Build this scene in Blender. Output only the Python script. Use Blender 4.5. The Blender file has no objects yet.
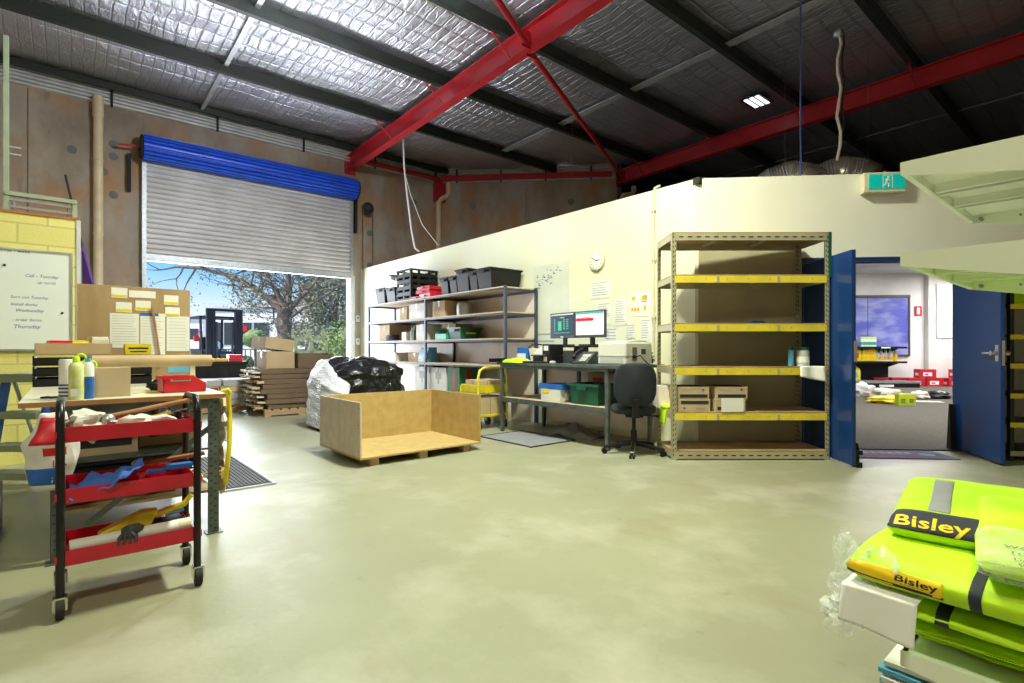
import bpy, bmesh, math, random
from mathutils import Vector, Matrix, noise
random.seed(7)
C = bpy.context.scene.collection
R = math.radians
PI = math.pi
ANG = R(40)
CB, SB = math.cos(ANG), math.sin(ANG)
P0 = (-3.73, 13.02)


def W(b, a, z=0.0):
    """building frame (b along the door wall, a into the warehouse) to world"""
    return (P0[0] + b * CB + a * SB, P0[1] + b * SB - a * CB, z)


# ---------------------------------------------------------------- materials
def node_mat(name):
    m = bpy.data.materials.new(name)
    m.use_nodes = True
    nt = m.node_tree
    return m, nt, nt.nodes['Principled BSDF']


def coords(nt, scale=(1, 1, 1)):
    tc = nt.nodes.new('ShaderNodeTexCoord')
    mp = nt.nodes.new('ShaderNodeMapping')
    mp.inputs['Scale'].default_value = scale
    nt.links.new(tc.outputs['Object'], mp.inputs[0])
    return mp.outputs[0]


def mat(name, col, rough=.6, metal=0, col2=None, scale=6, detail=4, bump=0, bscale=40, stretch=(1, 1, 1),
        lo=.35, hi=.65, alpha=1, trans=0, spec=.5, emit=None, estr=0, bdist=.01, coat=0):
    m, nt, p = node_mat(name)
    N, L = nt.nodes, nt.links
    p.inputs['Base Color'].default_value = (*col, 1)
    p.inputs['Roughness'].default_value = rough
    p.inputs['Metallic'].default_value = metal
    p.inputs['Specular IOR Level'].default_value = spec
    p.inputs['Alpha'].default_value = alpha
    p.inputs['Transmission Weight'].default_value = trans
    p.inputs['Coat Weight'].default_value = coat
    if emit:
        p.inputs['Emission Color'].default_value = (*emit, 1)
        p.inputs['Emission Strength'].default_value = estr
    co = coords(nt, stretch)
    if col2 is None:
        col2 = tuple(min(1, c * .82) for c in col)
        scale = scale
    n = N.new('ShaderNodeTexNoise')
    n.inputs['Scale'].default_value = scale
    n.inputs['Detail'].default_value = detail
    L.new(co, n.inputs['Vector'])
    mr = N.new('ShaderNodeMapRange')
    mr.inputs['From Min'].default_value = lo
    mr.inputs['From Max'].default_value = hi
    L.new(n.outputs['Fac'], mr.inputs['Value'])
    mx = N.new('ShaderNodeMix')
    mx.data_type = 'RGBA'
    mx.inputs['A'].default_value = (*col, 1)
    mx.inputs['B'].default_value = (*col2, 1)
    L.new(mr.outputs[0], mx.inputs['Factor'])
    L.new(mx.outputs['Result'], p.inputs['Base Color'])
    if bump:
        n2 = N.new('ShaderNodeTexNoise')
        n2.inputs['Scale'].default_value = bscale
        n2.inputs['Detail'].default_value = 3
        L.new(co, n2.inputs['Vector'])
        b = N.new('ShaderNodeBump')
        b.inputs['Strength'].default_value = bump
        b.inputs['Distance'].default_value = bdist
        L.new(n2.outputs['Fac'], b.inputs['Height'])
        L.new(b.outputs[0], p.inputs['Normal'])
    return m


def layered(name, base, layers, rough=.6, metal=0, bump=0, bscale=30, bdist=.01, roughvar=0):
    """base colour with several noise-masked stains: (colour, scale, lo, hi, strength, stretch)"""
    m, nt, p = node_mat(name)
    N, L = nt.nodes, nt.links
    cur = None
    for i, (col, sc, lo, hi, st, stretch) in enumerate(layers):
        co = coords(nt, stretch)
        n = N.new('ShaderNodeTexNoise')
        n.inputs['Scale'].default_value = sc
        n.inputs['Detail'].default_value = 5
        n.inputs['Roughness'].default_value = .6
        ad = N.new('ShaderNodeVectorMath')
        ad.operation = 'ADD'
        ad.inputs[1].default_value = (i * 7.3, i * 3.1, i * 5.7)
        L.new(co, ad.inputs[0])
        L.new(ad.outputs[0], n.inputs['Vector'])
        mr = N.new('ShaderNodeMapRange')
        mr.inputs['From Min'].default_value = lo
        mr.inputs['From Max'].default_value = hi
        mr.inputs['To Max'].default_value = st
        L.new(n.outputs['Fac'], mr.inputs['Value'])
        mx = N.new('ShaderNodeMix')
        mx.data_type = 'RGBA'
        mx.inputs['A'].default_value = (*base, 1)
        if cur:
            L.new(cur, mx.inputs['A'])
        mx.inputs['B'].default_value = (*col, 1)
        L.new(mr.outputs[0], mx.inputs['Factor'])
        cur = mx.outputs['Result']
        if roughvar and i == 0:
            r2 = N.new('ShaderNodeMapRange')
            r2.inputs['To Min'].default_value = rough - roughvar
            r2.inputs['To Max'].default_value = rough + roughvar
            L.new(n.outputs['Fac'], r2.inputs['Value'])
            L.new(r2.outputs[0], p.inputs['Roughness'])
    if not roughvar:
        p.inputs['Roughness'].default_value = rough
    p.inputs['Metallic'].default_value = metal
    L.new(cur, p.inputs['Base Color'])
    if bump:
        n2 = N.new('ShaderNodeTexNoise')
        n2.inputs['Scale'].default_value = bscale
        L.new(coords(nt), n2.inputs['Vector'])
        b = N.new('ShaderNodeBump')
        b.inputs['Strength'].default_value = bump
        b.inputs['Distance'].default_value = bdist
        L.new(n2.outputs['Fac'], b.inputs['Height'])
        L.new(b.outputs[0], p.inputs['Normal'])
    return m


def foil_material():
    m, nt, p = node_mat('foil insulation')
    N, L = nt.nodes, nt.links
    p.inputs['Metallic'].default_value = .93
    p.inputs['Roughness'].default_value = .42
    co = coords(nt)
    # quilted squares held by the wire mesh
    sx = N.new('ShaderNodeSeparateXYZ')
    wob = N.new('ShaderNodeTexNoise')
    wob.inputs['Scale'].default_value = 1.3
    wob.inputs['Detail'].default_value = 2
    L.new(co, wob.inputs['Vector'])
    sc = N.new('ShaderNodeVectorMath')
    sc.operation = 'MULTIPLY_ADD'
    sc.inputs[1].default_value = (.10, .10, .10)
    L.new(wob.outputs['Color'], sc.inputs[0])
    L.new(co, sc.inputs[2])
    L.new(sc.outputs[0], sx.inputs[0])

    def cell(out, size):
        a = N.new('ShaderNodeMath'); a.operation = 'DIVIDE'; a.inputs[1].default_value = size
        L.new(out, a.inputs[0])
        f = N.new('ShaderNodeMath'); f.operation = 'PINGPONG'; f.inputs[1].default_value = .5
        L.new(a.outputs[0], f.inputs[0])
        s = N.new('ShaderNodeMapRange'); s.inputs['From Max'].default_value = .11
        s.interpolation_type = 'SMOOTHSTEP'
        L.new(f.outputs[0], s.inputs['Value'])
        return s.outputs[0]
    cx, cy = cell(sx.outputs[0], .155), cell(sx.outputs[1], .34)
    mu = N.new('ShaderNodeMath'); mu.operation = 'MULTIPLY'
    L.new(cx, mu.inputs[0]); L.new(cy, mu.inputs[1])
    # creases
    cr = N.new('ShaderNodeTexNoise')
    cr.inputs['Scale'].default_value = 3.2
    cr.inputs['Detail'].default_value = 6
    cr.inputs['Roughness'].default_value = .62
    cr.inputs['Distortion'].default_value = 1.2
    mp = coords(nt, (2.4, .8, 1))
    L.new(mp, cr.inputs['Vector'])
    ad = N.new('ShaderNodeMath'); ad.operation = 'MULTIPLY_ADD'
    ad.inputs[1].default_value = 3.0
    L.new(cr.outputs['Fac'], ad.inputs[0]); L.new(mu.outputs[0], ad.inputs[2])
    b = N.new('ShaderNodeBump')
    b.inputs['Strength'].default_value = .6
    b.inputs['Distance'].default_value = .018
    L.new(ad.outputs[0], b.inputs['Height'])
    L.new(b.outputs[0], p.inputs['Normal'])
    mx = N.new('ShaderNodeMix'); mx.data_type = 'RGBA'
    mx.inputs['A'].default_value = (.46, .46, .50, 1)
    mx.inputs['B'].default_value = (.55, .55, .60, 1)
    mr = N.new('ShaderNodeMapRange'); mr.inputs['From Min'].default_value = .0; mr.inputs['From Max'].default_value = .6
    L.new(mu.outputs[0], mr.inputs['Value'])
    L.new(mr.outputs[0], mx.inputs['Factor'])
    L.new(mx.outputs['Result'], p.inputs['Base Color'])
    return m


def block_material():
    m, nt, p = node_mat('limestone blockwork')
    N, L = nt.nodes, nt.links
    tc = N.new('ShaderNodeTexCoord')
    sp = N.new('ShaderNodeSeparateXYZ'); cb = N.new('ShaderNodeCombineXYZ')
    L.new(tc.outputs['Object'], sp.inputs[0])
    L.new(sp.outputs[0], cb.inputs[0]); L.new(sp.outputs[2], cb.inputs[1])
    br = N.new('ShaderNodeTexBrick')
    br.inputs['Scale'].default_value = 1
    br.inputs['Brick Width'].default_value = .44
    br.inputs['Row Height'].default_value = .195
    br.inputs['Mortar Size'].default_value = .008
    br.inputs['Color1'].default_value = (.74, .67, .20, 1)
    br.inputs['Color2'].default_value = (.66, .60, .18, 1)
    br.inputs['Mortar'].default_value = (.52, .46, .16, 1)
    L.new(cb.outputs[0], br.inputs['Vector'])
    L.new(br.outputs['Color'], p.inputs['Base Color'])
    p.inputs['Roughness'].default_value = .85
    n = N.new('ShaderNodeTexNoise'); n.inputs['Scale'].default_value = 60
    L.new(tc.outputs['Object'], n.inputs['Vector'])
    b = N.new('ShaderNodeBump'); b.inputs['Strength'].default_value = .5; b.inputs['Distance'].default_value = .006
    L.new(n.outputs['Fac'], b.inputs['Height']); L.new(b.outputs[0], p.inputs['Normal'])
    return m


def clear_film(name, tint=(.9, .93, .95), op=.22, rough=.12):
    """thin crinkled clear plastic: mostly see-through with sharp glints"""
    m, nt, p = node_mat(name)
    N, L = nt.nodes, nt.links
    p.inputs['Base Color'].default_value = (*tint, 1)
    p.inputs['Roughness'].default_value = rough
    p.inputs['Specular IOR Level'].default_value = 1.0
    tr = N.new('ShaderNodeBsdfTransparent')
    mx = N.new('ShaderNodeMixShader')
    n = N.new('ShaderNodeTexNoise'); n.inputs['Scale'].default_value = 22; n.inputs['Detail'].default_value = 5
    L.new(coords(nt), n.inputs['Vector'])
    mr = N.new('ShaderNodeMapRange')
    mr.inputs['From Min'].default_value = .35; mr.inputs['From Max'].default_value = .75
    mr.inputs['To Min'].default_value = op * .4; mr.inputs['To Max'].default_value = min(1, op * 2)
    L.new(n.outputs['Fac'], mr.inputs['Value'])
    b = N.new('ShaderNodeBump'); b.inputs['Strength'].default_value = .9; b.inputs['Distance'].default_value = .01
    L.new(n.outputs['Fac'], b.inputs['Height']); L.new(b.outputs[0], p.inputs['Normal'])
    L.new(mr.outputs[0], mx.inputs[0]); L.new(tr.outputs[0], mx.inputs[1]); L.new(p.outputs[0], mx.inputs[2])
    L.new(mx.outputs[0], nt.nodes['Material Output'].inputs[0])
    return m


M = {}
M['floor'] = layered('workshop concrete floor', (.305, .31, .205), [
    ((.27, .265, .185), .55, .42, .66, .85, (1, 1, 1)),
    ((.50, .49, .42), 1.7, .5, .75, .6, (1, 1, 1)),
    ((.25, .20, .12), 2.6, .60, .78, .45, (1, .5, 1)),
    ((.15, .14, .11), 9, .66, .76, .35, (1, 1, 1))], rough=.42, bump=.25, bscale=35, bdist=.004, roughvar=.12)
M['paving'] = mat('pale outdoor paving', (.55, .53, .50), .9, scale=1.2, bump=.2)
M['concrete'] = layered('stained precast concrete', (.44, .37, .30), [
    ((.22, .17, .125), .7, .42, .60, .85, (1, 1, .6)),
    ((.38, .33, .28), 1.4, .5, .7, .7, (1, 1, .5)),
    ((.44, .21, .07), 1.0, .47, .66, .75, (1.2, 1.2, .7)),
    ((.13, .10, .08), 4, .6, .75, .5, (1, 1, .2))], rough=.85, bump=.3, bscale=14, bdist=.01)
M['plaster'] = mat('painted office wall', (.79, .80, .66), .5, scale=.8, col2=(.79, .81, .57))
M['white_wall'] = mat('white showroom wall', (.82, .82, .80), .6, scale=1)
M['carpet'] = mat('grey brown carpet tiles', (.095, .085, .068), .95, col2=(.16, .145, .12), scale=14, stretch=(1, 4, 1), bump=.4, bscale=200)
M['block'] = block_material()
M['foil'] = foil_material()
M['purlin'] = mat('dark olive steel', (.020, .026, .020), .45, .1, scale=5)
M['red_steel'] = mat('red painted steel', (.50, .018, .03), .42, .05, scale=3)
M['galv'] = mat('galvanised steel', (.52, .54, .56), .45, .7, scale=18)
M['strap'] = mat('pale roof strap', (.62, .63, .66), .4, .6, scale=9)
M['strip'] = mat('white corrugated cladding', (.62, .62, .62), .5, .1, scale=4)
M['slat'] = mat('pale grey shutter slats', (.70, .68, .70), .42, .1, scale=2)
M['hole'] = mat('dark grey grout', (.20, .19, .19), .8)
M['dark_shaded_card'] = mat('dark brown cardboard with painted shade', (.17, .11, .065), .8, scale=2, col2=(.11, .075, .045))  # darkened cardboard: the pallet stack's backlit shade is put into this colour
M['blue_slat'] = mat('blue shutter drum', (.025, .12, .80), .35, .05, scale=3)
M['pvc'] = mat('cream pipe', (.76, .62, .40), .45, scale=4)
M['cream'] = mat('cream plastic', (.72, .68, .52), .5)
M['black'] = mat('black plastic', (.007, .007, .008), .5, spec=.3)
M['front_wall'] = mat('painted office front wall', (.88, .88, .84), .5, scale=.8, col2=(.80, .80, .73))
M['mappaper'] = mat('pale green map paper', (.66, .72, .63), .4, scale=3, col2=(.74, .76, .66))
M['blackm'] = mat('black painted tube', (.01, .01, .012), .28, .2)
M['dark'] = mat('dark rubber', (.02, .02, .02), .8)
M['bluegrey'] = mat('blue grey rack steel', (.05, .06, .095), .45, .2)
M['gsteel'] = mat('grey green bench steel', (.14, .17, .17), .45, .5, scale=12, col2=(.09, .11, .11))
M['board'] = mat('pale particle board', (.62, .50, .34), .65, scale=30, col2=(.54, .42, .27), bump=.1)
M['mdf'] = mat('golden fibreboard', (.50, .36, .14), .6, scale=10, col2=(.43, .30, .11), detail=8, bump=.05)
M['mdf_out'] = mat('pale raw board face', (.60, .50, .40), .65, scale=9, col2=(.52, .43, .33))
M['ply'] = layered('weathered plywood', (.40, .27, .13), [
    ((.26, .17, .08), 1.6, .4, .65, .9, (1, 1, .5)), ((.50, .37, .22), 3, .5, .7, .6, (1, 1, .3))], rough=.7)
M['timber'] = mat('raw pallet timber', (.45, .32, .18), .75, scale=7, stretch=(1, 6, 6), col2=(.33, .22, .12))
M['card'] = mat('brown cardboard', (.50, .36, .21), .75, scale=3, col2=(.45, .32, .18))
M['card2'] = mat('tan cardboard', (.60, .47, .30), .75, scale=3)
M['cardw'] = mat('white cardboard', (.74, .72, .66), .65, scale=4)
M['cardp'] = mat('pinkish sheet board', (.88, .79, .75), .5, scale=2, col2=(.82, .73, .68))
M['tape'] = mat('shiny brown tape', (.50, .38, .22), .25)
M['paper'] = mat('white paper', (.84, .84, .84), .7, scale=2, col2=(.75, .75, .72))
M['ink'] = mat('black ink', (.02, .02, .03), .6)
M['inkb'] = mat('blue marker ink', (.05, .08, .30), .6)
M['grayprint'] = mat('grey print', (.42, .43, .44), .7)
M['red'] = mat('red plastic', (.58, .012, .03), .35)
M['redenamel'] = mat('red enamelled tray', (.60, .01, .035), .35, .05)
M['yellow'] = mat('yellow enamel', (.82, .66, .02), .4)
M['beam'] = mat('yellow shelf edge', (.84, .68, .05), .45, scale=4)
M['rackpost'] = mat('cream slotted steel', (.50, .47, .33), .5, .2)
M['hiviz'] = mat('fluorescent yellow cloth', (.55, .86, .01), .6, scale=8, col2=(.46, .76, .0), bump=.2, bscale=18)
M['hivizdark'] = mat('navy cloth panel', (.015, .02, .04), .7)
M['reflect'] = mat('silver reflective tape', (.45, .48, .50), .35, .5)
M['orange'] = mat('orange print', (.95, .50, .0), .5)
M['orangeyellow'] = mat('orange yellow print', (.95, .66, .0), .5)
M['bluedoor'] = mat('navy gloss paint', (.005, .035, .155), .2, scale=2, col2=(.007, .042, .18))
M['chrome'] = mat('chrome metal', (.75, .75, .76), .18, 1)
M['green'] = mat('dark green plastic', (.01, .10, .065), .4)
M['green2'] = mat('bright green plastic', (.04, .42, .26), .45)
M['greencard'] = mat('green carton', (.03, .16, .05), .6)
M['blue'] = mat('blue plastic', (.02, .14, .55), .45)
M['skyblue'] = mat('light blue plastic', (.12, .45, .72), .45)
M['bluecloth'] = mat('blue cloth', (.06, .17, .62), .85, bump=.4, bscale=60)
M['whitecloth'] = mat('grubby white cloth', (.66, .65, .60), .9, bump=.5, bscale=40)
M['printer'] = mat('off white printer plastic', (.72, .72, .66), .5, scale=1)
M['printer2'] = mat('grey printer plastic', (.50, .51, .50), .5, scale=1)
M['phone'] = mat('charcoal plastic', (.06, .065, .075), .45)
M['teal'] = mat('teal exit sign face', (.0, .36, .32), .4, emit=(.0, .45, .40), estr=.35)
M['chairf'] = mat('navy black upholstery', (.012, .016, .028), .75, bump=.2, bscale=120)
M['kraft'] = mat('kraft paper roll', (.50, .36, .20), .6, scale=3)
M['steelpipe'] = mat('worn steel pipe', (.35, .33, .30), .4, .8)
M['wood'] = mat('wooden handle', (.42, .20, .08), .5, scale=8, stretch=(1, 8, 8))
M['gon'] = mat('pale green grey powder coat', (.80, .84, .72), .35, .05, scale=2, col2=(.77, .82, .70))
M['bark'] = mat('grey bark', (.23, .18, .14), .9, scale=5, col2=(.13, .10, .08), bump=.6, bscale=12, bdist=.05)
M['leaf'] = mat('olive leaves', (.18, .22, .11), .8, scale=1, col2=(.28, .25, .18))
M['leaf2'] = mat('green leaves', (.15, .22, .07), .8, scale=2, col2=(.24, .31, .12))
M['glass'] = mat('dark window glass', (.03, .04, .05), .08)
M['bwhite'] = mat('white render', (.78, .78, .76), .8)
M['purple'] = mat('purple banner cloth', (.10, .03, .25), .6)
M['film'] = clear_film('clear plastic film')
M['wrap'] = clear_film('white stretch wrap', (.88, .90, .93), .55, .2)
M['bagblack'] = mat('black polythene', (.008, .009, .010), .22, bump=.8, bscale=14, bdist=.03)
M['duct'] = mat('silver duct skin', (.62, .58, .55), .28, .85, bump=.6, bscale=9, bdist=.02)
M['screen_dark'] = mat('dark lit screen', (.01, .015, .03), .2, emit=(.03, .045, .09), estr=1)
M['screen_white'] = mat('white lit screen', (.5, .5, .5), .2, emit=(.85, .88, .92), estr=.85)
M['em_green'] = mat('green lit pixels', (.0, .2, .1), .3, emit=(.02, .42, .16), estr=.8)
M['em_red'] = mat('red lit pixels', (.4, .0, .0), .3, emit=(.80, .01, .03), estr=.8)
M['em_teal'] = mat('teal lit pixels', (.0, .2, .2), .3, emit=(.05, .40, .32), estr=.8)
M['lampglow'] = mat('lamp glass', (.9, .9, .8), .3, emit=(1, .98, .8), estr=4)
M['purpleblue'] = mat('blue window blind', (.10, .12, .52), .35, scale=.9, col2=(.30, .34, .66), stretch=(1, 1, 2.5), lo=.45, hi=.62)
M['mat_rub'] = mat('ribbed grey rubber', (.10, .10, .11), .7)
M['mat_soft'] = mat('worn grey mat', (.24, .25, .27), .9, bump=.3, bscale=90)
M['mat_blue'] = mat('faded blue door mat', (.17, .18, .34), .95, scale=12, col2=(.24, .24, .38))
M['mat_red'] = mat('faded red mat print', (.62, .16, .13), .95)
M['mat_pale'] = mat('faded pale mat print', (.55, .54, .58), .95)
M['aluminium'] = mat('brushed aluminium', (.55, .56, .55), .35, .8)
M['greentimber'] = mat('pale green paint', (.31, .37, .25), .6)
M['brownwood'] = mat('orange brown timber', (.38, .15, .04), .6)


# ---------------------------------------------------------------- mesh builder
class MB:
    def __init__(s):
        s.v, s.f, s.mi, s.cur = [], [], [], 0

    def add(s, vs, fs, T=None):
        o = len(s.v)
        for p in vs:
            p = Vector(p)
            s.v.append(tuple(T @ p if T else p))
        for f in fs:
            s.f.append([o + i for i in f]); s.mi.append(s.cur)
        return s

    def box(s, x0, x1, y0, y1, z0, z1, T=None):
        vs = [(x, y, z) for z in (z0, z1) for y in (y0, y1) for x in (x0, x1)]
        return s.add(vs, [(0, 2, 3, 1), (4, 5, 7, 6), (0, 1, 5, 4), (2, 6, 7, 3), (0, 4, 6, 2), (1, 3, 7, 5)], T)

    def taper(s, x0, x1, y0, y1, z0, z1, k, T=None):
        """box whose footprint is scaled by k at the bottom"""
        cx, cy = (x0 + x1) / 2, (y0 + y1) / 2
        vs = []
        for z, q in ((z0, k), (z1, 1)):
            for y in (y0, y1):
                for x in (x0, x1):
                    vs.append((cx + (x - cx) * q, cy + (y - cy) * q, z))
        return s.add(vs, [(0, 2, 3, 1), (4, 5, 7, 6), (0, 1, 5, 4), (2, 6, 7, 3), (0, 4, 6, 2), (1, 3, 7, 5)], T)

    def tube(s, pts, r, n=8, caps=True, T=None):
        pts = [Vector(p) for p in pts]
        rs = r if isinstance(r, (list, tuple)) else [r] * len(pts)
        vs, fs = [], []
        up = None
        for i, p in enumerate(pts):
            d = (pts[min(i + 1, len(pts) - 1)] - pts[max(i - 1, 0)]).normalized()
            if up is None:
                up = Vector((0, 0, 1)) if abs(d.z) < .9 else Vector((1, 0, 0))
            x = d.cross(up).normalized()
            up = x.cross(d).normalized()
            for k in range(n):
                t = 2 * PI * k / n + PI / n
                vs.append(p + (x * math.cos(t) + up * math.sin(t)) * rs[i])
        for i in range(len(pts) - 1):
            for k in range(n):
                a, b = i * n + k, i * n + (k + 1) % n
                fs.append((a, b, b + n, a + n))
        if caps:
            fs.append(tuple(range(n))[::-1]); fs.append(tuple(range(len(vs) - n, len(vs))))
        return s.add(vs, fs, T)

    def lathe(s, prof, n=16, T=None, at=(0, 0, 0)):
        vs, fs = [], []
        for r, z in prof:
            for k in range(n):
                t = 2 * PI * k / n
                vs.append((at[0] + r * math.cos(t), at[1] + r * math.sin(t), at[2] + z))
        for i in range(len(prof) - 1):
            for k in range(n):
                a, b = i * n + k, i * n + (k + 1) % n
                fs.append((a, b, b + n, a + n))
        fs.append(tuple(range(n))[::-1]); fs.append(tuple(range(len(vs) - n, len(vs))))
        return s.add(vs, fs, T)

    def prism(s, poly, lo, hi, axis='z', T=None):
        n = len(poly)

        def P(u, v, w):
            return {'z': (u, v, w), 'y': (u, w, v), 'x': (w, u, v)}[axis]
        vs = [P(u, v, lo) for u, v in poly] + [P(u, v, hi) for u, v in poly]
        fs = [tuple(range(n))[::-1], tuple(range(n, 2 * n))] + [(i, (i + 1) % n, (i + 1) % n + n, i + n) for i in range(n)]
        return s.add(vs, fs, T)

    def grid(s, fn, nu, nv, T=None):
        vs = [fn(i / nu, j / nv) for j in range(nv + 1) for i in range(nu + 1)]
        fs = [(j * (nu + 1) + i, j * (nu + 1) + i + 1, (j + 1) * (nu + 1) + i + 1, (j + 1) * (nu + 1) + i)
              for j in range(nv) for i in range(nu)]
        return s.add(vs, fs, T)

    def ball(s, c, r, nu=14, nv=9, wob=0, sc=(1, 1, 1), seed=0):
        def fn(u, v):
            t, ph = u * 2 * PI, (v - .5) * PI
            d = Vector((math.cos(t) * math.cos(ph), math.sin(t) * math.cos(ph), math.sin(ph)))
            k = r * (1 + wob * noise.noise(d * 2.1 + Vector((seed, 0, 0))))
            return (c[0] + d.x * k * sc[0], c[1] + d.y * k * sc[1], c[2] + d.z * k * sc[2])
        return s.grid(fn, nu, nv)

    def build(s, name, m, parent=None, smooth=False, bevel=0, loc=None, rz=None, solid=0, sub=0):
        me = bpy.data.meshes.new(name)
        me.from_pydata(s.v, [], s.f)
        ms = m if isinstance(m, (list, tuple)) else [m]
        for q in ms:
            me.materials.append(q)
        for i, p in enumerate(me.polygons):
            p.material_index = s.mi[i]
        bm = bmesh.new(); bm.from_mesh(me)
        if smooth or solid:
            bmesh.ops.remove_doubles(bm, verts=bm.verts, dist=1e-5)
        bmesh.ops.recalc_face_normals(bm, faces=bm.faces)
        bm.to_mesh(me); bm.free()
        if smooth:
            for p in me.polygons:
                p.use_smooth = True
            try:
                me.set_sharp_from_angle(angle=R(42))
            except Exception:
                pass
        o = bpy.data.objects.new(name, me)
        C.objects.link(o)
        if parent is not None:
            o.parent = parent
        if loc is not None:
            o.location = loc
        if rz is not None:
            o.rotation_euler = (0, 0, rz)
        if solid:
            d = o.modifiers.new('thickness', 'SOLIDIFY'); d.thickness = solid; d.offset = 0
        if sub:
            d = o.modifiers.new('smooth', 'SUBSURF'); d.levels = sub; d.render_levels = sub
        if bevel:
            d = o.modifiers.new('bevel', 'BEVEL'); d.width = bevel; d.segments = 2; d.limit_method = 'ANGLE'
        return o


def thing(name, label, cat, loc=(0, 0, 0), rz=0.0, group=None):
    o = bpy.data.objects.new(name, None)
    o.empty_display_size = .1
    C.objects.link(o)
    o.location = loc; o.rotation_euler = (0, 0, rz)
    o['label'] = label; o['category'] = cat
    if group:
        o['group'] = group
    return o


def tag(o, label, cat, group=None, kind=None):
    o['label'] = label; o['category'] = cat
    if group:
        o['group'] = group
    if kind:
        o['kind'] = kind
    return o


def struct(o):
    o['kind'] = 'structure'
    return o


def dup(root, loc, rz=None, label=None, group=None):
    r = root.copy(); C.objects.link(r)
    r.location = loc
    if rz is not None:
        r.rotation_euler = (0, 0, rz)
    if label:
        r['label'] = label
    if group:
        r['group'] = group

    def rec(src, dst):
        for ch in [o for o in bpy.data.objects if o.parent == src]:
            c = ch.copy(); C.objects.link(c); c.parent = dst
            rec(ch, c)
    rec(root, r)
    return r


def text(name, s, size, m, parent, loc, rot=(PI / 2, 0, 0), ext=.0006, align='LEFT', sx=1.0, shear=0, spacing=1):
    cu = bpy.data.curves.new(name, 'FONT')
    cu.body = s; cu.size = size; cu.extrude = ext; cu.align_x = align; cu.shear = shear
    cu.space_character = spacing
    cu.resolution_u = 2
    t = bpy.data.objects.new(name, cu)
    C.objects.link(t)
    dg = bpy.context.evaluated_depsgraph_get()
    me = bpy.data.meshes.new_from_object(t.evaluated_get(dg))
    bpy.data.objects.remove(t)
    me.materials.clear(); me.materials.append(m)
    o = bpy.data.objects.new(name, me); C.objects.link(o)
    o.parent = parent; o.location = loc; o.rotation_euler = rot; o.scale = (sx, 1, 1)
    return o


def rot(axis, deg, at=(0, 0, 0)):
    return Matrix.Translation(at) @ Matrix.Rotation(R(deg), 4, axis)

# light levels
LAMP1, LAMP2, LAMP3, WALL_FILL, DOOR_FILL = 340, 125, 1200, 220, 400
PANEL, SUN, SKY, EXPO = 110, 5.5, .9, 0.35


# ---------------------------------------------------------------- building shell
BO = dict(loc=W(0, 0), rz=ANG)          # building frame, local x = b, local y = -a
CHB, CHA = 5.65, 3.40                   # far end of the chamfer wall
C0 = 2.25                               # its near end on the door wall
DL, DR = -4.39, -0.28                   # roller door opening
TOP = 5.66


def roofz(a):
    return 5.98 + .014 * a


# floor slab (stops at the office wall line where the carpet begins)
m = MB(); m.box(-9.6, 17.7, -17, .0, -.25, 0)
struct(m.build('floor', M['floor'], **BO))
m = MB(); m.box(-60, 60, .0, 90, -.26, -.02)
struct(m.build('ground_outside', M['paving'], **BO))
# office carpet in the office frame
KP = (2.11, 6.06)
OA = R(-5)
OX = Vector((math.cos(OA), math.sin(OA)))
OYv = Vector((-math.sin(OA), math.cos(OA)))


def WO(x, y, z=0.0):
    return (KP[0] + OX.x * x + OYv.x * y, KP[1] + OX.y * x + OYv.y * y, z)


OO = dict(loc=(KP[0], KP[1], 0), rz=OA)
m = MB(); m.box(.6, 13.5, .02, 11.4, .0, .008)
struct(m.build('floor_showroom', M['carpet'], **OO))

# concrete door wall
m = MB()
m.box(-9.6, -6.05, 0, .18, 0, TOP); m.box(-6.03, DL, 0, .18, 0, TOP)
m.box(DL, DR, 0, .18, 4.9, TOP); m.box(DR, C0 + .2, 0, .18, 0, TOP); m.box(-6.1, -5.98, .03, .18, 0, TOP)
w = struct(m.build('wall_back', M['concrete'], bevel=.006, **BO))
for (b, z) in ((-5.45, 4.7), (-5.0, 4.4), (-4.85, 4.95), (-4.85, 4.72), (-4.85, 4.0), (.25, 3.2), (.25, 4.0), (1.5, 5.0), (-6.6, 4.3), (-5.6, 3.2)):
    q = MB(); q.tube([(b, -.004, z), (b, .02, z)], .075, 14)
    q.build('filled_lifting_hole', M['hole'], w)['label'] = 'round grey filled hole'
# chamfer wall
Lc = math.hypot(CHB - C0, CHA)
m = MB(); m.box(0, Lc / 2 - .01, 0, .18, 0, TOP); m.box(Lc / 2 + .01, Lc, 0, .18, 0, TOP); m.box(Lc / 2 - .05, Lc / 2 + .05, .03, .18, 0, TOP)
w = struct(m.build('wall_corner', M['concrete'], loc=W(C0, 0), rz=ANG - math.atan2(CHA, CHB - C0), bevel=.006))
for (x, z) in ((.95, 5.0), (3.6, 5.05), (2.6, 4.3)):
    q = MB(); q.tube([(x, -.004, z), (x, .02, z)], .085, 14)
    q.build('filled_lifting_hole', M['hole'], w)
# far dark wall over the offices, outer walls and rear wall
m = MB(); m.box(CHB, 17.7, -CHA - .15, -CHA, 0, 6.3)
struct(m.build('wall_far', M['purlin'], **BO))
m = MB(); m.box(17.6, 17.75, -17, -CHA, 0, 6.4)
struct(m.build('wall_right', M['concrete'], **BO))
m = MB(); m.box(-9.75, -9.6, -17, 0.1, 0, 6.4)
struct(m.build('wall_left', M['concrete'], **BO))
m = MB(); m.box(-9.75, 17.75, -17.15, -17, 0, 6.5)
struct(m.build('wall_rear', M['concrete'], **BO))

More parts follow.
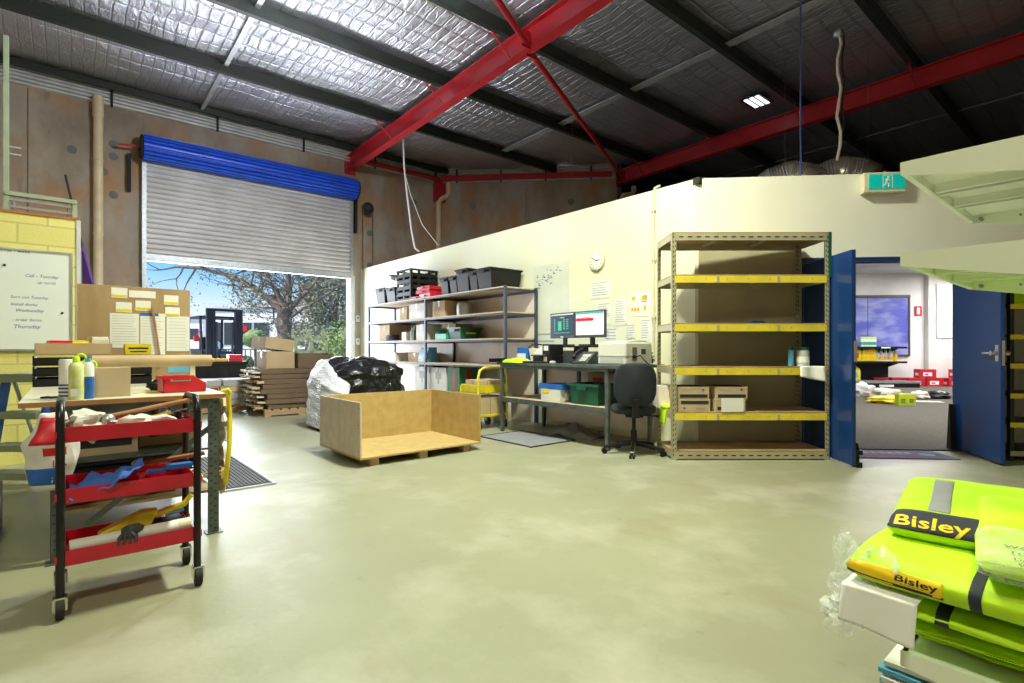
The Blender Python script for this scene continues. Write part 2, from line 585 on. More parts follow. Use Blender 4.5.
# white corrugated cladding strip under the eave
def corr_strip(L):
    q = MB()
    prof = []
    z = TOP - .02
    while z < 6.02:
        prof += [(-.01, z), (-.06, z + .010), (-.06, z + .036), (-.01, z + .046)]
        z += .066
    poly = [(y, zz) for y, zz in prof] + [(.05, prof[-1][1]), (.05, prof[0][1])]
    q.prism(poly, 0, L, 'x')
    return q


t = struct(corr_strip(9.6 + C0).build('trim_1', M['strip'], loc=W(-9.6, 0), rz=ANG))
for i in range(7):
    q = MB(); q.box(1.2 + i * 1.75, 1.24 + i * 1.75, -.075, -.04, TOP - .04, 5.98)
    q.build('bracket', M['dark'], t)
t = struct(corr_strip(Lc).build('trim_2', M['strip'], loc=W(C0, 0), rz=ANG - math.atan2(CHA, CHB - C0)))
for i in range(4):
    q = MB(); q.box(.5 + i * 1.2, .54 + i * 1.2, -.075, -.04, TOP - .04, 5.98)
    q.build('bracket', M['dark'], t)

# ceiling: sagging quilted foil between purlins
PA = [.24, 2.30, 4.25, 6.15, 8.02, 9.85, 11.7, 13.6, 15.5]
m = MB()


def foil(u, v):
    b = -9.6 + 27.3 * u
    a = -.25 + 17.2 * v
    prev = max([p for p in PA if p <= a] + [-1.6]); nxt = min([p for p in PA if p > a] + [17.4])
    s = (a - prev) / (nxt - prev)
    sag = .05 * math.sin(PI * s)
    n1 = noise.noise(Vector((b * 1.1, a * 2.6, 0))) * .030 + noise.noise(Vector((b * 3.5, a * 6.5, 4))) * .013
    return (b, -a, roofz(a) - sag + n1 + .02)


m.grid(foil, 300, 200)
struct(m.build('ceiling', M['foil'], smooth=True, **BO))
m = MB(); m.box(-9.9, 17.9, -17.3, .5, 6.35, 6.4)
struct(m.build('roof_sheet', M['strip'], **BO))
# strip skylight panel seen end-on near the right
# purlins, each one a C section
first = None
for i, a in enumerate(PA):
    z = roofz(a)
    q = MB()
    hp = .12 if i == 0 else .20
    b1 = 17.5 if a > CHA else C0 + a * (CHB - C0) / CHA - .1
    q.prism([(-.045, z - hp), (.045, z - hp), (.045, z - hp + .04), (-.03, z - hp + .015), (-.03, z - .015), (.045, z - .04), (.045, z - .0), (-.045, z)][::-1],
            -9.5, b1, 'x', T=Matrix.Translation((0, -a, 0)))
    o = q.build('roof_purlin', M['purlin'], **BO)
    lab = ['dark steel purlin right above the shutter wall, nearest the cladding strip',
           'dark steel purlin, second out from the shutter wall, crossing the whole left ceiling',
           'dark steel purlin, third out from the shutter wall, leaving the frame at its top left',
           'dark steel purlin, fourth out from the shutter wall, crossing behind the thin red diagonal tube',
           'dark steel purlin, fifth out, running down from the top centre to the far red beam',
           'dark steel purlin near the top right, behind the hanging cables',
           'dark steel purlin over the exit sign near the top right edge',
           'dark steel purlin behind the camera', 'dark steel purlin far behind the camera'][i]
    tag(o, lab, 'roof purlin', 'dark purlins under the foil ceiling')

# pale straps across the purlins
for (b, lab) in ((-3.45, 'thin pale metal strap across the purlins at the upper left'),
                 (2.62, 'pale metal strap running under the foil between the two long red beams'),
                 (8.6, 'dull metal strap in the dark roof at the far right')):
    root = thing('purlin_strap', lab, 'strap', W(b, 0), ANG, 'metal straps between the purlins')
    hw = .085 if b == 2.62 else .035
    for j in range(len(PA) - 3):
        a0, a1 = PA[j], PA[j + 1]
        if b > 5 and a0 < 4:
            continue
        if b == 2.62 and a0 < 1:
            continue
        q = MB()
        z0, z1 = roofz(a0) - .09, roofz(a1) - .09
        vs = []
        for (a, z) in ((a0 + .05, z0), (a1 - .05, z1)):
            for dx, dz in ((-hw, 0), (hw, 0), (hw, .012), (-hw, .012)):
                vs.append((dx, -a, z + dz))
        q.add(vs, [(0, 1, 2, 3), (7, 6, 5, 4), (0, 4, 5, 1), (1, 5, 6, 2), (2, 6, 7, 3), (3, 7, 4, 0)])
        q.build('strap_piece', M['strap'], root)


def ibeam(a0, a1, h=.34, w=.17, z=lambda a: roofz(a) - .20):
    q = MB()
    for (y0, y1, dz0, dz1) in ((-w / 2, w / 2, -h, -h + .016), (-w / 2, w / 2, -.016, 0), (-.006, .006, -h + .016, -.016)):
        vs = []
        for a in (a0, a1):
            for x in (y0, y1):
                for dz in (dz0, dz1):
                    vs.append((x, -a, z(a) + dz))
        q.add(vs, [(0, 1, 3, 2), (4, 6, 7, 5), (0, 4, 5, 1), (2, 3, 7, 6), (0, 2, 6, 4), (1, 5, 7, 3)])
    return q


for (b, a0, lab) in ((-.27, 0.02, 'big red steel roof beam rising from the shutter corner to the top centre'),
                     (5.68, CHA + .05, 'long red steel roof beam behind the white office wall, rising to the right')):
    root = thing('roof_beam', lab, 'roof beam', W(b, 0), ANG, 'red steel roof beams')
    ibeam(a0, 16.5).build('girder', M['red_steel'], root)
    q = MB(); zt = roofz(a0) - .2
    q.box(-.14, .14, -a0 - .02, -a0, zt - .44, zt + .03); q.build('end_plate', M['red_steel'], root)
    for a in PA[1:7]:
        if a < a0:
            continue
        for s in (-1, 1):
            q = MB(); z = roofz(a) - .2
            q.tube([(s * .07, -a, z - .30), (s * .42, -a, z - .02)], .016, 6)
            q.build('fly_brace', M['red_steel'], root)
    if b < 0:
        q = MB()
        for a in range(1, 16):
            q.box(.075, .087, -a - .99, -a - .01, roofz(a) - .225, roofz(a) - .219)
        q.build('cable_duct', M['cream'], root)['label'] = 'thin cream cable strip on the flange'
# short support column under each beam end on the concrete
# eave strut (red) along the corner
q = MB()
q.tube([(DR + .0, -.14, 5.70), (C0 + .05, -.14, 5.70)], .06, 8)
tag(q.build('eave_strut', M['red_steel'], **BO), 'red tube strut above the shutter corner, along the door wall top', 'steel strut')
q = MB()
q.box(.1, Lc - .15, -.19, -.07, 5.66, 5.78)
tag(q.build('eave_strut', M['red_steel'], loc=W(C0, 0), rz=ANG - math.atan2(CHA, CHB - C0)), 'red strut along the top of the far stained concrete wall', 'steel strut')
# diagonal brace tubes
def brace(b0, a0, b1, a1, lab):
    p, s = Vector((b0, -a0, roofz(a0) - .50)), Vector((b1, -a1, roofz(a1) - .50))
    root = thing('roof_brace', lab, 'brace', W(0, 0), ANG, 'thin red diagonal tubes in the roof')
    q = MB(); q.tube([p, s], .045, 10); q.build('tube', M['red_steel'], root, smooth=True)
    for e in (p, s):
        q = MB(); q.box(e.x - .09, e.x + .09, e.y - .008, e.y + .008, e.z - .07, e.z + .19)
        q.build('gusset', M['red_steel'], root)


brace(-.17, 6.45, 5.45, 3.75, 'thin red diagonal tube from the big red beam down to the far beam')
brace(-.40, 6.6, -6.2, 9.6, 'thin red diagonal tube leaving the top of the picture left of the big beam')
q = MB(); q.box(-.15, .15, -.16, 0, 5.1, 5.62)
tag(q.build('beam_bracket', M['red_steel'], loc=W(C0 - .02, 0), rz=ANG), 'red steel bracket in the wall corner beside the cream downpipe', 'bracket')
q = MB(); q.prism([(-.05, 5.35), (-.05, 5.6), (-.3, 5.6)], -.02, .02, 'x')
tag(q.build('beam_bracket', M['red_steel'], loc=W(DR - .05, 0), rz=ANG), 'red gusset under the big beam above the shutter', 'bracket')

# ---------------------------------------------------------------- roller door
d = struct(thing('door_1', 'grey roller shutter with blue drum, half raised in the concrete wall', 'roller door', W(DL, 0), ANG))
del d['category']; d['kind'] = 'structure'
WD = DR - DL
q = MB(); prof = []
z = 2.95
while z < 4.85:
    prof += [(-.075, z), (-.135, z + .006), (-.150, z + .030), (-.145, z + .055), (-.125, z + .070), (-.075, z + .074)]
    z += .098
q.prism(prof + [(-.09, z), (-.09, 2.95)], .02, WD - .02, 'x')
q.build('curtain', M['slat'], d)
q = MB(); q.box(.02, WD - .02, -.15, -.07, 2.83, 2.95); q.box(.02, WD - .02, -.165, -.06, 2.81, 2.84)
q.build('bottom_rail', M['galv'], d, bevel=.006)
q = MB()
for k in range(8):
    q.box(1.1 + k * .034, 1.122 + k * .034, -.152, -.15, 2.87, 2.90)
q.build('rail_marking', M['grayprint'], d)
q = MB()
nr = 20; prof = []
for i in range(nr * 5):
    t = 2 * PI * i / (nr * 5)
    r = .25 if (i % 5) < 3 else .20
    prof.append((-.25 + r * math.cos(t), 4.93 + r * math.sin(t)))
q.prism(prof, -.03, WD + .05, 'x')
q.build('drum', M['blue_slat'], d)
for x in (-.055, WD + .075):
    q = MB(); q.tube([(x - .015, -.25, 4.93), (x + .015, -.25, 4.93)], .22, 20)
    q.tube([(x, -.25, 4.93), (x, 0, 4.93)], .03, 8)
    q.build('end_bracket', M['dark'], d)
for x in (-.035, WD - .035):
    q = MB(); q.box(x, x + .07, -.16, -.0, 0, 4.75); q.build('guide_rail', M['galv'], d)
q = MB(); q.box(WD + .10, WD + .16, -.12, -.0, 3.95, 4.75); q.build('wall_angle', M['dark'], d)
q = MB(); q.box(-.26, -.20, -.12, -.0, 4.1, 4.8); q.build('wall_angle', M['dark'], d)
q = MB(); q.tube([(-.40, -.22, 4.90), (-.07, -.25, 4.93)], .018, 6); q.build('axle_end', M['redenamel'], d)

# jamb plates with a little sticker
q = MB(); q.box(DR + .01, DR + .14, -.025, -.002, 0, 2.9)
struct(q.build('trim_3', M['strip'], **BO))
for z, lab in ((1.86, 'small white push button box on the shutter jamb'), (1.30, 'small grey switch box on the shutter jamb')):
    r = thing('wall_switch', lab, 'switch', W(DR + .2, .01, z), ANG)
    q = MB(); q.box(-.05, .05, -.05, 0, -.08, .08); q.build('box', M['printer'], r, bevel=.008)
    q = MB(); q.tube([(0, -.06, .02), (0, -.05, .02)], .018, 10); q.build('button', M['dark'], r)

# chain wheel beside the drum
r = thing('chain_wheel', 'dark round shutter chain wheel with hanging hand chain', 'chain hoist', W(DR + .38, .06, 4.55), ANG)
q = MB(); q.tube([(0, -.2, 0), (0, -.14, 0)], .14, 20); q.tube([(0, -.22, 0), (0, .06, 0)], .035, 8); q.build('wheel', M['dark'], r, smooth=True)
q = MB(); q.tube([(0, -.23, 0), (0, -.2, 0)], .07, 12); q.build('hub', M['chrome'], r)
for s in (-1, 1):
    q = MB(); q.tube([(s * .13, -.17, 0), (s * .13, -.17, -2.9)], .009, 5); q.build('chain', M['steelpipe'], r)

# cream downpipes
r = thing('downpipe', 'straight cream downpipe on the concrete wall left of the shutter', 'pipe', W(-5.08, .12), ANG)
q = MB(); q.tube([(0, 0, 0), (0, 0, 5.6)], .075, 14); q.build('pipe', M['pvc'], r, smooth=True)
q = MB(); q.tube([(0, 0, 5.35), (0, 0, 5.72)], .088, 14); q.build('collar', M['pvc'], r, smooth=True)
for z in (1.4, 3.2, 4.55):
    q = MB(); q.tube([(0, 0, z), (0, 0, z + .035)], .085, 14); q.build('clip', M['pvc'], r)
r = thing('downpipe', 'cream downpipe with a double bend in the wall corner above the shelving', 'pipe', W(C0 - .06, .13), ANG)
q = MB(); q.tube([(-.02, 0, 0), (-.02, 0, 4.95), (-.02, 0, 5.08), (.05, 0, 5.18), (.2, -.03, 5.26), (.28, -.05, 5.36), (.28, -.05, 5.6)], .07, 12)
q.build('pipe', M['pvc'], r, smooth=True)
q = MB(); q.tube([(.28, -.05, 5.5), (.28, -.05, 5.68)], .085, 12); q.build('collar', M['pvc'], r, smooth=True)
r = thing('downpipe', 'cream pipe elbow emerging under the far end of the long red beam', 'pipe', W(CHB - .1, CHA + .18), ANG)
q = MB(); q.tube([(-.0, 0, 4.4), (.0, -.05, 5.0), (.05, -.07, 5.12), (.35, -.12, 5.2), (.42, -.12, 5.3), (.42, -.12, 5.42)], .07, 12)
q.build('pipe', M['pvc'], r, smooth=True)

# ---------------------------------------------------------------- office walls
m = MB(); m.box(0, .10, -9.09, -.02, 0, 3.07)
struct(m.build('wall_office_side', M['plaster'], **BO))
OPL, OPR, OPT = 1.18, 2.87, 2.09
m = MB(); m.box(-.02, OPL, 0, .10, 0, 3.07); m.box(OPL, OPR, 0, .10, OPT, 3.07); m.box(OPR, 9.5, 0, .10, 0, 3.07)
struct(m.build('wall_office_front', M['front_wall'], **OO))
m = MB(); m.box(OPL - .05, OPL, -.003, .12, 0, OPT + .05); m.box(OPR, OPR + .05, -.02, .12, 0, OPT + .05); m.box(OPL, OPR, -.02, .12, OPT, OPT + .05)
struct(m.build('trim_4', M['bluedoor'], **OO))
m = MB(); m.box(OPL, OPR, -.01, .11, .001, .012)
struct(m.build('trim_5', M['dark'], **OO))
# showroom shell beyond the doorway
m = MB(); m.box(.4, 13.6, 11.3, 11.4, 0, 3.6)
struct(m.build('wall_showroom_back', M['white_wall'], **OO))
m = MB(); m.box(13.5, 13.6, .1, 11.4, 0, 3.6)
struct(m.build('wall_showroom_right', M['white_wall'], **OO))
m = MB(); m.box(.62, .72, .1, 1.5, 0, 2.9); m.box(.62, .72, 1.62, 11.4, 0, 3.47)
struct(m.build('wall_showroom_left', M['white_wall'], **OO))
m = MB(); m.box(.3, 13.6, .10, 2.2, 2.9, 3.0); m.box(.3, 13.6, 2.2, 11.4, 3.48, 3.56); m.box(.3, 13.6, 2.15, 2.2, 2.9, 3.56)
struct(m.build('ceiling_showroom', M['white_wall'], **OO))

# doors
def door_leaf(name, hinge, free, label, lever, mirror=1):
    hx, hy = hinge; fx, fy = free
    Ld = math.hypot(fx - hx, fy - hy)
    r = thing(name, label, 'door', (hx, hy, 0), math.atan2(fy - hy, fx - hx))
    del r['category']; r['kind'] = 'structure'
    q = MB(); q.box(0, Ld, -.02, .02, .02, 2.06); q.build('leaf', M['bluedoor'], r, bevel=.004)
    q = MB(); q.box(Ld - .085, Ld - .03, mirror * .0205 - .004, mirror * .0205 + .004, 1.0, 1.16)
    q.build('lock_plate', M['chrome'], r, bevel=.002)
    if lever:
        for s in (-1, 1):
            q = MB(); q.tube([(Ld - .06, s * .02, 1.08), (Ld - .06, s * .075, 1.08)], .025, 12)
            q.tube([(Ld - .06, s * .065, 1.08), (Ld - .20, s * .07, 1.078)], [.013, .010], 8)
            q.build('lever_handle', M['chrome'], r, smooth=True)
        q = MB(); q.box(Ld - .002, Ld + .004, -.012, .012, .96, 1.2); q.build('latch_plate', M['chrome'], r)
    for z in (.25, 1.05, 1.8):
        q = MB(); q.tube([(0, 0, z), (0, 0, z + .1)], .017, 8); q.build('hinge', M['chrome'], r)
    return r


dl = door_leaf('door_2', (3.27, 5.90), (3.225, 5.0), 'dark blue door leaf standing open beside the cream rack', False)
q = MB(); q.box(.83, .91, .021, .075, .0, .05); q.prism([(.845, .02), (.89, .02), (.885, .17), (.865, .23), (.85, .17)], .022, .06, 'y')
q.box(.84, .90, .022, .085, .12, .16)
q.build('floor_stop', M['black'], dl, bevel=.003)
q = MB(); q.box(.905, .916, -.008, .022, 1.0, 1.2); q.build('latch_plate', M['chrome'], dl)
dr = door_leaf('door_3', (4.95, 5.93), (4.69, 5.06), 'dark blue gloss door leaf with lever handle, standing open on the right', True, -1)
q = MB(); q.prism([(-.05, 0.0), (.05, 0.0), (.02, .5), (-.0, .5)], -.075, -.021, 'y', T=Matrix.Translation((.05, 0, 0.01)))
q.build('floor_stop', M['black'], dr)


# ---------------------------------------------------------------- small reusable pieces
def carton(name, label, loc, rz, sx, sy, sz, m, group=None, cat='box', tape=True, marks=None, tilt=None, openflap=False):
    """closed carton: body with a slight bevel, top flap seam with tape, optional printed marks"""
    r = thing(name, label, cat, loc, rz, group)
    if tilt:
        r.rotation_euler = (R(tilt[0]), R(tilt[1]), rz)
    q = MB(); q.box(-sx / 2, sx / 2, -sy / 2, sy / 2, 0, sz - .004)
    q.box(-sx / 2, sx / 2, -sy / 2, -.002, sz - .004, sz); q.box(-sx / 2, sx / 2, .002, sy / 2, sz - .004, sz)
    q.build('body', m, r, bevel=.003)
    if tape:
        q = MB(); q.box(-sx / 2 - .0015, sx / 2 + .0015, -.025, .025, sz - .0005, sz + .0012)
        for s in (-1, 1):
            q.box(s * sx / 2 - .0012, s * sx / 2 + .0012, -.025, .025, sz * .65, sz)
        q.build('tape', M['tape'], r)
    if marks:
        for (face, u, v, w, h, mm) in marks:
            q = MB()
            if face == 'f':      # -y face
                q.box(u - w / 2, u + w / 2, -sy / 2 - .0015, -sy / 2, v - h / 2, v + h / 2)
            elif face == 'l':    # -x face
                q.box(-sx / 2 - .0015, -sx / 2, u - w / 2, u + w / 2, v - h / 2, v + h / 2)
            q.build('print', M[mm], r)
    return r


def sheet(name, label, loc, rz, w, h, m, cat='paper', th=.002, tilt=0, group=None, lines=0, extra=None):
    """paper on a wall; local -y faces the room"""
    r = thing(name, label, cat, loc, rz, group)
    q = MB(); q.box(-w / 2, w / 2, -th, 0, -h / 2, h / 2); o = q.build('sheet', m, r)
    if lines:
        q = MB()
        for i in range(lines):
            z = h / 2 - h * .12 - i * h * .8 / lines
            ww = w * .42 * (.6 + .4 * random.random())
            q.box(-w * .42, -w * .42 + ww * 2, -th - .0006, -th, z - h * .10 / lines - .001, z + .10 * h / lines)
        q.build('print', M['grayprint'], r)
    if extra:
        for (x, z, ww, hh, mm) in extra:
            q = MB(); q.box(x - ww / 2, x + ww / 2, -th - .0012, -th, z - hh / 2, z + hh / 2); q.build('print', M[mm], r)
    return r


WALLR = ANG - PI / 2         # things hung on the long wall: local -y points to -b


def pw(a, z, off=0.0):
    return W(-off, a, z)


# ---------------------------------------------------------------- things on the long wall
r = thing('wall_clock', 'round cream wall clock above the monitors', 'clock', W(-.002, 7.62, 2.315), WALLR)
q = MB(); q.tube([(0, 0, 0), (0, -.035, 0)], .13, 28); q.build('rim', M['cream'], r, smooth=True)
q = MB(); q.tube([(0, -.036, 0), (0, -.038, 0)], .113, 28); q.build('dial', M['paper'], r)
q = MB()
for i in range(12):
    t = i * PI / 6
    q.box(-.004, .004, -.0395, -.038, .088, .104, T=Matrix.Rotation(t, 4, 'Y'))
q.build('hour_marks', M['ink'], r)
for (t, l, wd) in ((-58, .085, .004), (88, .06, .005)):
    q = MB(); q.box(-wd, wd, -.042, -.040, -.012, l, T=Matrix.Rotation(R(t), 4, 'Y')); q.build('hand', M['ink'], r)

r = sheet('wall_map', 'large pale coastal map pinned on the wall beside the shelving', W(-.002, 6.70, 1.90), WALLR, .75, .96, M['mappaper'], 'map')
q = MB()
for i in range(26):
    x = -.30 + .5 * (i / 26) + random.uniform(-.03, .03); z = .18 + .22 * (i / 26) + random.uniform(-.05, .05)
    q.box(x, x + .022, -.0032, -.002, z, z + .012)
q.build('coast_print', M['inkb'], r)['kind'] = 'stuff'
q = MB()
for i in range(16):
    x = random.uniform(-.32, .05); z = random.uniform(.1, .4)
    q.box(x, x + .03, -.0032, -.002, z, z + .014)
q.build('coast_print', M['green2'], r)['kind'] = 'stuff'
r = sheet('wall_map', 'second glossy map below the coastal one, behind the monitors', W(-.002, 6.66, 1.19), WALLR, .70, .40, M['mappaper'], 'map', lines=3)
sheet('notice_sheet', 'typed white sheet under the clock', W(-.002, 7.66, 1.92), WALLR, .34, .24, M['paper'], lines=6)
sheet('notice_sheet', 'white sheet with red heading right of the monitors', W(-.002, 7.72, 1.60), WALLR, .24, .32, M['paper'], lines=8, extra=[(0, .03, .13, .012, 'redenamel'), (-.02, .05, .08, .01, 'orange')])
sheet('notice_sheet', 'white typed sheet between the red headed one and the box poster', W(-.002, 8.0, 1.60), WALLR, .20, .36, M['paper'], lines=10)
sheet('safety_poster', 'white poster with orange box drawings over the white printer', W(-.002, 8.30, 1.68), WALLR, .33, .30, M['paper'], 'poster',
      extra=[(-.09, .08, .05, .05, 'orange'), (.07, .08, .07, .06, 'orange'), (.10, .085, .03, .05, 'grayprint'), (.07, .035, .10, .01, 'redenamel'),
             (-.11, -.06, .035, .045, 'orange'), (-.065, -.06, .035, .045, 'orange'), (-.02, -.06, .035, .045, 'orange'), (.08, -.05, .03, .06, 'orange')])
sheet('notice_sheet', 'white sheet low on the wall right of the monitor, partly behind it', W(-.002, 7.86, 1.28), WALLR, .22, .26, M['paper'], lines=5, extra=[(-.08, -.02, .05, .008, 'blue'), (-.08, .03, .05, .008, 'blue'), (-.08, .07, .05, .008, 'blue')])
sheet('notice_sheet', 'tall typed sheet above the white printer', W(-.002, 8.16, 1.32), WALLR, .17, .26, M['paper'], lines=7)
sheet('notice_sheet', 'typed sheet below the box poster', W(-.002, 8.40, 1.36), WALLR, .18, .30, M['paper'], lines=8)

# exit sign over the double door
r = thing('exit_sign', 'teal emergency exit sign with running man on the office wall', 'exit sign', WO(2.0, -.005, 2.95), OA)
q = MB(); q.box(-.235, .195, -.09, 0, -.115, .105); q.build('housing', M['cream'], r, bevel=.008)
q = MB(); q.box(-.185, .19, -.098, -.09, -.08, .08); q.build('sign_face', M['teal'], r, bevel=.003)
q = MB(); T = Matrix.Translation((0, -.1, 0))
q.box(-.045, .055, -.001, .001, .063, .070, T); q.box(-.045, -.038, -.001, .001, -.07, .07, T); q.box(.05, .057, -.001, .001, -.07, .07, T)
q.tube([(.012, 0, .045), (.012, -.002, .045)], .014, 10, T=T)
for p0, p1, w_ in (((.005, .03), (-.008, -.01), .010), ((-.008, -.01), (.018, -.03), .007), ((.018, -.03), (.012, -.06), .006), ((-.008, -.01), (-.018, -.035), .007),
                   ((-.018, -.035), (-.034, -.045), .006), ((.005, .025), (-.022, .018), .005), ((.005, .025), (.03, .008), .005)):
    q.tube([(p0[0], 0, p0[1]), (p1[0], 0, p1[1])], w_, 6, T=T)
q.build('running_figure', M['paper'], r)
q = MB(); q.tube([(.0, -.05, .11), (.0, -.05, .125)], .012, 8); q.build('indicator', M['redenamel'], r)

# conduit on the wall end, small corner bits
r = thing('cable_conduit', 'thin white conduit running up the side wall near its front corner', 'conduit', W(-.015, 8.52), ANG)
q = MB(); q.tube([(0, 0, 1.0), (0, 0, 2.95), (0, 0, 3.03), (.02, 0, 3.09), (.12, .0, 3.14)], .016, 8); q.build('pipe', M['cream'], r, smooth=True)
for z in (1.5, 2.2, 2.8):
    q = MB(); q.box(-.02, .01, -.03, .03, z, z + .02); q.build('saddle', M['cream'], r)
q = MB(); q.box(-.02, .04, -.06, .02, 3.0, 3.075)
tag(q.build('junction_clip', M['dark'], loc=W(-.0, 9.07), rz=ANG), 'tiny dark clip at the top corner of the office wall', 'clip')

# ---------------------------------------------------------------- two bay shelving on the long wall
RK = (0.0, 1.9)
r = thing('shelving_unit', 'long two bay steel shelving with pale boards along the white side wall', 'shelving', W(-.05, 1.9), ANG)
# local x from -.60 (front) to 0 (back); y from 0 to -4.53
LV = [.88, 1.28, 1.67, 2.035]
for (y, n) in ((0, 'l'), (-2.30, 'm'), (-4.53, 'r')):
    for x in (-.60, 0):
        q = MB(); q.box(x - .02, x + .02, y - .02, y + .02, 0, 2.045); q.build('post', M['bluegrey'], r, bevel=.003)
for (y0, y1) in ((-.02, -2.28), (-2.32, -4.51)):
    for z in LV:
        q = MB(); q.box(-.625, -.015, y1 + .001, y0 - .001, z - .018, z)
        q.build('shelf_board', M['board'], r)
        q = MB()
        q.box(-.615, -.585, y1, y0, z - .042, z - .018); q.box(-.02, .02, y1, y0, z - .055, z - .018)
        q.box(-.6, 0, y1, y1 + .03, z - .055, z - .018); q.box(-.6, 0, y0 - .03, y0, z - .055, z - .018)
        q.build('shelf_frame', M['bluegrey'], r)
q = MB(); q.box(.022, .040, -4.5, -.03, 0.0, 1.98)
for y in (-1.2, -2.4, -3.6):
    q.box(.018, .022, y - .004, y + .004, 0, 1.98)
q.build('backing_sheet', M['cardp'], r)['label'] = 'pinkish board behind the shelves'


def crate(label, a, z, b=-.34, L=.56, Wd=.36, H=.33, m='black', group='black tubs on top of the shelving', cat='tub', rzx=0, name='plastic_tub', openside=False):
    r = thing(name, label, cat, W(b, a, z), ANG + R(rzx), group)
    q = MB()
    t = .012
    k = .86

    def ring(z_, q_, o):
        return [(-L / 2 * q_ + o, -Wd / 2 * q_ + o, z_), (L / 2 * q_ - o, -Wd / 2 * q_ + o, z_), (L / 2 * q_ - o, Wd / 2 * q_ - o, z_), (-L / 2 * q_ + o, Wd / 2 * q_ - o, z_)]
    vs = ring(0, k, 0) + ring(H, 1, 0) + ring(H, 1, t) + ring(.012, k, t)
    fs = [(3, 2, 1, 0), (12, 13, 14, 15)]
    for i in range(4):
        j = (i + 1) % 4
        fs += [(i, j, 4 + j, 4 + i), (4 + i, 4 + j, 8 + j, 8 + i), (8 + i, 8 + j, 12 + j, 12 + i)]
    q.add(vs, fs)
    q.build('tub_body', M[m], r)
    q = MB()
    q.box(-L / 2 - .015, L / 2 + .015, -Wd / 2 - .015, -Wd / 2 + .006, H - .028, H); q.box(-L / 2 - .015, L / 2 + .015, Wd / 2 - .006, Wd / 2 + .015, H - .028, H)
    q.box(-L / 2 - .015, -L / 2 + .006, -Wd / 2, Wd / 2, H - .028, H); q.box(L / 2 - .006, L / 2 + .015, -Wd / 2, Wd / 2, H - .028, H)
    q.build('rim', M[m], r, bevel=.003)
    q = MB(); q.box(-L / 2 - .035, -L / 2 - .012, -.07, .07, H - .075, H - .03); q.build('handle', M[m], r, bevel=.004)
    return r


Z4 = 2.035
crate('black plastic tub at the far left end of the shelving top', 2.32, Z4, H=.33, Wd=.40)
crate('black plastic tub just left of the tall crate stack', 2.78, Z4, H=.30, Wd=.36)
for i in range(5):
    z = Z4 + .118 * i
    r = thing('stacking_crate', ['black vented crate, bottom of the five high stack', 'black vented crate, second from the bottom of the stack',
                                 'black vented crate, middle of the five high stack', 'black vented crate, second from the top of the stack',
                                 'black vented crate, top of the five high stack'][i], 'crate', W(-.34, 3.36, z), ANG, 'stack of black vented crates')
    q = MB(); Lx, Ly = .56, .52
    q.box(-Lx / 2, Lx / 2, -Ly / 2, Ly / 2, 0, .012)
    for s in (-1, 1):
        for zz, hh in ((.0, .04), (.085, .028)):
            q.box(-Lx / 2, Lx / 2, s * Ly / 2 - .008, s * Ly / 2 + .008, zz, zz + hh)
            q.box(s * Lx / 2 - .008, s * Lx / 2 + .008, -Ly / 2, Ly / 2, zz, zz + hh)
        for x in (-.27, -.11, .11, .27):
            q.box(x - .025, x + .025, s * Ly / 2 - .008, s * Ly / 2 + .008, .03, .1)
        for y in (-.25, 0, .25):
            q.box(s * Lx / 2 - .008, s * Lx / 2 + .008, y - .03, y + .03, .03, .1)
    q.build('crate_body', M['black'], r)
    q = MB(); q.box(-Lx / 2 - .02, Lx / 2 + .02, -Ly / 2 - .02, -Ly / 2, .095, .113); q.box(-Lx / 2 - .02, Lx / 2 + .02, Ly / 2, Ly / 2 + .02, .095, .113)
    q.box(-Lx / 2 - .02, -Lx / 2, -Ly / 2, Ly / 2, .095, .113); q.build('rim', M['black'], r)
r = crate('black tub lid tilted out over the crate stack', 2.94, 2.45, H=.10, Wd=.42, name='tilted_tub', group=None); r.rotation_euler = (R(14), 0, ANG)
for i, (a, z) in enumerate(((3.80, Z4), (4.12, Z4), (4.02, Z4 + .085), (4.05, Z4 + .15))):
    r = thing('tool_case', ['red flat case at the left of the pile on the shelving top', 'red flat case, bottom of the pile of red cases',
                            'red flat case, middle of the pile of red cases', 'red flat case, top of the pile of red cases'][i], 'case', W(-.42, a, z), ANG + R((4, -3, 5, 2)[i]), 'red cases on the shelving top')
    h = (.05, .08, .062, .06)[i]
    q = MB(); q.box(-.2, .2, -.21, .21, 0, h * .48); q.box(-.2, .2, -.21, .21, h * .54, h); q.box(-.195, .195, -.205, .205, h * .3, h * .8); q.build('shell', M['red'], r, bevel=.006)
    q = MB(); q.box(-.235, -.2, -.05, -.04, h * .3, h * .7); q.box(-.235, -.2, .04, .05, h * .3, h * .7); q.box(-.24, -.228, -.05, .05, h * .3, h * .7); q.build('handle', M['red'], r)
for a, Wd, H, L, lab in ((4.72, .22, .30, .5, 'narrow black tub right of the red cases'), (4.99, .20, .30, .5, 'narrow black tub, second right of the red cases'),
                         (5.30, .34, .375, .56, 'tall black tub in the middle of the right bay top'), (5.60, .20, .31, .56, 'narrow black tub squeezed beside the long right tub'),
                         (5.93, .36, .315, .62, 'long black tub at the right end of the shelving top')):
    crate(lab, a, Z4, Wd=Wd, H=H, L=L, b=-.36 if L < .6 else -.37)
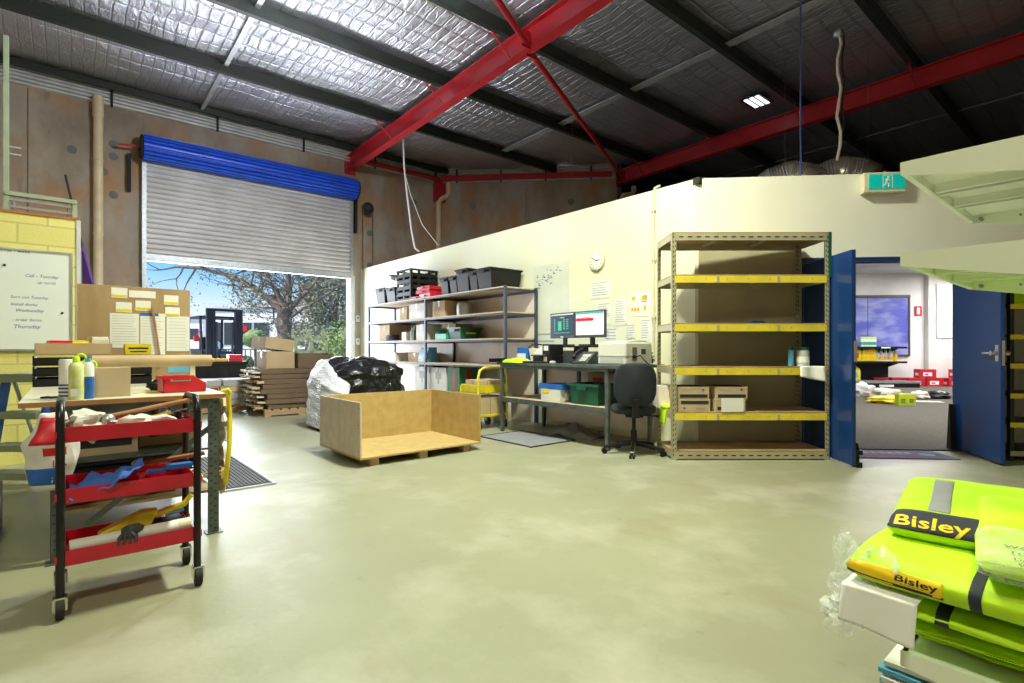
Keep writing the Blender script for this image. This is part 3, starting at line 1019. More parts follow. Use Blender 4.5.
# contents of the shelves
G = 'things stored on the shelving'
carton('cardboard_box', 'open brown box on the upper shelf, left of the white box', W(-.30, 3.05, 1.67), ANG, .35, .30, .25, M['card2'])
carton('cardboard_box', 'big white box on the upper shelf of the left bay', W(-.34, 3.72, 1.67), ANG, .44, .55, .29, M['cardw'])
carton('cardboard_box', 'brown box on the upper shelf beside the middle post', W(-.33, 4.45, 1.67), ANG, .42, .40, .29, M['card'])
r = thing('silver_canister', 'silver wrapped canister on the upper shelf right of the brown box', 'canister', W(-.32, 4.93, 1.67), ANG)
q = MB(); q.lathe([(.12, 0), (.14, .02), (.14, .20), (.12, .24), (.05, .26)], 18); q.build('drum', M['galv'], r, smooth=True)
q = MB(); q.lathe([(.05, .26), (.05, .285)], 12); q.build('cap', M['black'], r)
carton('cardboard_box', 'large orange brown box at the left end of the middle shelf', W(-.28, 2.25, 1.28), ANG, .40, .48, .34, M['card'])
r = thing('cable_bundle', 'dark navy bundle on the middle shelf front', 'bundle', W(-.48, 2.62, 1.28), ANG)
q = MB()
for i in range(7):
    t = i * .9
    q.tube([(.10 * math.cos(t + s * .8), .16 * math.sin(t + s * .8), .03 + .012 * i) for s in range(9)], .022, 6)
q.build('coil', M['hivizdark'], r, smooth=True)
carton('cardboard_box', 'small white box on the middle shelf by the bottles', W(-.36, 3.15, 1.28), ANG, .30, .18, .17, M['cardw'])
carton('cardboard_box', 'brown box behind the bottle on the middle shelf', W(-.2, 3.35, 1.28), ANG, .28, .3, .28, M['card'])
for (a, c, lab) in ((3.40, 'cardw', 'white bottle on the middle shelf'), (3.50, 'green', 'dark green bottle on the middle shelf')):
    r = thing('bottle', lab, 'bottle', W(-.46, a, 1.28), ANG)
    q = MB(); q.lathe([(.04, 0), (.045, .02), (.045, .17), (.02, .21), (.018, .24)], 14); q.build('bottle_body', M[c], r, smooth=True)
    q = MB(); q.lathe([(.02, .24), (.02, .265)], 12); q.build('cap', M['green'], r)
carton('cardboard_box', 'white box on the middle shelf left of the middle post', W(-.34, 3.90, 1.28), ANG, .44, .38, .29, M['cardw'])
carton('cardboard_box', 'brown box on the middle shelf behind the green bin', W(-.22, 4.55, 1.28), ANG, .36, .45, .28, M['card'])
# green open fronted bin
def openbin(name, label, loc, rz, L, Wd, H, m, cat='parts bin', lab=None):
    r = thing(name, label, cat, loc, rz)
    q = MB(); t = .01
    side = [(-L / 2, 0), (L / 2, 0), (L / 2, H), (-L / 2 + L * .32, H), (-L / 2, H * .52)]
    q.prism(side, -Wd / 2, -Wd / 2 + t, 'y'); q.prism(side, Wd / 2 - t, Wd / 2, 'y')
    q.box(-L / 2, L / 2, -Wd / 2, Wd / 2, 0, t); q.box(L / 2 - t, L / 2, -Wd / 2, Wd / 2, 0, H); q.box(-L / 2, -L / 2 + t, -Wd / 2, Wd / 2, 0, H * .5)
    q.build('bin_body', m, r, bevel=.004)
    q = MB(); q.box(-L / 2 + L * .3, L / 2 + .008, -Wd / 2 - .008, -Wd / 2 + .004, H - .022, H); q.box(-L / 2 + L * .3, L / 2 + .008, Wd / 2 - .004, Wd / 2 + .008, H - .022, H)
    q.box(L / 2 - .004, L / 2 + .01, -Wd / 2, Wd / 2, H - .022, H); q.build('rim', m, r)
    return r


openbin('parts_bin', 'green open fronted bin on the middle shelf right of the post', W(-.38, 4.62, 1.28), ANG, .46, .34, .20, M['green2'])
r = crate('dark green tub on the middle shelf of the right bay', 5.02, 1.28, b=-.38, m='green', H=.20, Wd=.36, L=.44, group=None)
q = MB()
for k in range(7):
    q.box(-.1 + k * .03, -.08 + k * .03, -.181, -.172, .09, .115)
q.build('print', M['yellow'], r)
carton('cardboard_box', 'long low white box on the lowest shelf at the left', W(-.38, 2.45, .88), ANG, .42, 1.0, .17, M['cardw'])
carton('cardboard_box', 'open brown box on the lowest shelf beside the blue folder', W(-.25, 3.45, .88), ANG, .40, .50, .17, M['card'])
r = thing('folder_box', 'light blue upright folder on the lowest shelf by the post', 'folder', W(-.42, 3.90, .88), ANG)
q = MB(); q.prism([(-.12, 0), (.12, 0), (.10, .27), (-.06, .27), (-.12, .12)], -.14, .14, 'y'); q.build('folder_body', M['skyblue'], r, bevel=.004)
q = MB(); q.box(-.13, -.12, -.05, .05, .03, .09); q.build('label_card', M['paper'], r)
r = sheet('paper_pile', 'loose flat papers on the lowest shelf of the right bay', W(-.35, 5.1, .882), ANG, .35, .004, M['paper']);
q = MB()
for i in range(5):
    q.box(-.15, .14, -.5 + i * .2, -.32 + i * .2, .0 + .001 * i, .002 + .001 * i, T=Matrix.Rotation(R(random.uniform(-10, 10)), 4, 'Z'))
q.build('sheet', M['paper'], r)
# on the floor below the shelving
carton('cardboard_box', 'white printed carton under the shelving, left of the pair', W(-.40, 4.0, 0), ANG, .42, .52, .80, M['cardw'], marks=[('l', 0, .66, .18, .12, 'grayprint')])
carton('cardboard_box', 'white printed carton under the shelving, right of the pair', W(-.40, 4.55, 0), ANG, .42, .50, .80, M['cardw'], marks=[('l', 0, .66, .18, .12, 'grayprint')])
r = thing('black_case', 'low black case lying on the white cartons under the shelf', 'case', W(-.36, 4.03, .80), ANG)
q = MB(); q.box(-.19, .19, -.24, .24, 0, .03); q.box(-.185, .185, -.235, .235, .03, .042); q.build('shell', M['black'], r, bevel=.006)
carton('cardboard_box', 'green carton with a red stripe under the shelving', W(-.42, 5.02, 0), ANG, .38, .34, .82, M['greencard'], tape=False, marks=[('l', -.02, .60, .06, .34, 'redenamel'), ('f', 0, .60, .08, .34, 'redenamel')])
carton('cardboard_box', 'low white carton on the floor right of the green one', W(-.45, 5.45, 0), ANG, .34, .30, .52, M['cardw'], marks=[('l', 0, .4, .05, .05, 'grayprint')])
carton('cardboard_box', 'pale long carton on the floor before the yellow trolley', W(-.42, 5.85, 0), ANG, .36, .44, .50, M['cardw'], marks=[('l', 0, .38, .04, .06, 'grayprint')])

# ---------------------------------------------------------------- yellow trolley behind the desk leg
r = thing('yellow_trolley', 'yellow two deck trolley loaded with cartons between shelving and desk', 'trolley', W(-1.19, 6.08), ANG)
# local x 0..0.50, y -.40..0 ; handle at +a end
for z0, z1, n in ((.50, .62, 'top_deck'), (.17, .21, 'lower_deck')):
    q = MB(); q.box(0, .50, -.42, .0, z0, z0 + .02); q.box(0, .50, -.42, -.405, z0, z1); q.box(0, .50, -.015, 0, z0, z1); q.box(0, .015, -.42, 0, z0, z1); q.box(.485, .50, -.42, 0, z0, z1)
    q.build(n, M['yellow'], r, bevel=.003)
q = MB(); q.tube([(-.005, -.43, .12), (-.005, -.43, .74), (.02, -.43, .82), (.09, -.43, .86), (.40, -.43, .86), (.47, -.43, .82), (.50, -.43, .74), (.50, -.43, .12)], .017, 10)
q.build('handle', M['yellow'], r, smooth=True)
q = MB(); q.tube([(0, 0, .12), (0, 0, .60)], .015, 8); q.tube([(.50, 0, .12), (.50, 0, .60)], .015, 8); q.build('corner_post', M['yellow'], r)
for x in (.04, .46):
    for y in (-.38, -.03):
        q = MB(); q.tube([(x - .018, y, .06), (x + .018, y, .06)], .06, 14); q.build('wheel', M['dark'], r, smooth=True)
        q = MB(); q.box(x - .03, x + .03, y - .02, y + .02, .06, .18); q.build('castor_fork', M['galv'], r)
for i, (x, z, h, lab) in enumerate(((.12, .522, .16, 'tan carton on the top deck of the yellow trolley, left'), (.27, .522, .16, 'tan carton on the top deck of the yellow trolley, middle'),
                                    (.40, .522, .16, 'tan carton on the top deck of the yellow trolley, right'), (.13, .192, .26, 'tan carton on the lower trolley deck, left'),
                                    (.36, .192, .26, 'tan carton on the lower trolley deck, right'))):
    wx = -1.19 + x
    carton('carton', lab, W(wx, 6.29, z), ANG, .13 if z > .4 else .22, .34, h, M['card2'], group='cartons on the yellow trolley')

# ---------------------------------------------------------------- steel desk
DA0, DA1 = 6.72, 8.60
r = thing('steel_workbench', 'dark grey steel desk with a lower shelf against the yellowish wall', 'desk', W(-.98, DA0), ANG)
Ld = DA1 - DA0
q = MB(); q.box(-.03, .84, -Ld - .16, .04, .905, .94); q.build('worktop', M['gsteel'], r, bevel=.003)
q = MB(); q.box(-.0, .80, -Ld, .0, .865, .905); q.build('top_frame', M['gsteel'], r)
for x in (0, .78):
    for y in (-.02, -Ld + .02):
        q = MB(); q.box(x, x + .045, y - .022, y + .022, 0, .87); q.build('leg', M['gsteel'], r, bevel=.004)
q = MB(); q.box(.01, .80, -Ld + .04, -.04, .445, .47); q.build('lower_shelf', M['board'], r)
q = MB(); q.box(-.002, .03, -Ld + .04, -.04, .405, .468); q.box(.79, .82, -Ld + .04, -.04, .405, .468); q.build('shelf_rail', M['gsteel'], r)
q = MB(); q.box(.60, .64, -.9, -.86, .47, .87); q.build('cross_brace', M['gsteel'], r)
q = MB(); q.box(.83, .845, -Ld, -.0, .1, .9); q.build('back_panel', M['cardp'], r)


def D(x, y, z=.94):
    """point on the desk: x from the front edge to the wall, y along a from the left end"""
    return W(-.98 + x, DA0 + y, z)


def monitor(label, loc, rz, w, h, scr, deco):
    r = thing('monitor', label, 'monitor', loc, rz, 'twin monitors on the desk')
    q = MB(); q.box(-w / 2, w / 2, -.02, .02, .10, .10 + h); q.box(-w / 2 + .08, w / 2 - .08, .02, .045, .15, .05 + h); q.build('casing', M['phone'], r, bevel=.005)
    q = MB(); q.box(-w / 2 + .016, w / 2 - .016, -.0225, -.020, .135, .10 + h - .016); q.build('screen', M[scr], r)
    q = MB(); q.box(-.03, .03, .02, .05, .015, .20); q.build('stand', M['black'], r)
    q = MB(); q.prism([(-.12, -.09), (.12, -.09), (.13, .09), (-.13, .09)], 0, .018, 'z'); q.build('foot', M['black'], r, bevel=.003)
    for (mm, bits) in deco:
        q = MB()
        for (x0, x1, z0, z1) in bits:
            q.box(-w / 2 + x0 * w, -w / 2 + x1 * w, -.0236, -.0225, .10 + z0 * h, .10 + z1 * h)
        q.build('screen_graphics', M[mm], r)
    return r


bits = [(.17 + .0, .17 + .05, .72 - i * .07, .75 - i * .07) for i in range(7)] + [(.34, .48, .30, .66)] + [(.55 + .13 * j, .63 + .13 * j, .70 - i * .07, .73 - i * .07) for i in range(6) for j in range(2)] + [(.42, .60, .78, .83), (.17, .8, .20, .22)]
monitor('left monitor of the pair, showing a dark green table', D(.48, .73, 1.162), WALLR + R(-6), .50, .335, 'screen_dark', [('em_green', bits), ('paper', [(.05, .95, .90, .95)]), ('paper', [(.45, .55, .02, .07)])])
monitor('right monitor of the pair, showing a white page with a red bar', D(.46, 1.225, 1.162), WALLR + R(-2), .50, .335, 'screen_white', [('em_red', [(.04, .64, .62, .73)]), ('em_teal', [(.04, .96, .88, .95)]), ('ink', [(.06, .55, .74, .76)])])
r = thing('monitor_shelf', 'low black riser under the two monitors', 'riser', D(.48, 1.03), ANG)
q = MB(); q.box(-.12, .14, -.52, .48, .20, .22); q.box(-.12, .14, -.52, -.50, 0, .20); q.box(-.12, .14, .46, .48, 0, .20); q.box(-.12, .14, -.02, 0, 0, .20); q.build('riser_frame', M['black'], r, bevel=.003)
# label printer (dark, angular, hinged grey hood)
r = thing('receipt_printer', 'dark label printer with a grey raised hood at the left of the monitors', 'printer', D(.22, .72), ANG)
q = MB(); q.box(-.13, .10, -.17, .16, 0, .10); q.build('base', M['black'], r, bevel=.01)
q = MB(); q.prism([(-.13, .10), (.10, .10), (.10, .22), (.02, .22), (-.09, .15)], -.02, .16, 'y'); q.build('hood', M['printer2'], r, bevel=.008)
q = MB(); q.box(-.13, .10, -.17, -.02, .10, .24); q.build('roll_housing', M['black'], r, bevel=.008)
q = MB(); q.box(-.132, -.13, -.13, -.05, .16, .22); q.build('sticker', M['paper'], r)
q = MB(); q.box(-.20, -.13, -.10, .12, .09, .11); q.build('paper_tray', M['phone'], r, bevel=.003)
r = sheet('note_card', 'small cream note stuck on the dark printer front', D(.087, .80, .99), WALLR, .06, .07, M['cream'], 'note')
# tower behind
r = thing('card_reader', 'black boxy card printer below the monitors', 'printer', D(.48, .90), ANG)
q = MB(); q.box(-.10, .1, -.10, .08, 0, .16); q.build('body', M['phone'], r, bevel=.004)
r = thing('black_printer', 'low black office machine under the right monitor', 'printer', D(.48, 1.28), ANG)
q = MB(); q.box(-.11, .13, -.16, .16, 0, .11); q.box(-.10, .10, -.13, .13, .11, .15); q.build('body', M['phone'], r, bevel=.006)
r = thing('keyboard', 'black keyboard at the front of the steel desk', 'keyboard', D(.06, .62, .94), ANG)
q = MB(); q.box(-.07, .07, -.22, .22, 0, .018); q.build('base', M['black'], r, bevel=.004)
q = MB()
for i in range(5):
    for j in range(14):
        q.box(-.058 + i * .024, -.038 + i * .024, -.205 + j * .0295, -.18 + j * .0295, .018, .024)
q.build('keys', M['phone'], r)
r = thing('mouse', 'grey computer mouse on the desk front', 'mouse', D(.10, .92, .94), ANG)
q = MB(); q.ball((0, 0, .012), .05, sc=(1, .62, .5)); q.build('shell', M['printer2'], r, smooth=True)
q = MB(); q.tube([(.04, 0, .015), (.12, .03, .006), (.25, -.03, .006)], .003, 5); q.build('cord', M['dark'], r)
# phone
r = thing('desk_phone', 'black and silver desk phone with handset in front of the right monitor', 'phone', D(.19, 1.36, .94), WALLR + R(10))
q = MB(); q.prism([(-.10, 0), (.10, 0), (.10, .13), (.08, .14), (-.10, .03)], -.11, .11, 'x'); q.build('base', M['phone'], r, bevel=.006)
q = MB()
for k, (u0, u1, v0, v1) in enumerate(((-.02, .09, .10, .15),)):
    q.box(u0, u1, -.002, .002, v0, v1, T=Matrix.Translation((0, -.10, .035)) @ Matrix.Rotation(R(-58), 4, 'X'))
q.build('display', M['printer2'], r)
q = MB()
for i in range(3):
    for j in range(4):
        q.box(-.01 + i * .03, .012 + i * .03, -.004, .002, .01 + j * .02, .024 + j * .02, T=Matrix.Translation((0, -.10, .035)) @ Matrix.Rotation(R(-58), 4, 'X'))
q.build('keypad', M['printer'], r)
q = MB(); q.tube([(-.08, -.10, .075), (-.08, -.06, .125), (-.08, .03, .165), (-.08, .10, .175)], [.026, .018, .018, .026], 10); q.build('handset', M['black'], r, smooth=True)
q = MB(); q.tube([(-.08, -.1, .05), (-.12, -.13, .02), (-.14, -.05, .015), (-.15, .05, .02)], .006, 6); q.build('curly_cord', M['black'], r)
# white laser printer
r = thing('laser_printer', 'large off white laser printer at the right end of the desk', 'printer', D(.40, 1.80, .94), ANG)
q = MB(); q.box(-.24, .25, -.20, .20, 0, .255); q.build('body', M['printer'], r, bevel=.018)
q = MB(); q.box(-.245, .0, -.203, .203, .10, .106); q.box(-.245, -.24, -.16, .16, .02, .09); q.build('paper_drawer', M['printer2'], r)
q = MB(); q.prism([(-.18, .255), (.20, .255), (.20, .275), (.05, .28), (-.18, .262)], -.16, .16, 'y'); q.build('output_tray', M['printer2'], r, bevel=.004)
q = MB(); q.box(.04, .12, -.203, -.20, .12, .18); q.build('vent_panel', M['phone'], r)
q = MB()
for i in range(6):
    q.box(-.12 + i * .015, -.112 + i * .015, -.202, -.20, .05, .2)
q.build('side_grille', M['phone'], r)
q = MB(); q.tube([(-.10, -.22, .09), (-.02, -.23, .11), (.05, -.23, .06), (.16, -.22, -.0)], .006, 6); q.tube([(-.12, -.21, .1), (-.09, -.225, .09)], .018, 8); q.build('power_cord', M['black'], r)
q = MB(); q.tube([(.0, .0, .28), (.04, -.03, .31), (.12, -.05, .30)], .01, 6); q.build('top_lever', M['printer2'], r)
r = thing('cable_tangle', 'tangle of black cables between the white printer and the tall rack', 'cables', D(.74, 1.90, .95), ANG)
q = MB()
for k in range(5):
    q.tube([(random.uniform(-.1, .1), random.uniform(-.04, .1), .005 + random.uniform(0, .15) * math.sin(i / 9 * PI)) for i in range(10)], .006, 5)
q.build('cable', M['dark'], r)
q = MB(); q.box(-.03, .03, -.03, .03, 0, .05); q.build('plug_pack', M['dark'], r, bevel=.004)
# left end of desk
r = thing('document_tray', 'flat black tray at the left end of the steel desk', 'tray', D(.08, -.02), ANG + R(4))
q = MB(); q.box(-.16, .16, -.13, .13, 0, .006); q.box(-.16, .16, -.13, -.124, 0, .05); q.box(-.16, .16, .124, .13, 0, .05); q.box(.154, .16, -.13, .13, 0, .05); q.build('tray_body', M['black'], r)
r = thing('folded_vest', 'folded fluorescent yellow vest on the desk front', 'vest', D(.06, .28), ANG)


def cushion(q, sx, sy, sz, seed=0, wob=.12, nu=18, nv=12):
    def fn(u, v):
        x, y = (u - .5) * 2, (v - .5) * 2
        e = max(0, (1 - abs(x) ** 3.5)) ** .5 * max(0, (1 - abs(y) ** 3.5)) ** .5
        return (x * sx / 2, y * sy / 2, sz * e * (1 + wob * noise.noise(Vector((x * 2, y * 2, seed)))) + .001)
    q.grid(fn, nu, nv)
    q.grid(lambda u, v: ((u - .5) * sx, (v - .5) * sy, 0), 1, 1)
    return q


cushion(MB(), .24, .40, .055, 3).build('cloth', M['hiviz'], r, smooth=True)
q = MB(); q.box(-.11, .10, -.02, .0, .044, .05); q.build('reflective_strip', M['reflect'], r)
r = thing('brochure_stand', 'blue brochure holder with white card near the left of the desk', 'holder', D(.38, .03), WALLR + R(8))
q = MB(); q.prism([(-.05, 0), (.05, 0), (.06, .20), (.035, .20), (.02, .02)], -.13, .12, 'x'); q.build('holder_body', M['blue'], r, bevel=.003)
q = MB(); q.box(-.06, .10, -.055, -.05, .01, .12); q.build('card_insert', M['paper'], r)
r = thing('wire_bag_stand', 'yellowish bag in a black wire hoop behind the keyboard', 'bag holder', D(.43, .27), WALLR + R(6))
q = MB(); q.tube([(-.14, 0, 0), (-.15, 0, .2), (-.10, 0, .235), (0, 0, .25), (.10, 0, .235), (.15, 0, .2), (.14, 0, 0)], .008, 6); q.build('hoop', M['blackm'], r, smooth=True)
q = MB(); q.prism([(-.09, 0), (.09, 0), (.14, .19), (-.14, .19)], -.02, .02, 'y'); q.build('bag', M['cream'], r, bevel=.008)
# below the desk
r = carton('toner_box', 'white box with blue top and yellow square on the desk lower shelf', D(.18, .95, .471), ANG, .30, .34, .215, M['cardw'], tape=False)
q = MB(); q.box(-.153, .153, -.203, .203, .155, .218); q.build('blue_band', M['blue'], r)
q = MB(); q.box(-.154, -.1525, .03, .13, .10, .155); q.build('print', M['yellow'], r)
q = MB(); q.box(-.10, .12, -.2035, -.2, .03, .12); q.build('print', M['grayprint'], r)
r = crate('dark green plastic tub on the desk lower shelf', 8.22 - .02, .471, b=-.74, L=.40, Wd=.46, H=.245, m='green', group=None)
r = carton('cardboard_box', 'pinkish carton with red print behind the green tub', D(.60, 1.45, .471), ANG, .30, .52, .36, M['card'], marks=[('l', .1, .24, .16, .12, 'redenamel'), ('l', -.12, .24, .1, .1, 'cardw')])
r = thing('crumpled_sheet', 'crumpled grey plastic sheeting under the desk', 'plastic sheet', W(-.42, 7.6, 0), ANG)
q = MB()
def crump(u, v):
    x, y = u - .5, v - .5
    return (x * .5, y * .8, .001 + max(0, .20 * (1 - 3.4 * (x * x + y * y)) * (.6 + .8 * noise.noise(Vector((x * 6, y * 5, 1))))))
q.grid(crump, 24, 30); q.build('sheeting', M['mat_soft'], r, smooth=True, solid=.002)

# floor mats
r = thing('floor_mat', 'thin worn grey mat on the floor before the desk', 'mat', W(-1.12, 7.4, 0), ANG)
q = MB(); q.box(-.36, .36, -.50, .48, .001, .008); q.build('pad', M['mat_soft'], r, bevel=.002)
q = MB(); q.box(-.37, .37, -.51, -.49, .001, .012); q.box(-.37, .37, .47, .49, .001, .012); q.box(-.37, -.35, -.5, .48, .001, .012); q.box(.35, .37, -.5, .48, .001, .012); q.build('edging', M['dark'], r)
r = thing('floor_mat', 'faded blue door mat with red print at the office doorway', 'mat', WO(1.95, -.28, .0), OA)
q = MB(); q.prism([(-.52, -.22), (.52, -.22), (.52, .20), (-.52, .20)], .001, .010, 'z'); q.build('pad', M['mat_blue'], r, bevel=.002)
q = MB()
for k in range(7):
    q.box(-.36 + k * .085, -.30 + k * .085, .02, .10, .010, .0118)
q.build('print', M['mat_pale'], r)
q = MB()
q.box(-.38, .18, -.12, -.06, .010, .0118); q.build('print', M['mat_red'], r)
q = MB(); q.ball((.33, -.02, .0085), .09, sc=(1, .9, .03)); q.build('print', M['mat_pale'], r, smooth=True)

# ---------------------------------------------------------------- office chair
r = thing('office_chair', 'navy black swivel chair seen from behind at the desk', 'chair', (1.31, 5.70, 0), R(-8))
def pad(w, h, t, rr=.09, bow=0):
    """rounded pad in the xz plane, thickness along y"""
    q = MB()
    n = 28; ring = []
    for i in range(n):
        t_ = 2 * PI * i / n
        c_, s_ = math.cos(t_), math.sin(t_)
        k = (abs(c_) ** 3.2 + abs(s_) ** 3.2) ** (-1 / 3.2)
        ring.append((c_ * k * w / 2, s_ * k * h / 2))
    layers = [(-t / 2, .86), (-t / 2 * .6, .97), (0, 1), (t / 2 * .6, .97), (t / 2, .86)]
    vs, fs = [], []
    for (y, k) in layers:
        for (x, z) in ring:
            vs.append((x * k, y - bow * (x / w) ** 2 * 4, z * k))
    for j in range(len(layers) - 1):
        for i in range(n):
            a, b = j * n + i, j * n + (i + 1) % n
            fs.append((a, b, b + n, a + n))
    vs += [(0, -t / 2, 0), (0, t / 2, 0)]
    for i in range(n):
        fs.append((i, (i + 1) % n, len(vs) - 2)); fs.append(((len(layers) - 1) * n + i, (len(layers) - 1) * n + (i + 1) % n, len(vs) - 1))
    q.add(vs, fs)
    return q


q = pad(.44, .46, .07, bow=-.05); o = q.build('backrest', M['chairf'], r, smooth=True, loc=(0, -.19, .745)); o.rotation_euler = (R(4), 0, 0)
q = pad(.48, .44, .09); o = q.build('seat', M['chairf'], r, smooth=True, loc=(0, .06, .475)); o.rotation_euler = (R(90), 0, 0)
q = MB(); q.prism([(-.26, .60), (-.235, .60), (-.235, .44), (.0, .40), (.0, .38), (-.26, .41)], -.035, .035, 'x'); q.build('back_bracket', M['black'], r, bevel=.004)
q = MB(); q.box(-.09, .09, -.1, .12, .395, .43); q.build('seat_plate', M['black'], r, bevel=.004)
q = MB(); q.tube([(.05, .02, .41), (.25, .02, .40)], .008, 6); q.ball((.25, .02, .40), .016); q.build('height_lever', M['black'], r)
q = MB(); q.tube([(0, 0, .09), (0, 0, .25)], .032, 14); q.tube([(0, 0, .25), (0, 0, .40)], .020, 12); q.build('gas_column', M['black'], r, smooth=True)
for i in range(5):
    t = R(-98 + 72 * i)
    T = Matrix.Rotation(t, 4, 'Z')
    q = MB(); q.prism([(.02, .085), (.33, .062), (.33, .080), (.02, .135)], -.022, .022, 'y', T=T); q.build('leg', M['black'] if i else M['chrome'], r, bevel=.004)
    cx, cy = .32 * math.cos(t), .32 * math.sin(t)
    q = MB()
    for s in (-.018, .018):
        p = Vector((cx, cy, .028)) + (T.to_3x3() @ Vector((0, s, 0)))
        e = T.to_3x3() @ Vector((0, .009, 0))
        q.tube([p - e, p + e], .028, 14)
    q.tube([(cx, cy, .03), (cx, cy, .075)], .01, 6)
    q.build('castor', M['black'], r, smooth=True)

# ---------------------------------------------------------------- tall boltless rack
RX0, RX1, RY0, RY1 = 1.615, 3.205, 5.35, 5.91
r = thing('tall_shelving_rack', 'tall cream slotted steel rack with yellow shelf edges in front of the office wall', 'rack', (RX0, RY0, 0), 0)
LW, LD = RX1 - RX0, RY1 - RY0
HT = 2.30


def slot_post(q, x, y, sx, sy, H):
    q.box(min(x, x + .045 * sx), max(x, x + .045 * sx), min(y, y + .003 * sy), max(y, y + .003 * sy), 0, H)
    q.box(min(x, x + .003 * sx), max(x, x + .003 * sx), min(y, y + .045 * sy), max(y, y + .045 * sy), 0, H)


def slots(q, x, y, sx, H, face):
    z = .04
    while z < H - .03:
        if face == 'f':
            q.box(x + .015 * sx - .004, x + .015 * sx + .004, y - .0012, y, z, z + .022)
            q.box(x + .033 * sx - .004, x + .033 * sx + .004, y - .0012, y, z + .012, z + .030)
        z += .05


for (x, y, sx, sy) in ((0, 0, 1, 1), (LW, 0, -1, 1), (0, LD, 1, -1), (LW, LD, -1, -1)):
    q = MB(); slot_post(q, x, y, sx, sy, HT); p = q.build('post', M['rackpost'], r)
    q = MB(); slots(q, x, y if y == 0 else y - .004, sx, HT, 'f'); q.build('slot_row', M['ink'], p)
    q = MB(); q.box(x - .004 if sx > 0 else x - .05, x + .05 if sx > 0 else x + .004, y - .004 if sy > 0 else y - .05, y + .05 if sy > 0 else y + .004, 0, .008); q.build('foot', M['rackpost'], p)
RL = [.095, .485, .942, 1.382, 1.872, 2.30]
for i, z in enumerate(RL):
    yel = i not in (0, 5)
    q = MB(); q.box(.004, LW - .004, -.004, LD, z - .016, z); q.build('shelf_board', M['ply'] if i < 5 else M['timber'], r)
    q = MB(); q.box(.03, LW - .03, -.006, .0, z - .083, z - .014); q.box(.03, LW - .03, .0, .03, z - .022, z - .016)
    bm_ = q.build('front_beam', M['beam'] if yel else M['rackpost'], r)
    q = MB()
    if yel:
        for k in range(7):
            q.box(.12 + k * .215, .128 + k * .215, -.0075, -.006, z - .055, z - .035)
        q.box(.45, .475, -.008, -.006, z - .083, z - .02); q.box(1.06, 1.085, -.008, -.006, z - .083, z - .02)
    else:
        for k in range(17):
            q.box(.07 + k * .088, .115 + k * .088, -.0075, -.006, z - .055, z - .043)
    q.build('rivet_slots', M['ink'] if not yel else M['rackpost'], bm_)
    q = MB(); q.box(.03, LW - .03, LD, LD + .005, z - .083, z - .016); q.build('rear_beam', M['rackpost'], r)
    for x in (-.001, LW - .004):
        q = MB(); q.box(x, x + .005, .04, LD - .04, z - .075, z - .016)
        q.build('side_beam', M['rackpost'], r)
    for k in (.33, .66):
        q = MB(); q.box(LW * k - .02, LW * k + .02, .0, LD, z - .045, z - .017); q.build('cross_support', M['rackpost'], r)
q = MB(); q.box(-.012, .015, -.0125, -.006, 1.85, 2.30, T=Matrix.Translation((LW, 0, 0))); q.box(0, .006, -.006, .1, 1.85, 2.3, T=Matrix.Translation((LW + .004, 0, 0)))
q.build('edge_strip', M['green'], r)['label'] = 'green strip on the upper right post'
# brown sheet on the office wall behind the rack
m = MB(); m.box(.02, 1.08, -.018, -.001, .02, 2.26)
struct(m.build('trim_6', mat('brown sheet behind rack', (.50, .46, .33), .7, scale=2, col2=(.42, .38, .27)), **OO))
q = MB()
for (x, z) in ((.42, 1.95), (.62, 1.93), (.5, 1.35), (.82, 1.35), (.12, .9), (.4, .5)):
    q.prism([(x - .03, z), (x + .03, z), (x, z - .06)], -.0195, -.018, 'y')

def rackp(x, y, z):
    return (RX0 + x, RY0 + y, z)


G = 'labelled cartons on the rack shelf above the bottom'
def lcarton(label, x, z, flip=False, rzd=0, w=.325, h=.125):
    r = thing('stock_carton', label, 'carton', rackp(x, .19, z), R(rzd), G)
    q = MB(); q.box(-w / 2, w / 2, -.16, .16, 0, h); q.box(-w / 2 - .002, w / 2 + .002, -.162, .162, h - .022, h); q.build('body', M['card2'], r, bevel=.003)
    q = MB()
    if flip:
        q.box(-w * .42, w * .44, -.1632, -.162, h * .62, h * .86)
    else:
        q.box(-w * .42, w * .44, -.1632, -.162, h * .12, h * .38)
    q.build('label_band', M['ink'], r)
    q = MB(); zz = h * .2 if flip else h * .68
    q.box(w * .28, w * .34, -.164, -.162, zz, zz + .018) if not flip else q.box(-w * .34, -w * .28, -.1632, -.162, zz, zz + .018)
    q.build('print', M['inkb'], r)
    q = MB()
    x0 = -w * .34 if not flip else w * .05
    for k in range(8):
        q.box(x0 + k * .013, x0 + k * .013 + .009, -.1632, -.162, zz, zz + .014)
    q.build('lettering', M['grayprint'], r)
    return r


lcarton('tan carton with a high black band, bottom left of the four', .235, .486, True)
lcarton('tan carton with a low black band, top left of the four', .225, .612)
lcarton('tan carton half behind white paper, bottom right of the four', .60, .486, w=.31)
lcarton('tan carton with a low black band, top right of the four', .615, .612, rzd=-1)
carton('cardboard_box', 'pale carton poking out of the left side of the tall rack, behind the labelled cartons', rackp(.06, .42, .486), 0, .22, .2, .24, M['cardp'])
r = sheet('paper_sheet', 'white paper hanging over the yellow edge in front of the cartons', rackp(.605, -.012, .555), 0, .225, .14, M['paper'], th=.002)
r = thing('paper_sheet', 'white paper draped over the shelf edge under the cans', 'paper', rackp(1.40, -.012, .885), 0)
q = MB()
def drape(u, v):
    x = (u - .5) * .25
    s = v * .26
    if s < .12:
        return (x + .01 * math.sin(s * 20), .1 - s, .061)
    return (x + .02 * (s - .12), -.02 - .012 * math.sin(u * 9) - .2 * (s - .12) * u, .061 - (s - .12) * (.75 + .35 * u))
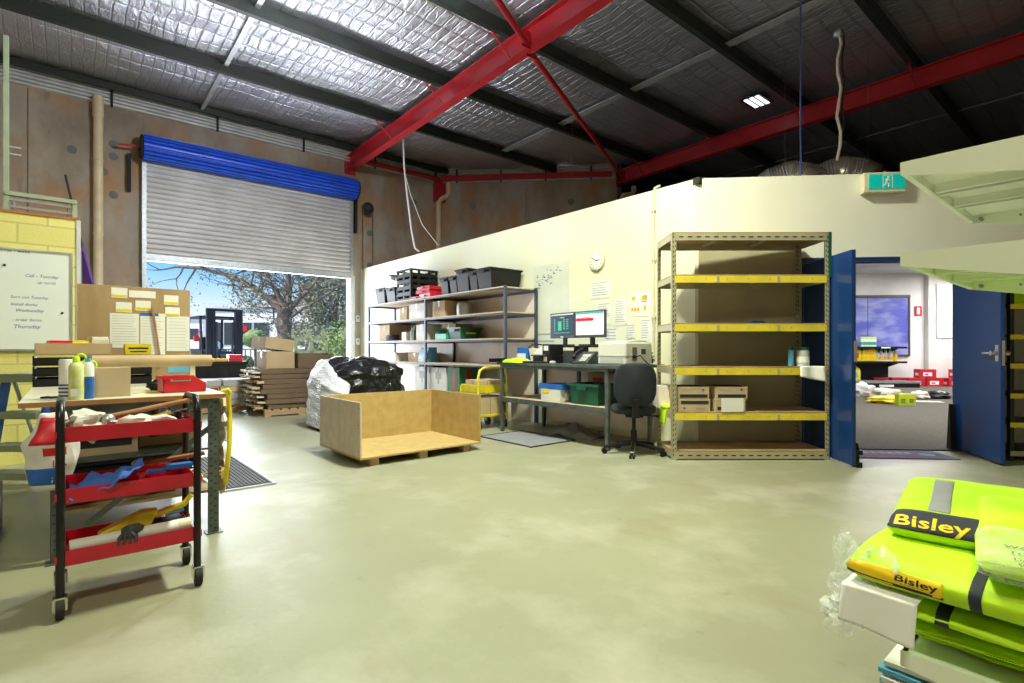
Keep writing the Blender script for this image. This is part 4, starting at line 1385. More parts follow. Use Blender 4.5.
q.grid(drape, 10, 12); q.build('sheet', M['paper'], r, smooth=True, solid=.0015)
for (x, y, c, lab) in ((1.25, .10, 'skyblue', 'blue and grey spray can on the rack, left one'), (1.285, .15, 'grayprint', 'grey spray can behind the blue one on the rack')):
    r = thing('spray_can', lab, 'can', rackp(x, y, .943), 0)
    q = MB(); q.lathe([(.024, 0), (.026, .01), (.026, .15), (.02, .165)], 14); q.build('can_body', M[c], r, smooth=True)
    q = MB(); q.lathe([(.018, .165), (.018, .20), (.014, .205)], 12); q.build('cap', M['green'], r, smooth=True)
r = thing('glass_jar', 'grey jar with a pale label on the rack next to the spray cans', 'jar', rackp(1.375, .10, .943), 0)
q = MB(); q.lathe([(.055, 0), (.06, .01), (.06, .15), (.055, .165)], 18); q.build('jar_body', M['printer2'], r, smooth=True)
q = MB(); q.lathe([(.058, .165), (.058, .195)], 18); q.build('lid', M['green'], r)
q = MB(); q.lathe([(.061, .04), (.061, .10)], 18); q.build('label_band', M['paper'], r)
r = thing('cable_coil', 'small blue and white coil on the middle rack shelf', 'coil', rackp(1.0, .30, 1.383), 0)
q = MB()
for i in range(3):
    q.tube([(.09 * math.cos(k * .6) * (1 - i * .15), .07 * math.sin(k * .6), .012 + i * .008) for k in range(12)], .008, 5)
q.build('coil_loops', M['blue'], r)
r = thing('work_gloves', 'yellow green gloves hanging out of the left side of the rack', 'gloves', rackp(.04, .3, .486), 0)
q = MB()
for k in range(5):
    q.tube([(-.02 - .01 * k, -.08 + .035 * k, .0), (-.045, -.08 + .035 * k, -.04), (-.05, -.08 + .04 * k, -.14 - .02 * (k % 3))], [.015, .016, .009], 7)
q.build('fingers', M['hiviz'], r, smooth=True)
q = MB(); q.ball((-.02, 0, .02), .09, sc=(.5, 1, .3)); q.build('cuff', M['hiviz'], r, smooth=True)

# dark rack right of the door
r = thing('storage_rack', 'dark shelving with yellow edges behind the right door leaf', 'rack', (4.98, 5.30, 0), OA)
for (x, y) in ((0, 0), (1.3, 0), (0, .5), (1.3, .5)):
    q = MB(); q.box(x, x + .04, y, y + .04, 0, 2.0); q.build('post', M['purlin'], r)
for z in (.10, .385, .675, .975, 1.265, 1.57, 1.95):
    q = MB(); q.box(0, 1.34, .0, .54, z - .02, z); q.build('shelf_board', M['purlin'], r)
    q = MB(); q.box(0, 1.34, -.006, .0, z - .05, z); q.build('front_beam', M['beam'] if z > .2 else M['rackpost'], r)
q = MB(); q.box(0, 1.34, .53, .545, 0, 2.0); q.build('back_panel', M['purlin'], r)
r = thing('green_garment', 'folded green yellow garment on the top of the dark rack', 'garment', (5.35, 5.52, 1.571), OA)
cushion(MB(), .6, .36, .14, 5).build('cloth', M['hiviz'], r, smooth=True)


# ---------------------------------------------------------------- open wooden crate box in the middle
r = thing('open_wooden_bin', 'large fibreboard bin with one side missing, on timber skids on the floor', 'bin', W(-3.41, 7.65, 0), ANG)
# local x 0..1.41, y 0..1.03 (y away from camera)
q = MB(); q.box(0, 1.41, 0, 1.03, .075, .093); q.build('base_board', M['mdf'], r, bevel=.002)
q = MB(); q.box(0, .018, 0, 1.03, .093, .615); q.build('side_panel', M['mdf_out'], r, bevel=.002)
q = MB(); q.box(1.392, 1.41, 0, 1.03, .093, .615); q.build('side_panel', M['mdf'], r, bevel=.002)
q = MB(); q.box(.018, 1.392, 1.012, 1.03, .093, .615); q.build('back_panel', M['mdf'], r, bevel=.002)
for x in (.12, .66, 1.20):
    q = MB(); q.box(x, x + .09, .03, 1.0, 0, .075); q.build('skid', M['timber'], r, bevel=.003)
q = MB()
for z in (.15, .4, .56):
    for y in (.03, 1.0):
        q.tube([(-.002, y, z), (.0, y, z)], .006, 6)
q.build('screw', M['dark'], r)

# ---------------------------------------------------------------- wrapped pallet of black bags
r = thing('wrapped_pallet', 'pallet heaped with black plastic covered goods and white stretch wrap', 'pallet load', W(-2.90, 5.62, 0), ANG)
# local x 0..1.18, y 0..1.12
q = MB()
for y in (.06, .5, .94):
    q.box(.05, 1.13, y, y + .1, 0, .09)
for k in range(7):
    q.box(.05 + k * .16, .15 + k * .16, .05, 1.05, .09, .11)
q.build('timber_pallet', M['timber'], r)


def heap(seed, x0, x1, y0, y1, z0, H, nu=40, nv=40, rough=.16):
    """closed lumpy load: sides rise to a rounded top"""
    def fn(u, v):
        t = 2 * PI * u
        k = (abs(math.cos(t)) ** 4 + abs(math.sin(t)) ** 4) ** -.25
        if v < .55:
            rr = 1 + .04 * math.sin(v * 9); z = z0 + (H * .72) * (v / .55)
        else:
            w_ = (v - .55) / .45
            rr = max(.0, 1 - w_ ** 1.7); z = z0 + H * (.72 + .28 * math.sin(w_ * PI / 2))
        d = Vector((math.cos(t) * k * rr, math.sin(t) * k * rr, z * 1.6))
        n_ = noise.noise(d * 1.6 + Vector((seed, 0, 0))) * rough + noise.noise(d * 5 + Vector((seed, 2, 0))) * rough * .45
        # ridge creases
        n_ += -.05 * abs(noise.noise(d * 3.1 + Vector((0, seed, 3))))
        return ((x0 + x1) / 2 + d.x * (x1 - x0) / 2 * (1 + n_), (y0 + y1) / 2 + d.y * (y1 - y0) / 2 * (1 + n_), z + n_ * .35 * (1 if v > .1 else 0))
    return MB().grid(fn, nu, nv)


o = heap(3, .12, 1.24, .10, 1.08, .11, .88, 56, 44).build('black_cover', M['bagblack'], r, smooth=True)


def wrapf(u, v):
    """stretch wrap over the door-side half and around the base"""
    t = PI * .60 + u * PI * .72
    k = (abs(math.cos(t)) ** 4 + abs(math.sin(t)) ** 4) ** -.25
    top = .93 - .30 * max(0, (u - .55) / .45)
    z = .04 + v * top
    rr = 1.03 + .02 * math.sin(v * 40 + 3 * u) * .6 - max(0, v - .75) * 1.1
    n_ = noise.noise(Vector((t * 3, z * 6, 9))) * .05
    return (.62 + math.cos(t) * k * .60 * (rr + n_), .58 + math.sin(t) * k * .57 * (rr + n_), z)


MB().grid(wrapf, 44, 34).build('stretch_wrap', mat('white stretch film', (.70, .73, .78), .22, bump=1.0, bscale=16, bdist=.03, stretch=(1, 1, 3)), r, smooth=True, solid=.002)

# ---------------------------------------------------------------- timber pallet stack
r = thing('pallet', 'low timber pallet under the stack of cardboard bundles', 'pallet', W(-3.03, 3.10, 0), ANG)
q = MB()
for y in (.0, .52, 1.08):
    q.box(0, 1.2, y, y + .09, .02, .10)
for k in range(9):
    q.box(k * .137, .1 + k * .137, 0, 1.17, .10, .12)
for k in range(3):
    q.box(k * .55, .1 + k * .55, 0, 1.17, 0, .02)
q.build('deck_boards', M['timber'], r)
rnd = random.Random(5)
for k in range(8):
    z = .121 + k * .083
    nm = ['brown cardboard bundle, lowest layer of the stack on the pallet', 'brown cardboard bundle, second layer of the stack', 'brown cardboard bundle, third layer of the stack',
          'brown cardboard bundle, fourth layer of the stack', 'brown cardboard bundle, fifth layer of the stack', 'brown cardboard bundle, sixth layer of the stack',
          'brown cardboard bundle, seventh layer, just under the top', 'brown cardboard bundle, top layer of the stack on the pallet'][k]
    o = thing('cardboard_bundle', nm, 'bundle', W(-3.03 + rnd.uniform(-.04, .04), 3.10 + rnd.uniform(-.04, .04), z), ANG + R(rnd.uniform(-2.5, 2.5)), 'cardboard bundles stacked on the pallet')
    q = MB()
    for j in range(7):
        y0 = .02 + j * .163
        dx = rnd.uniform(-.06, .06); w_ = rnd.uniform(.12, .155)
        q.box(dx + .0, 1.14 + rnd.uniform(-.03, .06), y0, y0 + w_, .001 + rnd.uniform(0, .006), .081)
    q.build('folded_sheets', M['dark_shaded_card'], o, bevel=.006)
    for j in range(7):
        y0 = .03 + j * .163 + rnd.uniform(-.02, .03)
        zz = rnd.uniform(.004, .03)
        q = MB(); q.box(-.10 - rnd.uniform(0, .05), -.02, y0, y0 + rnd.uniform(.04, .11), zz, zz + rnd.uniform(.02, .045)); q.build('loose_end', M[rnd.choice(('card2', 'card', 'cardw', 'card2'))], o, bevel=.005)
ZP = .788
carton('cardboard_box', 'brown box on the stack, under the tilted open box', W(-2.72, 2.60, ZP), ANG, .46, .60, .29, M['card'])
carton('cardboard_box', 'tilted brown box on top of the stack', W(-2.78, 2.62, ZP + .315), ANG + R(8), .50, .56, .20, M['card'], tilt=(0, 7))
carton('cardboard_box', 'shade-darkened brown box on the right of the stack under the slotted crates', W(-2.14, 2.62, ZP), ANG, .62, .70, .255, M['dark_shaded_card'])


def bottlecrate(label, loc, rz):
    o = thing('bottle_crate', label, 'crate', loc, rz, 'pale slotted crates on the stack')
    q = MB(); L, Wd, H = .56, .36, .21
    # long faces with rounded openings: build as grid strips
    q.box(-L / 2, L / 2, Wd / 2 - .016, Wd / 2, 0, .07)
    for s in (-1,):
        for (x0, x1) in ((-L / 2, -L / 2 + .05), (-.035, .035), (L / 2 - .05, L / 2)):
            q.box(x0, x1, s * Wd / 2 - .008, s * Wd / 2 + .008, 0, H)
        q.box(-L / 2, L / 2, s * Wd / 2 - .008, s * Wd / 2 + .008, 0, .05); 
        for c_ in (-.135, .135):
            # rounded shoulders below the opening
            n = 8
            pts = [(c_ - .11, .05)] + [(c_ - .10 * math.cos(PI * i / n), .14 - .09 * math.sin(PI * i / n)) for i in range(n + 1)] + [(c_ + .11, .05), (c_ + .11, .04), (c_ - .11, .04)]
            for i in range(n):
                a0, a1 = PI * i / n, PI * (i + 1) / n
                q.prism([(c_ - .10 * math.cos(a0), .045), (c_ - .10 * math.cos(a1), .045), (c_ - .10 * math.cos(a1), .135 - .09 * math.sin(a1) + .001), (c_ - .10 * math.cos(a0), .135 - .09 * math.sin(a0) + .001)], s * Wd / 2 - .008, s * Wd / 2 + .008, 'y')
        for x in (-L / 2, L / 2 - .016):
            q.box(x, x + .016, -Wd / 2, Wd / 2, 0, .07)
            q.box(x, x + .016, -Wd / 2, -Wd / 2 + .06, 0, H); q.box(x, x + .016, -Wd / 2, Wd / 2, .07, .10)
    q.box(-L / 2, L / 2, -Wd / 2, Wd / 2, 0, .012)
    q.build('crate_body', M['greentimber'], o)
    return o


bottlecrate('pale green slotted crate, lower of the two on the stack', W(-2.16, 2.75, ZP + .259), R(24))
bottlecrate('pale green slotted crate, upper of the two on the stack', W(-2.20, 2.75, ZP + .471), R(21))

# second low pallet with boxes and steel carton stack
r = thing('pallet', 'timber pallet under the grey and yellow boxes left of the cardboard stack', 'pallet', W(-4.0, 2.05, 0), ANG)
q = MB()
for y in (.0, .4, .8):
    q.box(0, 1.0, y, y + .08, .02, .10)
for k in range(7):
    q.box(k * .15, .1 + k * .15, 0, .88, .10, .12)
q.build('deck_boards', M['timber'], r)
cols = ['card', 'printer2', 'yellow', 'printer2', 'redenamel', 'card2', 'printer2', 'grayprint']
k = 0
for layer in range(4):
    for j in range(2):
        h = .112
        names = [('flat tan and red case in the lowest layer, left half, on the back pallet', 'flat case in the lowest layer, right half, on the back pallet'),
                 ('flat grey case with red end, second layer left, on the back pallet', 'flat case in the second layer right, on the back pallet'),
                 ('flat case in the third layer left, on the back pallet', 'flat case with yellow end in the third layer right, on the back pallet'),
                 ('grey flat case on top left of the back pallet', 'grey flat case on top right of the back pallet')][layer][j]
        carton('flat_case', names, W(-3.73 + j * .47 + .02 * layer, 1.62, .121 + layer * (h + .003)), ANG + R(rnd.uniform(-3, 3)), .44, .74, h,
               M[['card', 'printer2', 'card', 'printer2'][layer]], tape=False, group='flat cases on the back pallet',
               marks=[('f', 0, h / 2, .40, h * .6, cols[k]), ('l', 0, h / 2, .6, h * .55, cols[(k + 2) % 8])])
        k += 1
r = thing('pallet_bin', 'large black pallet bin standing in the shutter opening', 'bin', W(-3.62, .70, 0), ANG)
q = MB()
q.box(-.8, .8, -.35, .35, .12, .14); q.box(-.8, .8, -.35, -.33, .12, .86); q.box(-.8, .8, .33, .35, .12, .86); q.box(-.8, -.78, -.35, .35, .12, .86); q.box(.78, .8, -.35, .35, .12, .86)
for k in range(9):
    q.box(-.76 + k * .18, -.72 + k * .18, -.365, -.35, .15, .82)
q.build('bin_body', M['black'], r)
q = MB(); q.box(-.83, .83, -.38, -.33, .82, .88); q.box(-.83, .83, .33, .38, .82, .88); q.box(-.83, -.78, -.38, .38, .82, .88); q.box(.78, .83, -.38, .38, .82, .88); q.build('rim', M['black'], r, bevel=.006)
for x in (-.72, 0, .72):
    q = MB(); q.box(x - .07, x + .07, -.34, .34, 0, .12); q.build('runner', M['black'], r)
q = MB(); q.box(-.78, .78, -.33, .33, .78, .80); q.build('load_sheet', M['card'], r)
r = thing('spirit_level', 'orange yellow flat tool lying across the black pallet bin', 'tool', W(-3.55, .98, .882), ANG)
q = MB(); q.box(-.45, .42, -.05, .04, 0, .055); q.box(-.38, -.30, -.052, .042, .01, .04); q.build('tool_body', M['orange'], r, bevel=.01)
r = thing('red_box', 'small dark red box on the right end of the black pallet bin', 'box', W(-3.0, .93, .881), ANG)
q = MB(); q.box(-.12, .12, -.1, .1, 0, .12); q.box(-.125, .125, -.105, .105, .1, .13); q.build('body', M['redenamel'], r, bevel=.006)
r = thing('plastic_bag', 'crumpled white plastic on the left of the black pallet bin', 'bag', W(-4.15, .93, .86), ANG)
q = MB(); q.ball((0, 0, .06), .2, 18, 12, wob=.6, sc=(1.1, .8, .45)); q.build('bag_skin', M['wrap'], r, smooth=True)

# ---------------------------------------------------------------- ribbed mat near the bench
r = thing('ribbed_mat', 'grey ribbed rubber mat on the floor behind the workbench', 'mat', W(-4.60, 7.72, 0), ANG)
q = MB(); q.box(0, .40, 0, 1.56, .001, .008)
for k in range(13):
    q.box(.012 + k * .030, .028 + k * .030, .03, 1.53, .008, .015)
q.build('ribs', M['mat_rub'], r)
q = MB(); q.box(-.02, .0, -.02, 1.58, .001, .010); q.box(.40, .42, -.02, 1.58, .001, .010); q.box(0, .40, -.02, 0, .001, .010); q.box(0, .4, 1.56, 1.58, .001, .01); q.build('border', M['galv'], r)

# ---------------------------------------------------------------- left workbench
BX, BA = -5.70, 8.76
r = thing('packing_bench', 'pale topped packing bench with slotted steel legs at the left', 'workbench', W(BX, BA, 0), ANG)
# local x 0..0.92, y 0..2.1
q = MB(); q.box(0, .93, 0, 1.97, .826, .85); q.build('bench_top', mat('cream laminate', (.66, .62, .46), .35, scale=2), r, bevel=.002)
q = MB(); q.box(-.001, .931, -.002, .0, .822, .848); q.build('wood_edge', M['wood'], r)
def angle_leg(q, x, y, sx, sy, H):
    q.box(min(x, x + .06 * sx), max(x, x + .06 * sx), min(y, y + .004 * sy), max(y, y + .004 * sy), 0, H)
    q.box(min(x, x + .004 * sx), max(x, x + .004 * sx), min(y, y + .06 * sy), max(y, y + .06 * sy), 0, H)
for (x, y, sx, sy) in ((.12, .03, 1, 1), (.90, .03, -1, 1), (.12, 1.93, 1, -1), (.90, 1.93, -1, -1)):
    q = MB(); angle_leg(q, x, y, sx, sy, .826); p = q.build('leg', M['gsteel'], r)
    if y < 1:
        q = MB()
        z = .03
        while z < .8:
            q.tube([(x + .018 * sx, y - .002, z), (x + .018 * sx, y, z)], .006, 6); q.tube([(x + .042 * sx, y - .002, z + .02), (x + .042 * sx, y, z + .02)], .006, 6)
            z += .045
        q.build('slot_row', M['ink'], p)
    q = MB(); q.box(min(x - .02, x + .07 * sx), max(x + .02, x + .07 * sx), y - .02 if sy > 0 else y - .07, y + .07 if sy > 0 else y + .02, 0, .006); q.build('foot', M['gsteel'], p)
q = MB(); q.box(.12, .90, .04, .06, .76, .826); q.box(.12, .14, .04, 1.93, .76, .826); q.box(.88, .90, .04, 1.93, .76, .826); q.build('top_rail', M['gsteel'], r)
q = MB(); q.add([(.86, .07, .62), (.86, .07, .66), (.16, .07, .10), (.16, .07, .06), (.86, .075, .62), (.86, .075, .66), (.16, .075, .10), (.16, .075, .06)],
                [(0, 1, 2, 3), (4, 5, 6, 7), (0, 1, 5, 4), (2, 3, 7, 6), (1, 2, 6, 5), (0, 3, 7, 4)]); q.build('diagonal_brace', M['gsteel'], r)
q = MB(); q.box(.13, .89, .10, 1.92, .235, .25); q.build('lower_shelf', M['card'], r)
q = MB(); q.box(.13, .89, .10, 1.92, .50, .512); q.build('middle_shelf', M['gsteel'], r)


def Bn(x, y, z=.85):
    return W(BX + x, BA - y, z)


# goods inside the bench
carton('cardboard_box', 'tan box with a black printed band under the bench', Bn(.34, .42, .513), ANG, .34, .40, .235, M['card2'], marks=[('f', .02, .08, .24, .07, 'ink'), ('f', .09, .19, .03, .025, 'inkb'), ('f', -.08, .19, .12, .008, 'grayprint')])
carton('cardboard_box', 'long brown box under the bench beside the diagonal brace', Bn(.70, .70, .513), ANG, .34, .60, .20, M['card'], marks=[('f', 0, .1, .12, .05, 'grayprint')])
carton('cardboard_box', 'dusty brown box on the low shelf of the bench', Bn(.42, .60, .251), ANG, .55, .80, .13, M['dark_shaded_card'])
r = thing('folded_tarpaulin', 'dark folded tarpaulin lying on the low shelf of the bench', 'tarpaulin', Bn(.50, .60, .382), ANG)
q = MB()
for k in range(3):
    q.box(-.34 + .02 * k, .34 - .015 * k, -.36, .36, k * .034, k * .034 + .03)
q.build('folds', M['hivizdark'], r, bevel=.012)
r = thing('black_bag', 'limp black plastic bags bundled below the bench top', 'bag', Bn(.50, .62, .72), ANG)
q = MB(); q.ball((0, 0, .0), .3, 22, 12, wob=.5, sc=(1.1, .8, .22)); q.build('bag_skin', M['bagblack'], r, smooth=True)
r = thing('strapping_coil', 'black and yellow strapping bands curling out from under the bench', 'strapping', Bn(.62, .2, 0), ANG)
q = MB()
for k in range(3):
    q.tube([(-.45 + i * .09, .05 * math.sin(i * .5), .25 + .006 * i * i * .4 + k * .03 - .02 * k * math.sin(i)) for i in range(8)], .006, 5)
q.build('black_band', M['dark'], r)
q = MB()
for k in range(2):
    q.tube([(-.45 + i * .10, -.02 + .05 * math.sin(i * .5), .265 + .008 * i + k * .02) for i in range(9)], .005, 5)
q.build('yellow_band', M['yellow'], r)
r = thing('yellow_strap', 'yellow webbing strap hanging from the right corner of the bench', 'strap', Bn(.97, .12, 0), ANG)
q = MB()
def strapf(u, v):
    z = .84 - v * .58
    return ((u - .5) * .028 + .012 * math.sin(v * 5), .02 * math.sin(v * 7), z)
q.grid(strapf, 2, 24); q.build('webbing', M['yellow'], r, smooth=True, solid=.004)
q = MB(); q.tube([(-.04, 0, .852), (.0, 0, .862), (.012, 0, .84)], .012, 6); q.build('hook', M['yellow'], r)
r = thing('rag_bundle', 'pale rags and torn card hung beside the right bench leg', 'rags', Bn(.97, .32, .30), ANG)
for (z, c, s) in ((.0, 'card2', .10), (.12, 'whitecloth', .07), (.30, 'cardw', .09), (.46, 'card2', .06)):
    q = MB(); q.ball((0, .03 * math.sin(z * 20), z), s, 12, 9, wob=.6, sc=(.4, 1.2, 1.1), seed=z * 10); q.build('rag', M[c], r, smooth=True)

# on the bench top
carton('cardboard_box', 'plain tan carton at the front of the packing bench', Bn(.375, .21), ANG, .185, .15, .165, M['card2'])
openbin('parts_bin', 'red open fronted parts bin on the packing bench', Bn(.745, .30), ANG + R(186), .235, .14, .105, M['red'])
q = MB()
pb = bpy.data.objects['parts_bin.001'] if 'parts_bin.001' in bpy.data.objects else bpy.data.objects['parts_bin']
q.box(-.03, .08, .0705, .072, .07, .092); q.build('label_card', M['printer2'], pb)
q = MB()
for k in range(9):
    q.box(-.022 + k * .010, -.015 + k * .010, .072, .0726, .076, .086)
q.build('print', M['ink'], pb)
r = thing('spray_can', 'yellow green spray bottle at the bench front left', 'can', Bn(.225, .045), ANG)
q = MB(); q.lathe([(.030, 0), (.033, .006), (.033, .175), (.024, .195), (.014, .2)], 18); q.build('can_body', mat('lime printed can', (.55, .62, .16), .4, scale=20, col2=(.72, .78, .45)), r, smooth=True)
q = MB(); q.lathe([(.016, .2), (.016, .225), (.010, .232)], 12); q.build('nozzle', M['hiviz'], r, smooth=True)
q = MB(); q.box(-.024, .012, -.0345, -.0325, .02, .06); q.build('label_patch', M['paper'], r)
r = thing('spray_can', 'blue and white slim can behind the lime spray bottle', 'can', Bn(.275, .075), ANG)
q = MB(); q.lathe([(.024, 0), (.026, .006), (.026, .13)], 18); q.build('can_body', M['blue'], r, smooth=True)
q = MB(); q.lathe([(.0265, .12), (.0265, .18), (.016, .2)], 18); q.build('upper_band', M['paper'], r, smooth=True)
q = MB(); q.lathe([(.014, .2), (.014, .222)], 12); q.build('cap', M['skyblue'], r, smooth=True)
r = thing('wipes_tub', 'white tub with dark blue stripes at the left end of the bench', 'tub', Bn(.19, .16), ANG)
q = MB(); q.lathe([(.036, 0), (.038, .006), (.038, .205), (.034, .215)], 20); q.build('tub_body', M['paper'], r, smooth=True)
q = MB()
for z in (.012, .032, .052, .07):
    q.lathe([(.0387, z), (.0387, z + .010)], 20)
q.build('blue_stripes', M['inkb'], r)
r = thing('scissors', 'black handled scissors lying at the left of the bench', 'scissors', Bn(.13, .26), ANG + R(60))
q = MB(); q.prism([(0, -.006), (.12, 0), (0, .008)], .002, .005, 'z'); q.build('blade', M['chrome'], r)
for s in (-1, 1):
    q = MB(); q.tube([(-.03 + .028 * math.cos(t), s * .02 + .014 * math.sin(t), .006) for t in [i * PI / 5 for i in range(11)]], .005, 6); q.build('finger_loop', M['black'], r)
r = thing('work_gloves', 'black rubber glove lying behind the plain carton', 'gloves', Bn(.64, .52), ANG)
q = MB(); q.ball((0, 0, .035), .06, 14, 10, wob=.4, sc=(1, .8, .55)); q.build('palm', M['black'], r, smooth=True)
for k in range(5):
    q = MB(); q.tube([(.03, -.04 + .02 * k, .04), (.09, -.05 + .025 * k, .045 + .01 * k), (.13, -.05 + .028 * k, .02)], [.013, .012, .008], 7); q.build('finger', M['black'], r, smooth=True)
r = thing('tape_strip', 'yellow strips and orange tape lying on the bench by the red bin', 'tape', Bn(.60, .34), ANG)
q = MB(); q.box(-.10, .12, -.02, -.004, 0, .004); q.box(-.05, .14, .01, .03, 0, .005, T=Matrix.Rotation(R(12), 4, 'Z')); q.build('strip', M['yellow'], r)
# roll dispenser
r = thing('kraft_paper_roll', 'long brown kraft paper roll lying across the dispenser on the bench', 'paper roll', Bn(.02, 1.13, 1.03), ANG)
q = MB(); q.tube([(.30, 0, 0), (1.04, 0, 0)], .045, 24); q.tube([(.29, 0, 0), (1.05, 0, 0)], .016, 10); q.build('roll', M['kraft'], r, smooth=True)
r2 = thing('roll_dispenser', 'cream cast stand with a round foot holding the kraft roll end', 'dispenser', Bn(.93, 1.13), ANG)
q = MB(); q.prism([(-.09, -.08), (.09, -.08), (.09, .08), (-.09, .08)], 0, .02, 'z'); q.lathe([(.07, .02), (.04, .04)], 18); q.build('foot', M['cream'], r2, bevel=.006)
q = MB(); q.box(-.018, .018, -.02, .02, .02, .185); q.build('upright', M['cream'], r2, bevel=.004)
q = MB(); q.tube([(.022, 0, .18), (-.03, 0, .18)], .02, 12); q.build('pin', M['galv'], r2)
r3 = thing('roll_dispenser', 'cream cast stand hidden behind the bench carton, left end of the kraft roll', 'dispenser', Bn(.27, 1.13), ANG)
q = MB(); q.prism([(-.06, -.08), (.06, -.08), (.06, .08), (-.06, .08)], 0, .02, 'z'); q.build('foot', M['cream'], r3, bevel=.006)
q = MB(); q.box(-.018, .018, -.02, .02, .02, .185); q.build('upright', M['cream'], r3, bevel=.004)
# yellow looped tie at the left of the roll
r = thing('tape_loop', 'bright yellow looped band hung over the left end of the kraft roll', 'band', Bn(.26, .98, 1.03), ANG)
for (cx, cz, rr) in ((0, .03, .024), (.055, -.02, .026)):
    q = MB(); q.tube([(cx + rr * math.cos(t), -.0, cz + rr * 1.1 * math.sin(t)) for t in [i * PI / 7 for i in range(15)]], .006, 6); q.build('loop', M['hiviz'], r, smooth=True)
# black parts trays at the back of the bench with things on it
r = thing('tray_stack', 'stack of black shallow trays behind the kraft roll', 'tray', Bn(.30, 1.62), ANG)
for k in range(3):
    z = .0 + k * .075
    q = MB(); q.box(-.30, .40, -.2, .2, z, z + .01); q.box(-.30, .40, -.2, -.19, z, z + .055); q.box(-.3, .4, .19, .2, z, z + .055); q.box(-.3, -.29, -.2, .2, z, z + .07); q.box(.39, .4, -.2, .2, z, z + .07)
    q.build('tray', M['black'], r)
r = thing('cardboard_tray', 'low cardboard tray full of odds and ends on the black trays', 'tray', Bn(.23, 1.60, 1.076), ANG)
q = MB(); q.box(-.22, .22, -.16, .16, 0, .006); q.box(-.22, .22, -.16, -.155, 0, .085); q.box(-.22, .22, .155, .16, 0, .085); q.box(-.22, -.215, -.16, .16, 0, .085); q.box(.215, .22, -.16, .16, 0, .085); q.build('tray_body', M['card'], r)
for lab, c, x, sx, h in (('red box in the cardboard tray', 'redenamel', -.08, .15, .10), ('yellow pad in the cardboard tray', 'yellow', .04, .14, .10), ('cream roll leaning in the cardboard tray', 'cream', .14, .11, .13)):
    o = thing('small_box', lab, 'box', Bn(.23 + x, 1.60, 1.083), ANG + R(10))
    q = MB(); q.box(-sx / 2, sx / 2, -.08, .08, 0, h - .012); q.box(-sx / 2 + .004, sx / 2 - .004, -.076, .076, h - .012, h); q.build('body', M[c], o, bevel=.006)
r = carton('small_box', 'yellow printed box right of the cardboard tray', Bn(.62, 1.60, 1.076), ANG, .17, .2, .085, M['yellow'], tape=False, marks=[('f', 0, .05, .13, .012, 'ink'), ('f', 0, .025, .11, .008, 'ink')])
# board with papers
r = thing('notice_board', 'brown plywood board with white sheets and yellow tickets at the back of the bench', 'notice board', Bn(.25, 1.94, .851), ANG)
q = MB(); q.box(0, .79, -.0, .018, 0, .80); q.build('board', M['ply'], r, bevel=.002)
def pap(x0, x1, z0, z1, m='paper', n=0):
    q = MB(); q.box(x0, x1, -.003, 0, z0, z1); o = q.build('pinned_sheet', M[m], r)
    if n:
        q = MB()
        for i in range(n):
            z = z1 - .02 - i * (z1 - z0 - .03) / n
            q.box(x0 + .015, x1 - .015 - random.random() * .03, -.0036, -.003, z - .003, z)
        q.build('typed_lines', M['grayprint'], o)
    return o
pap(.21, .41, .28, .57, n=12); pap(.42, .60, .22, .58, n=14); pap(.61, .785, .25, .56, n=10); pap(.62, .78, .06, .21, 'skyblue', 4)
for (x0, z0) in ((.22, .70), (.25, .58), (.385, .60), (.59, .66), (.60, .555)):
    o = pap(x0, x0 + .11, z0, z0 + .085)
    q = MB(); q.box(x0 + .005, x0 + .105, -.0038, -.003, z0 + .006, z0 + .026); q.build('yellow_strip', M['yellow'], o)
pap(.34, .53, .71, .77)
q = MB(); q.box(.42, .55, -.0042, -.003, .555, .58); q.build('blue_heading', M['blue'], r)
q = MB(); q.box(.66, .675, -.02, -.006, .04, .56, T=Matrix.Rotation(R(-7), 4, 'Y'))
tag(q.build('thin_stick', M['wood'], loc=Bn(.16, 1.935, .851), rz=ANG), 'thin wooden stick leaning on the papers of the brown board', 'stick')

# ---------------------------------------------------------------- red trolley
r = thing('red_trolley', 'three tier red tray trolley with black tube frame on castors', 'trolley', W(-5.535, 9.46, 0), ANG)
TW, TD = .50, .33       # local x 0..TW, y 0..TD
for x in (0, TW):
    q = MB()
    q.tube([(x, -.0, .075), (x, 0, .82), (x, .018, .865), (x, .06, .885), (x, TD - .06, .885), (x, TD - .018, .865), (x, TD, .84), (x, TD, .075)], .016, 12)
    q.build('side_frame', M['blackm'], r, smooth=True)
for k, z in enumerate((.205, .465, .725)):
    q = MB(); t = .003; H = .066
    q.box(.018, TW - .018, .0, TD, z, z + t); q.box(.018, TW - .018, 0, t, z, z + H); q.box(.018, TW - .018, TD - t, TD, z, z + H)
    q.box(.016, .019, 0, TD, z, z + H); q.box(TW - .019, TW - .016, 0, TD, z, z + H)
    tr = q.build('tray', M['redenamel'], r, bevel=.002)
    for x in (-.018, TW + .01):
        for y in (.0, TD):
            q = MB(); q.box(x, x + .008, y - .012, y + .012, z + .02, z + .05); q.build('tray_bolt', M['redenamel'], tr)
for x in (0, TW):
    for y in (0, TD):
        q = MB(); q.tube([(x - .014, y - .02, .041), (x + .014, y - .02, .041)], .041, 18); q.build('castor_wheel', M['dark'], r, smooth=True)
        q = MB(); q.box(x - .024, x - .017, y - .035, y + .01, .035, .085); q.box(x + .017, x + .024, y - .035, y + .01, .035, .085); q.box(x - .022, x + .022, y - .03, y + .015, .078, .088); q.build('castor_fork', M['chrome'], r)


def T3(x, y, z):
    return W(-5.535 + x, 9.46 - y, z)


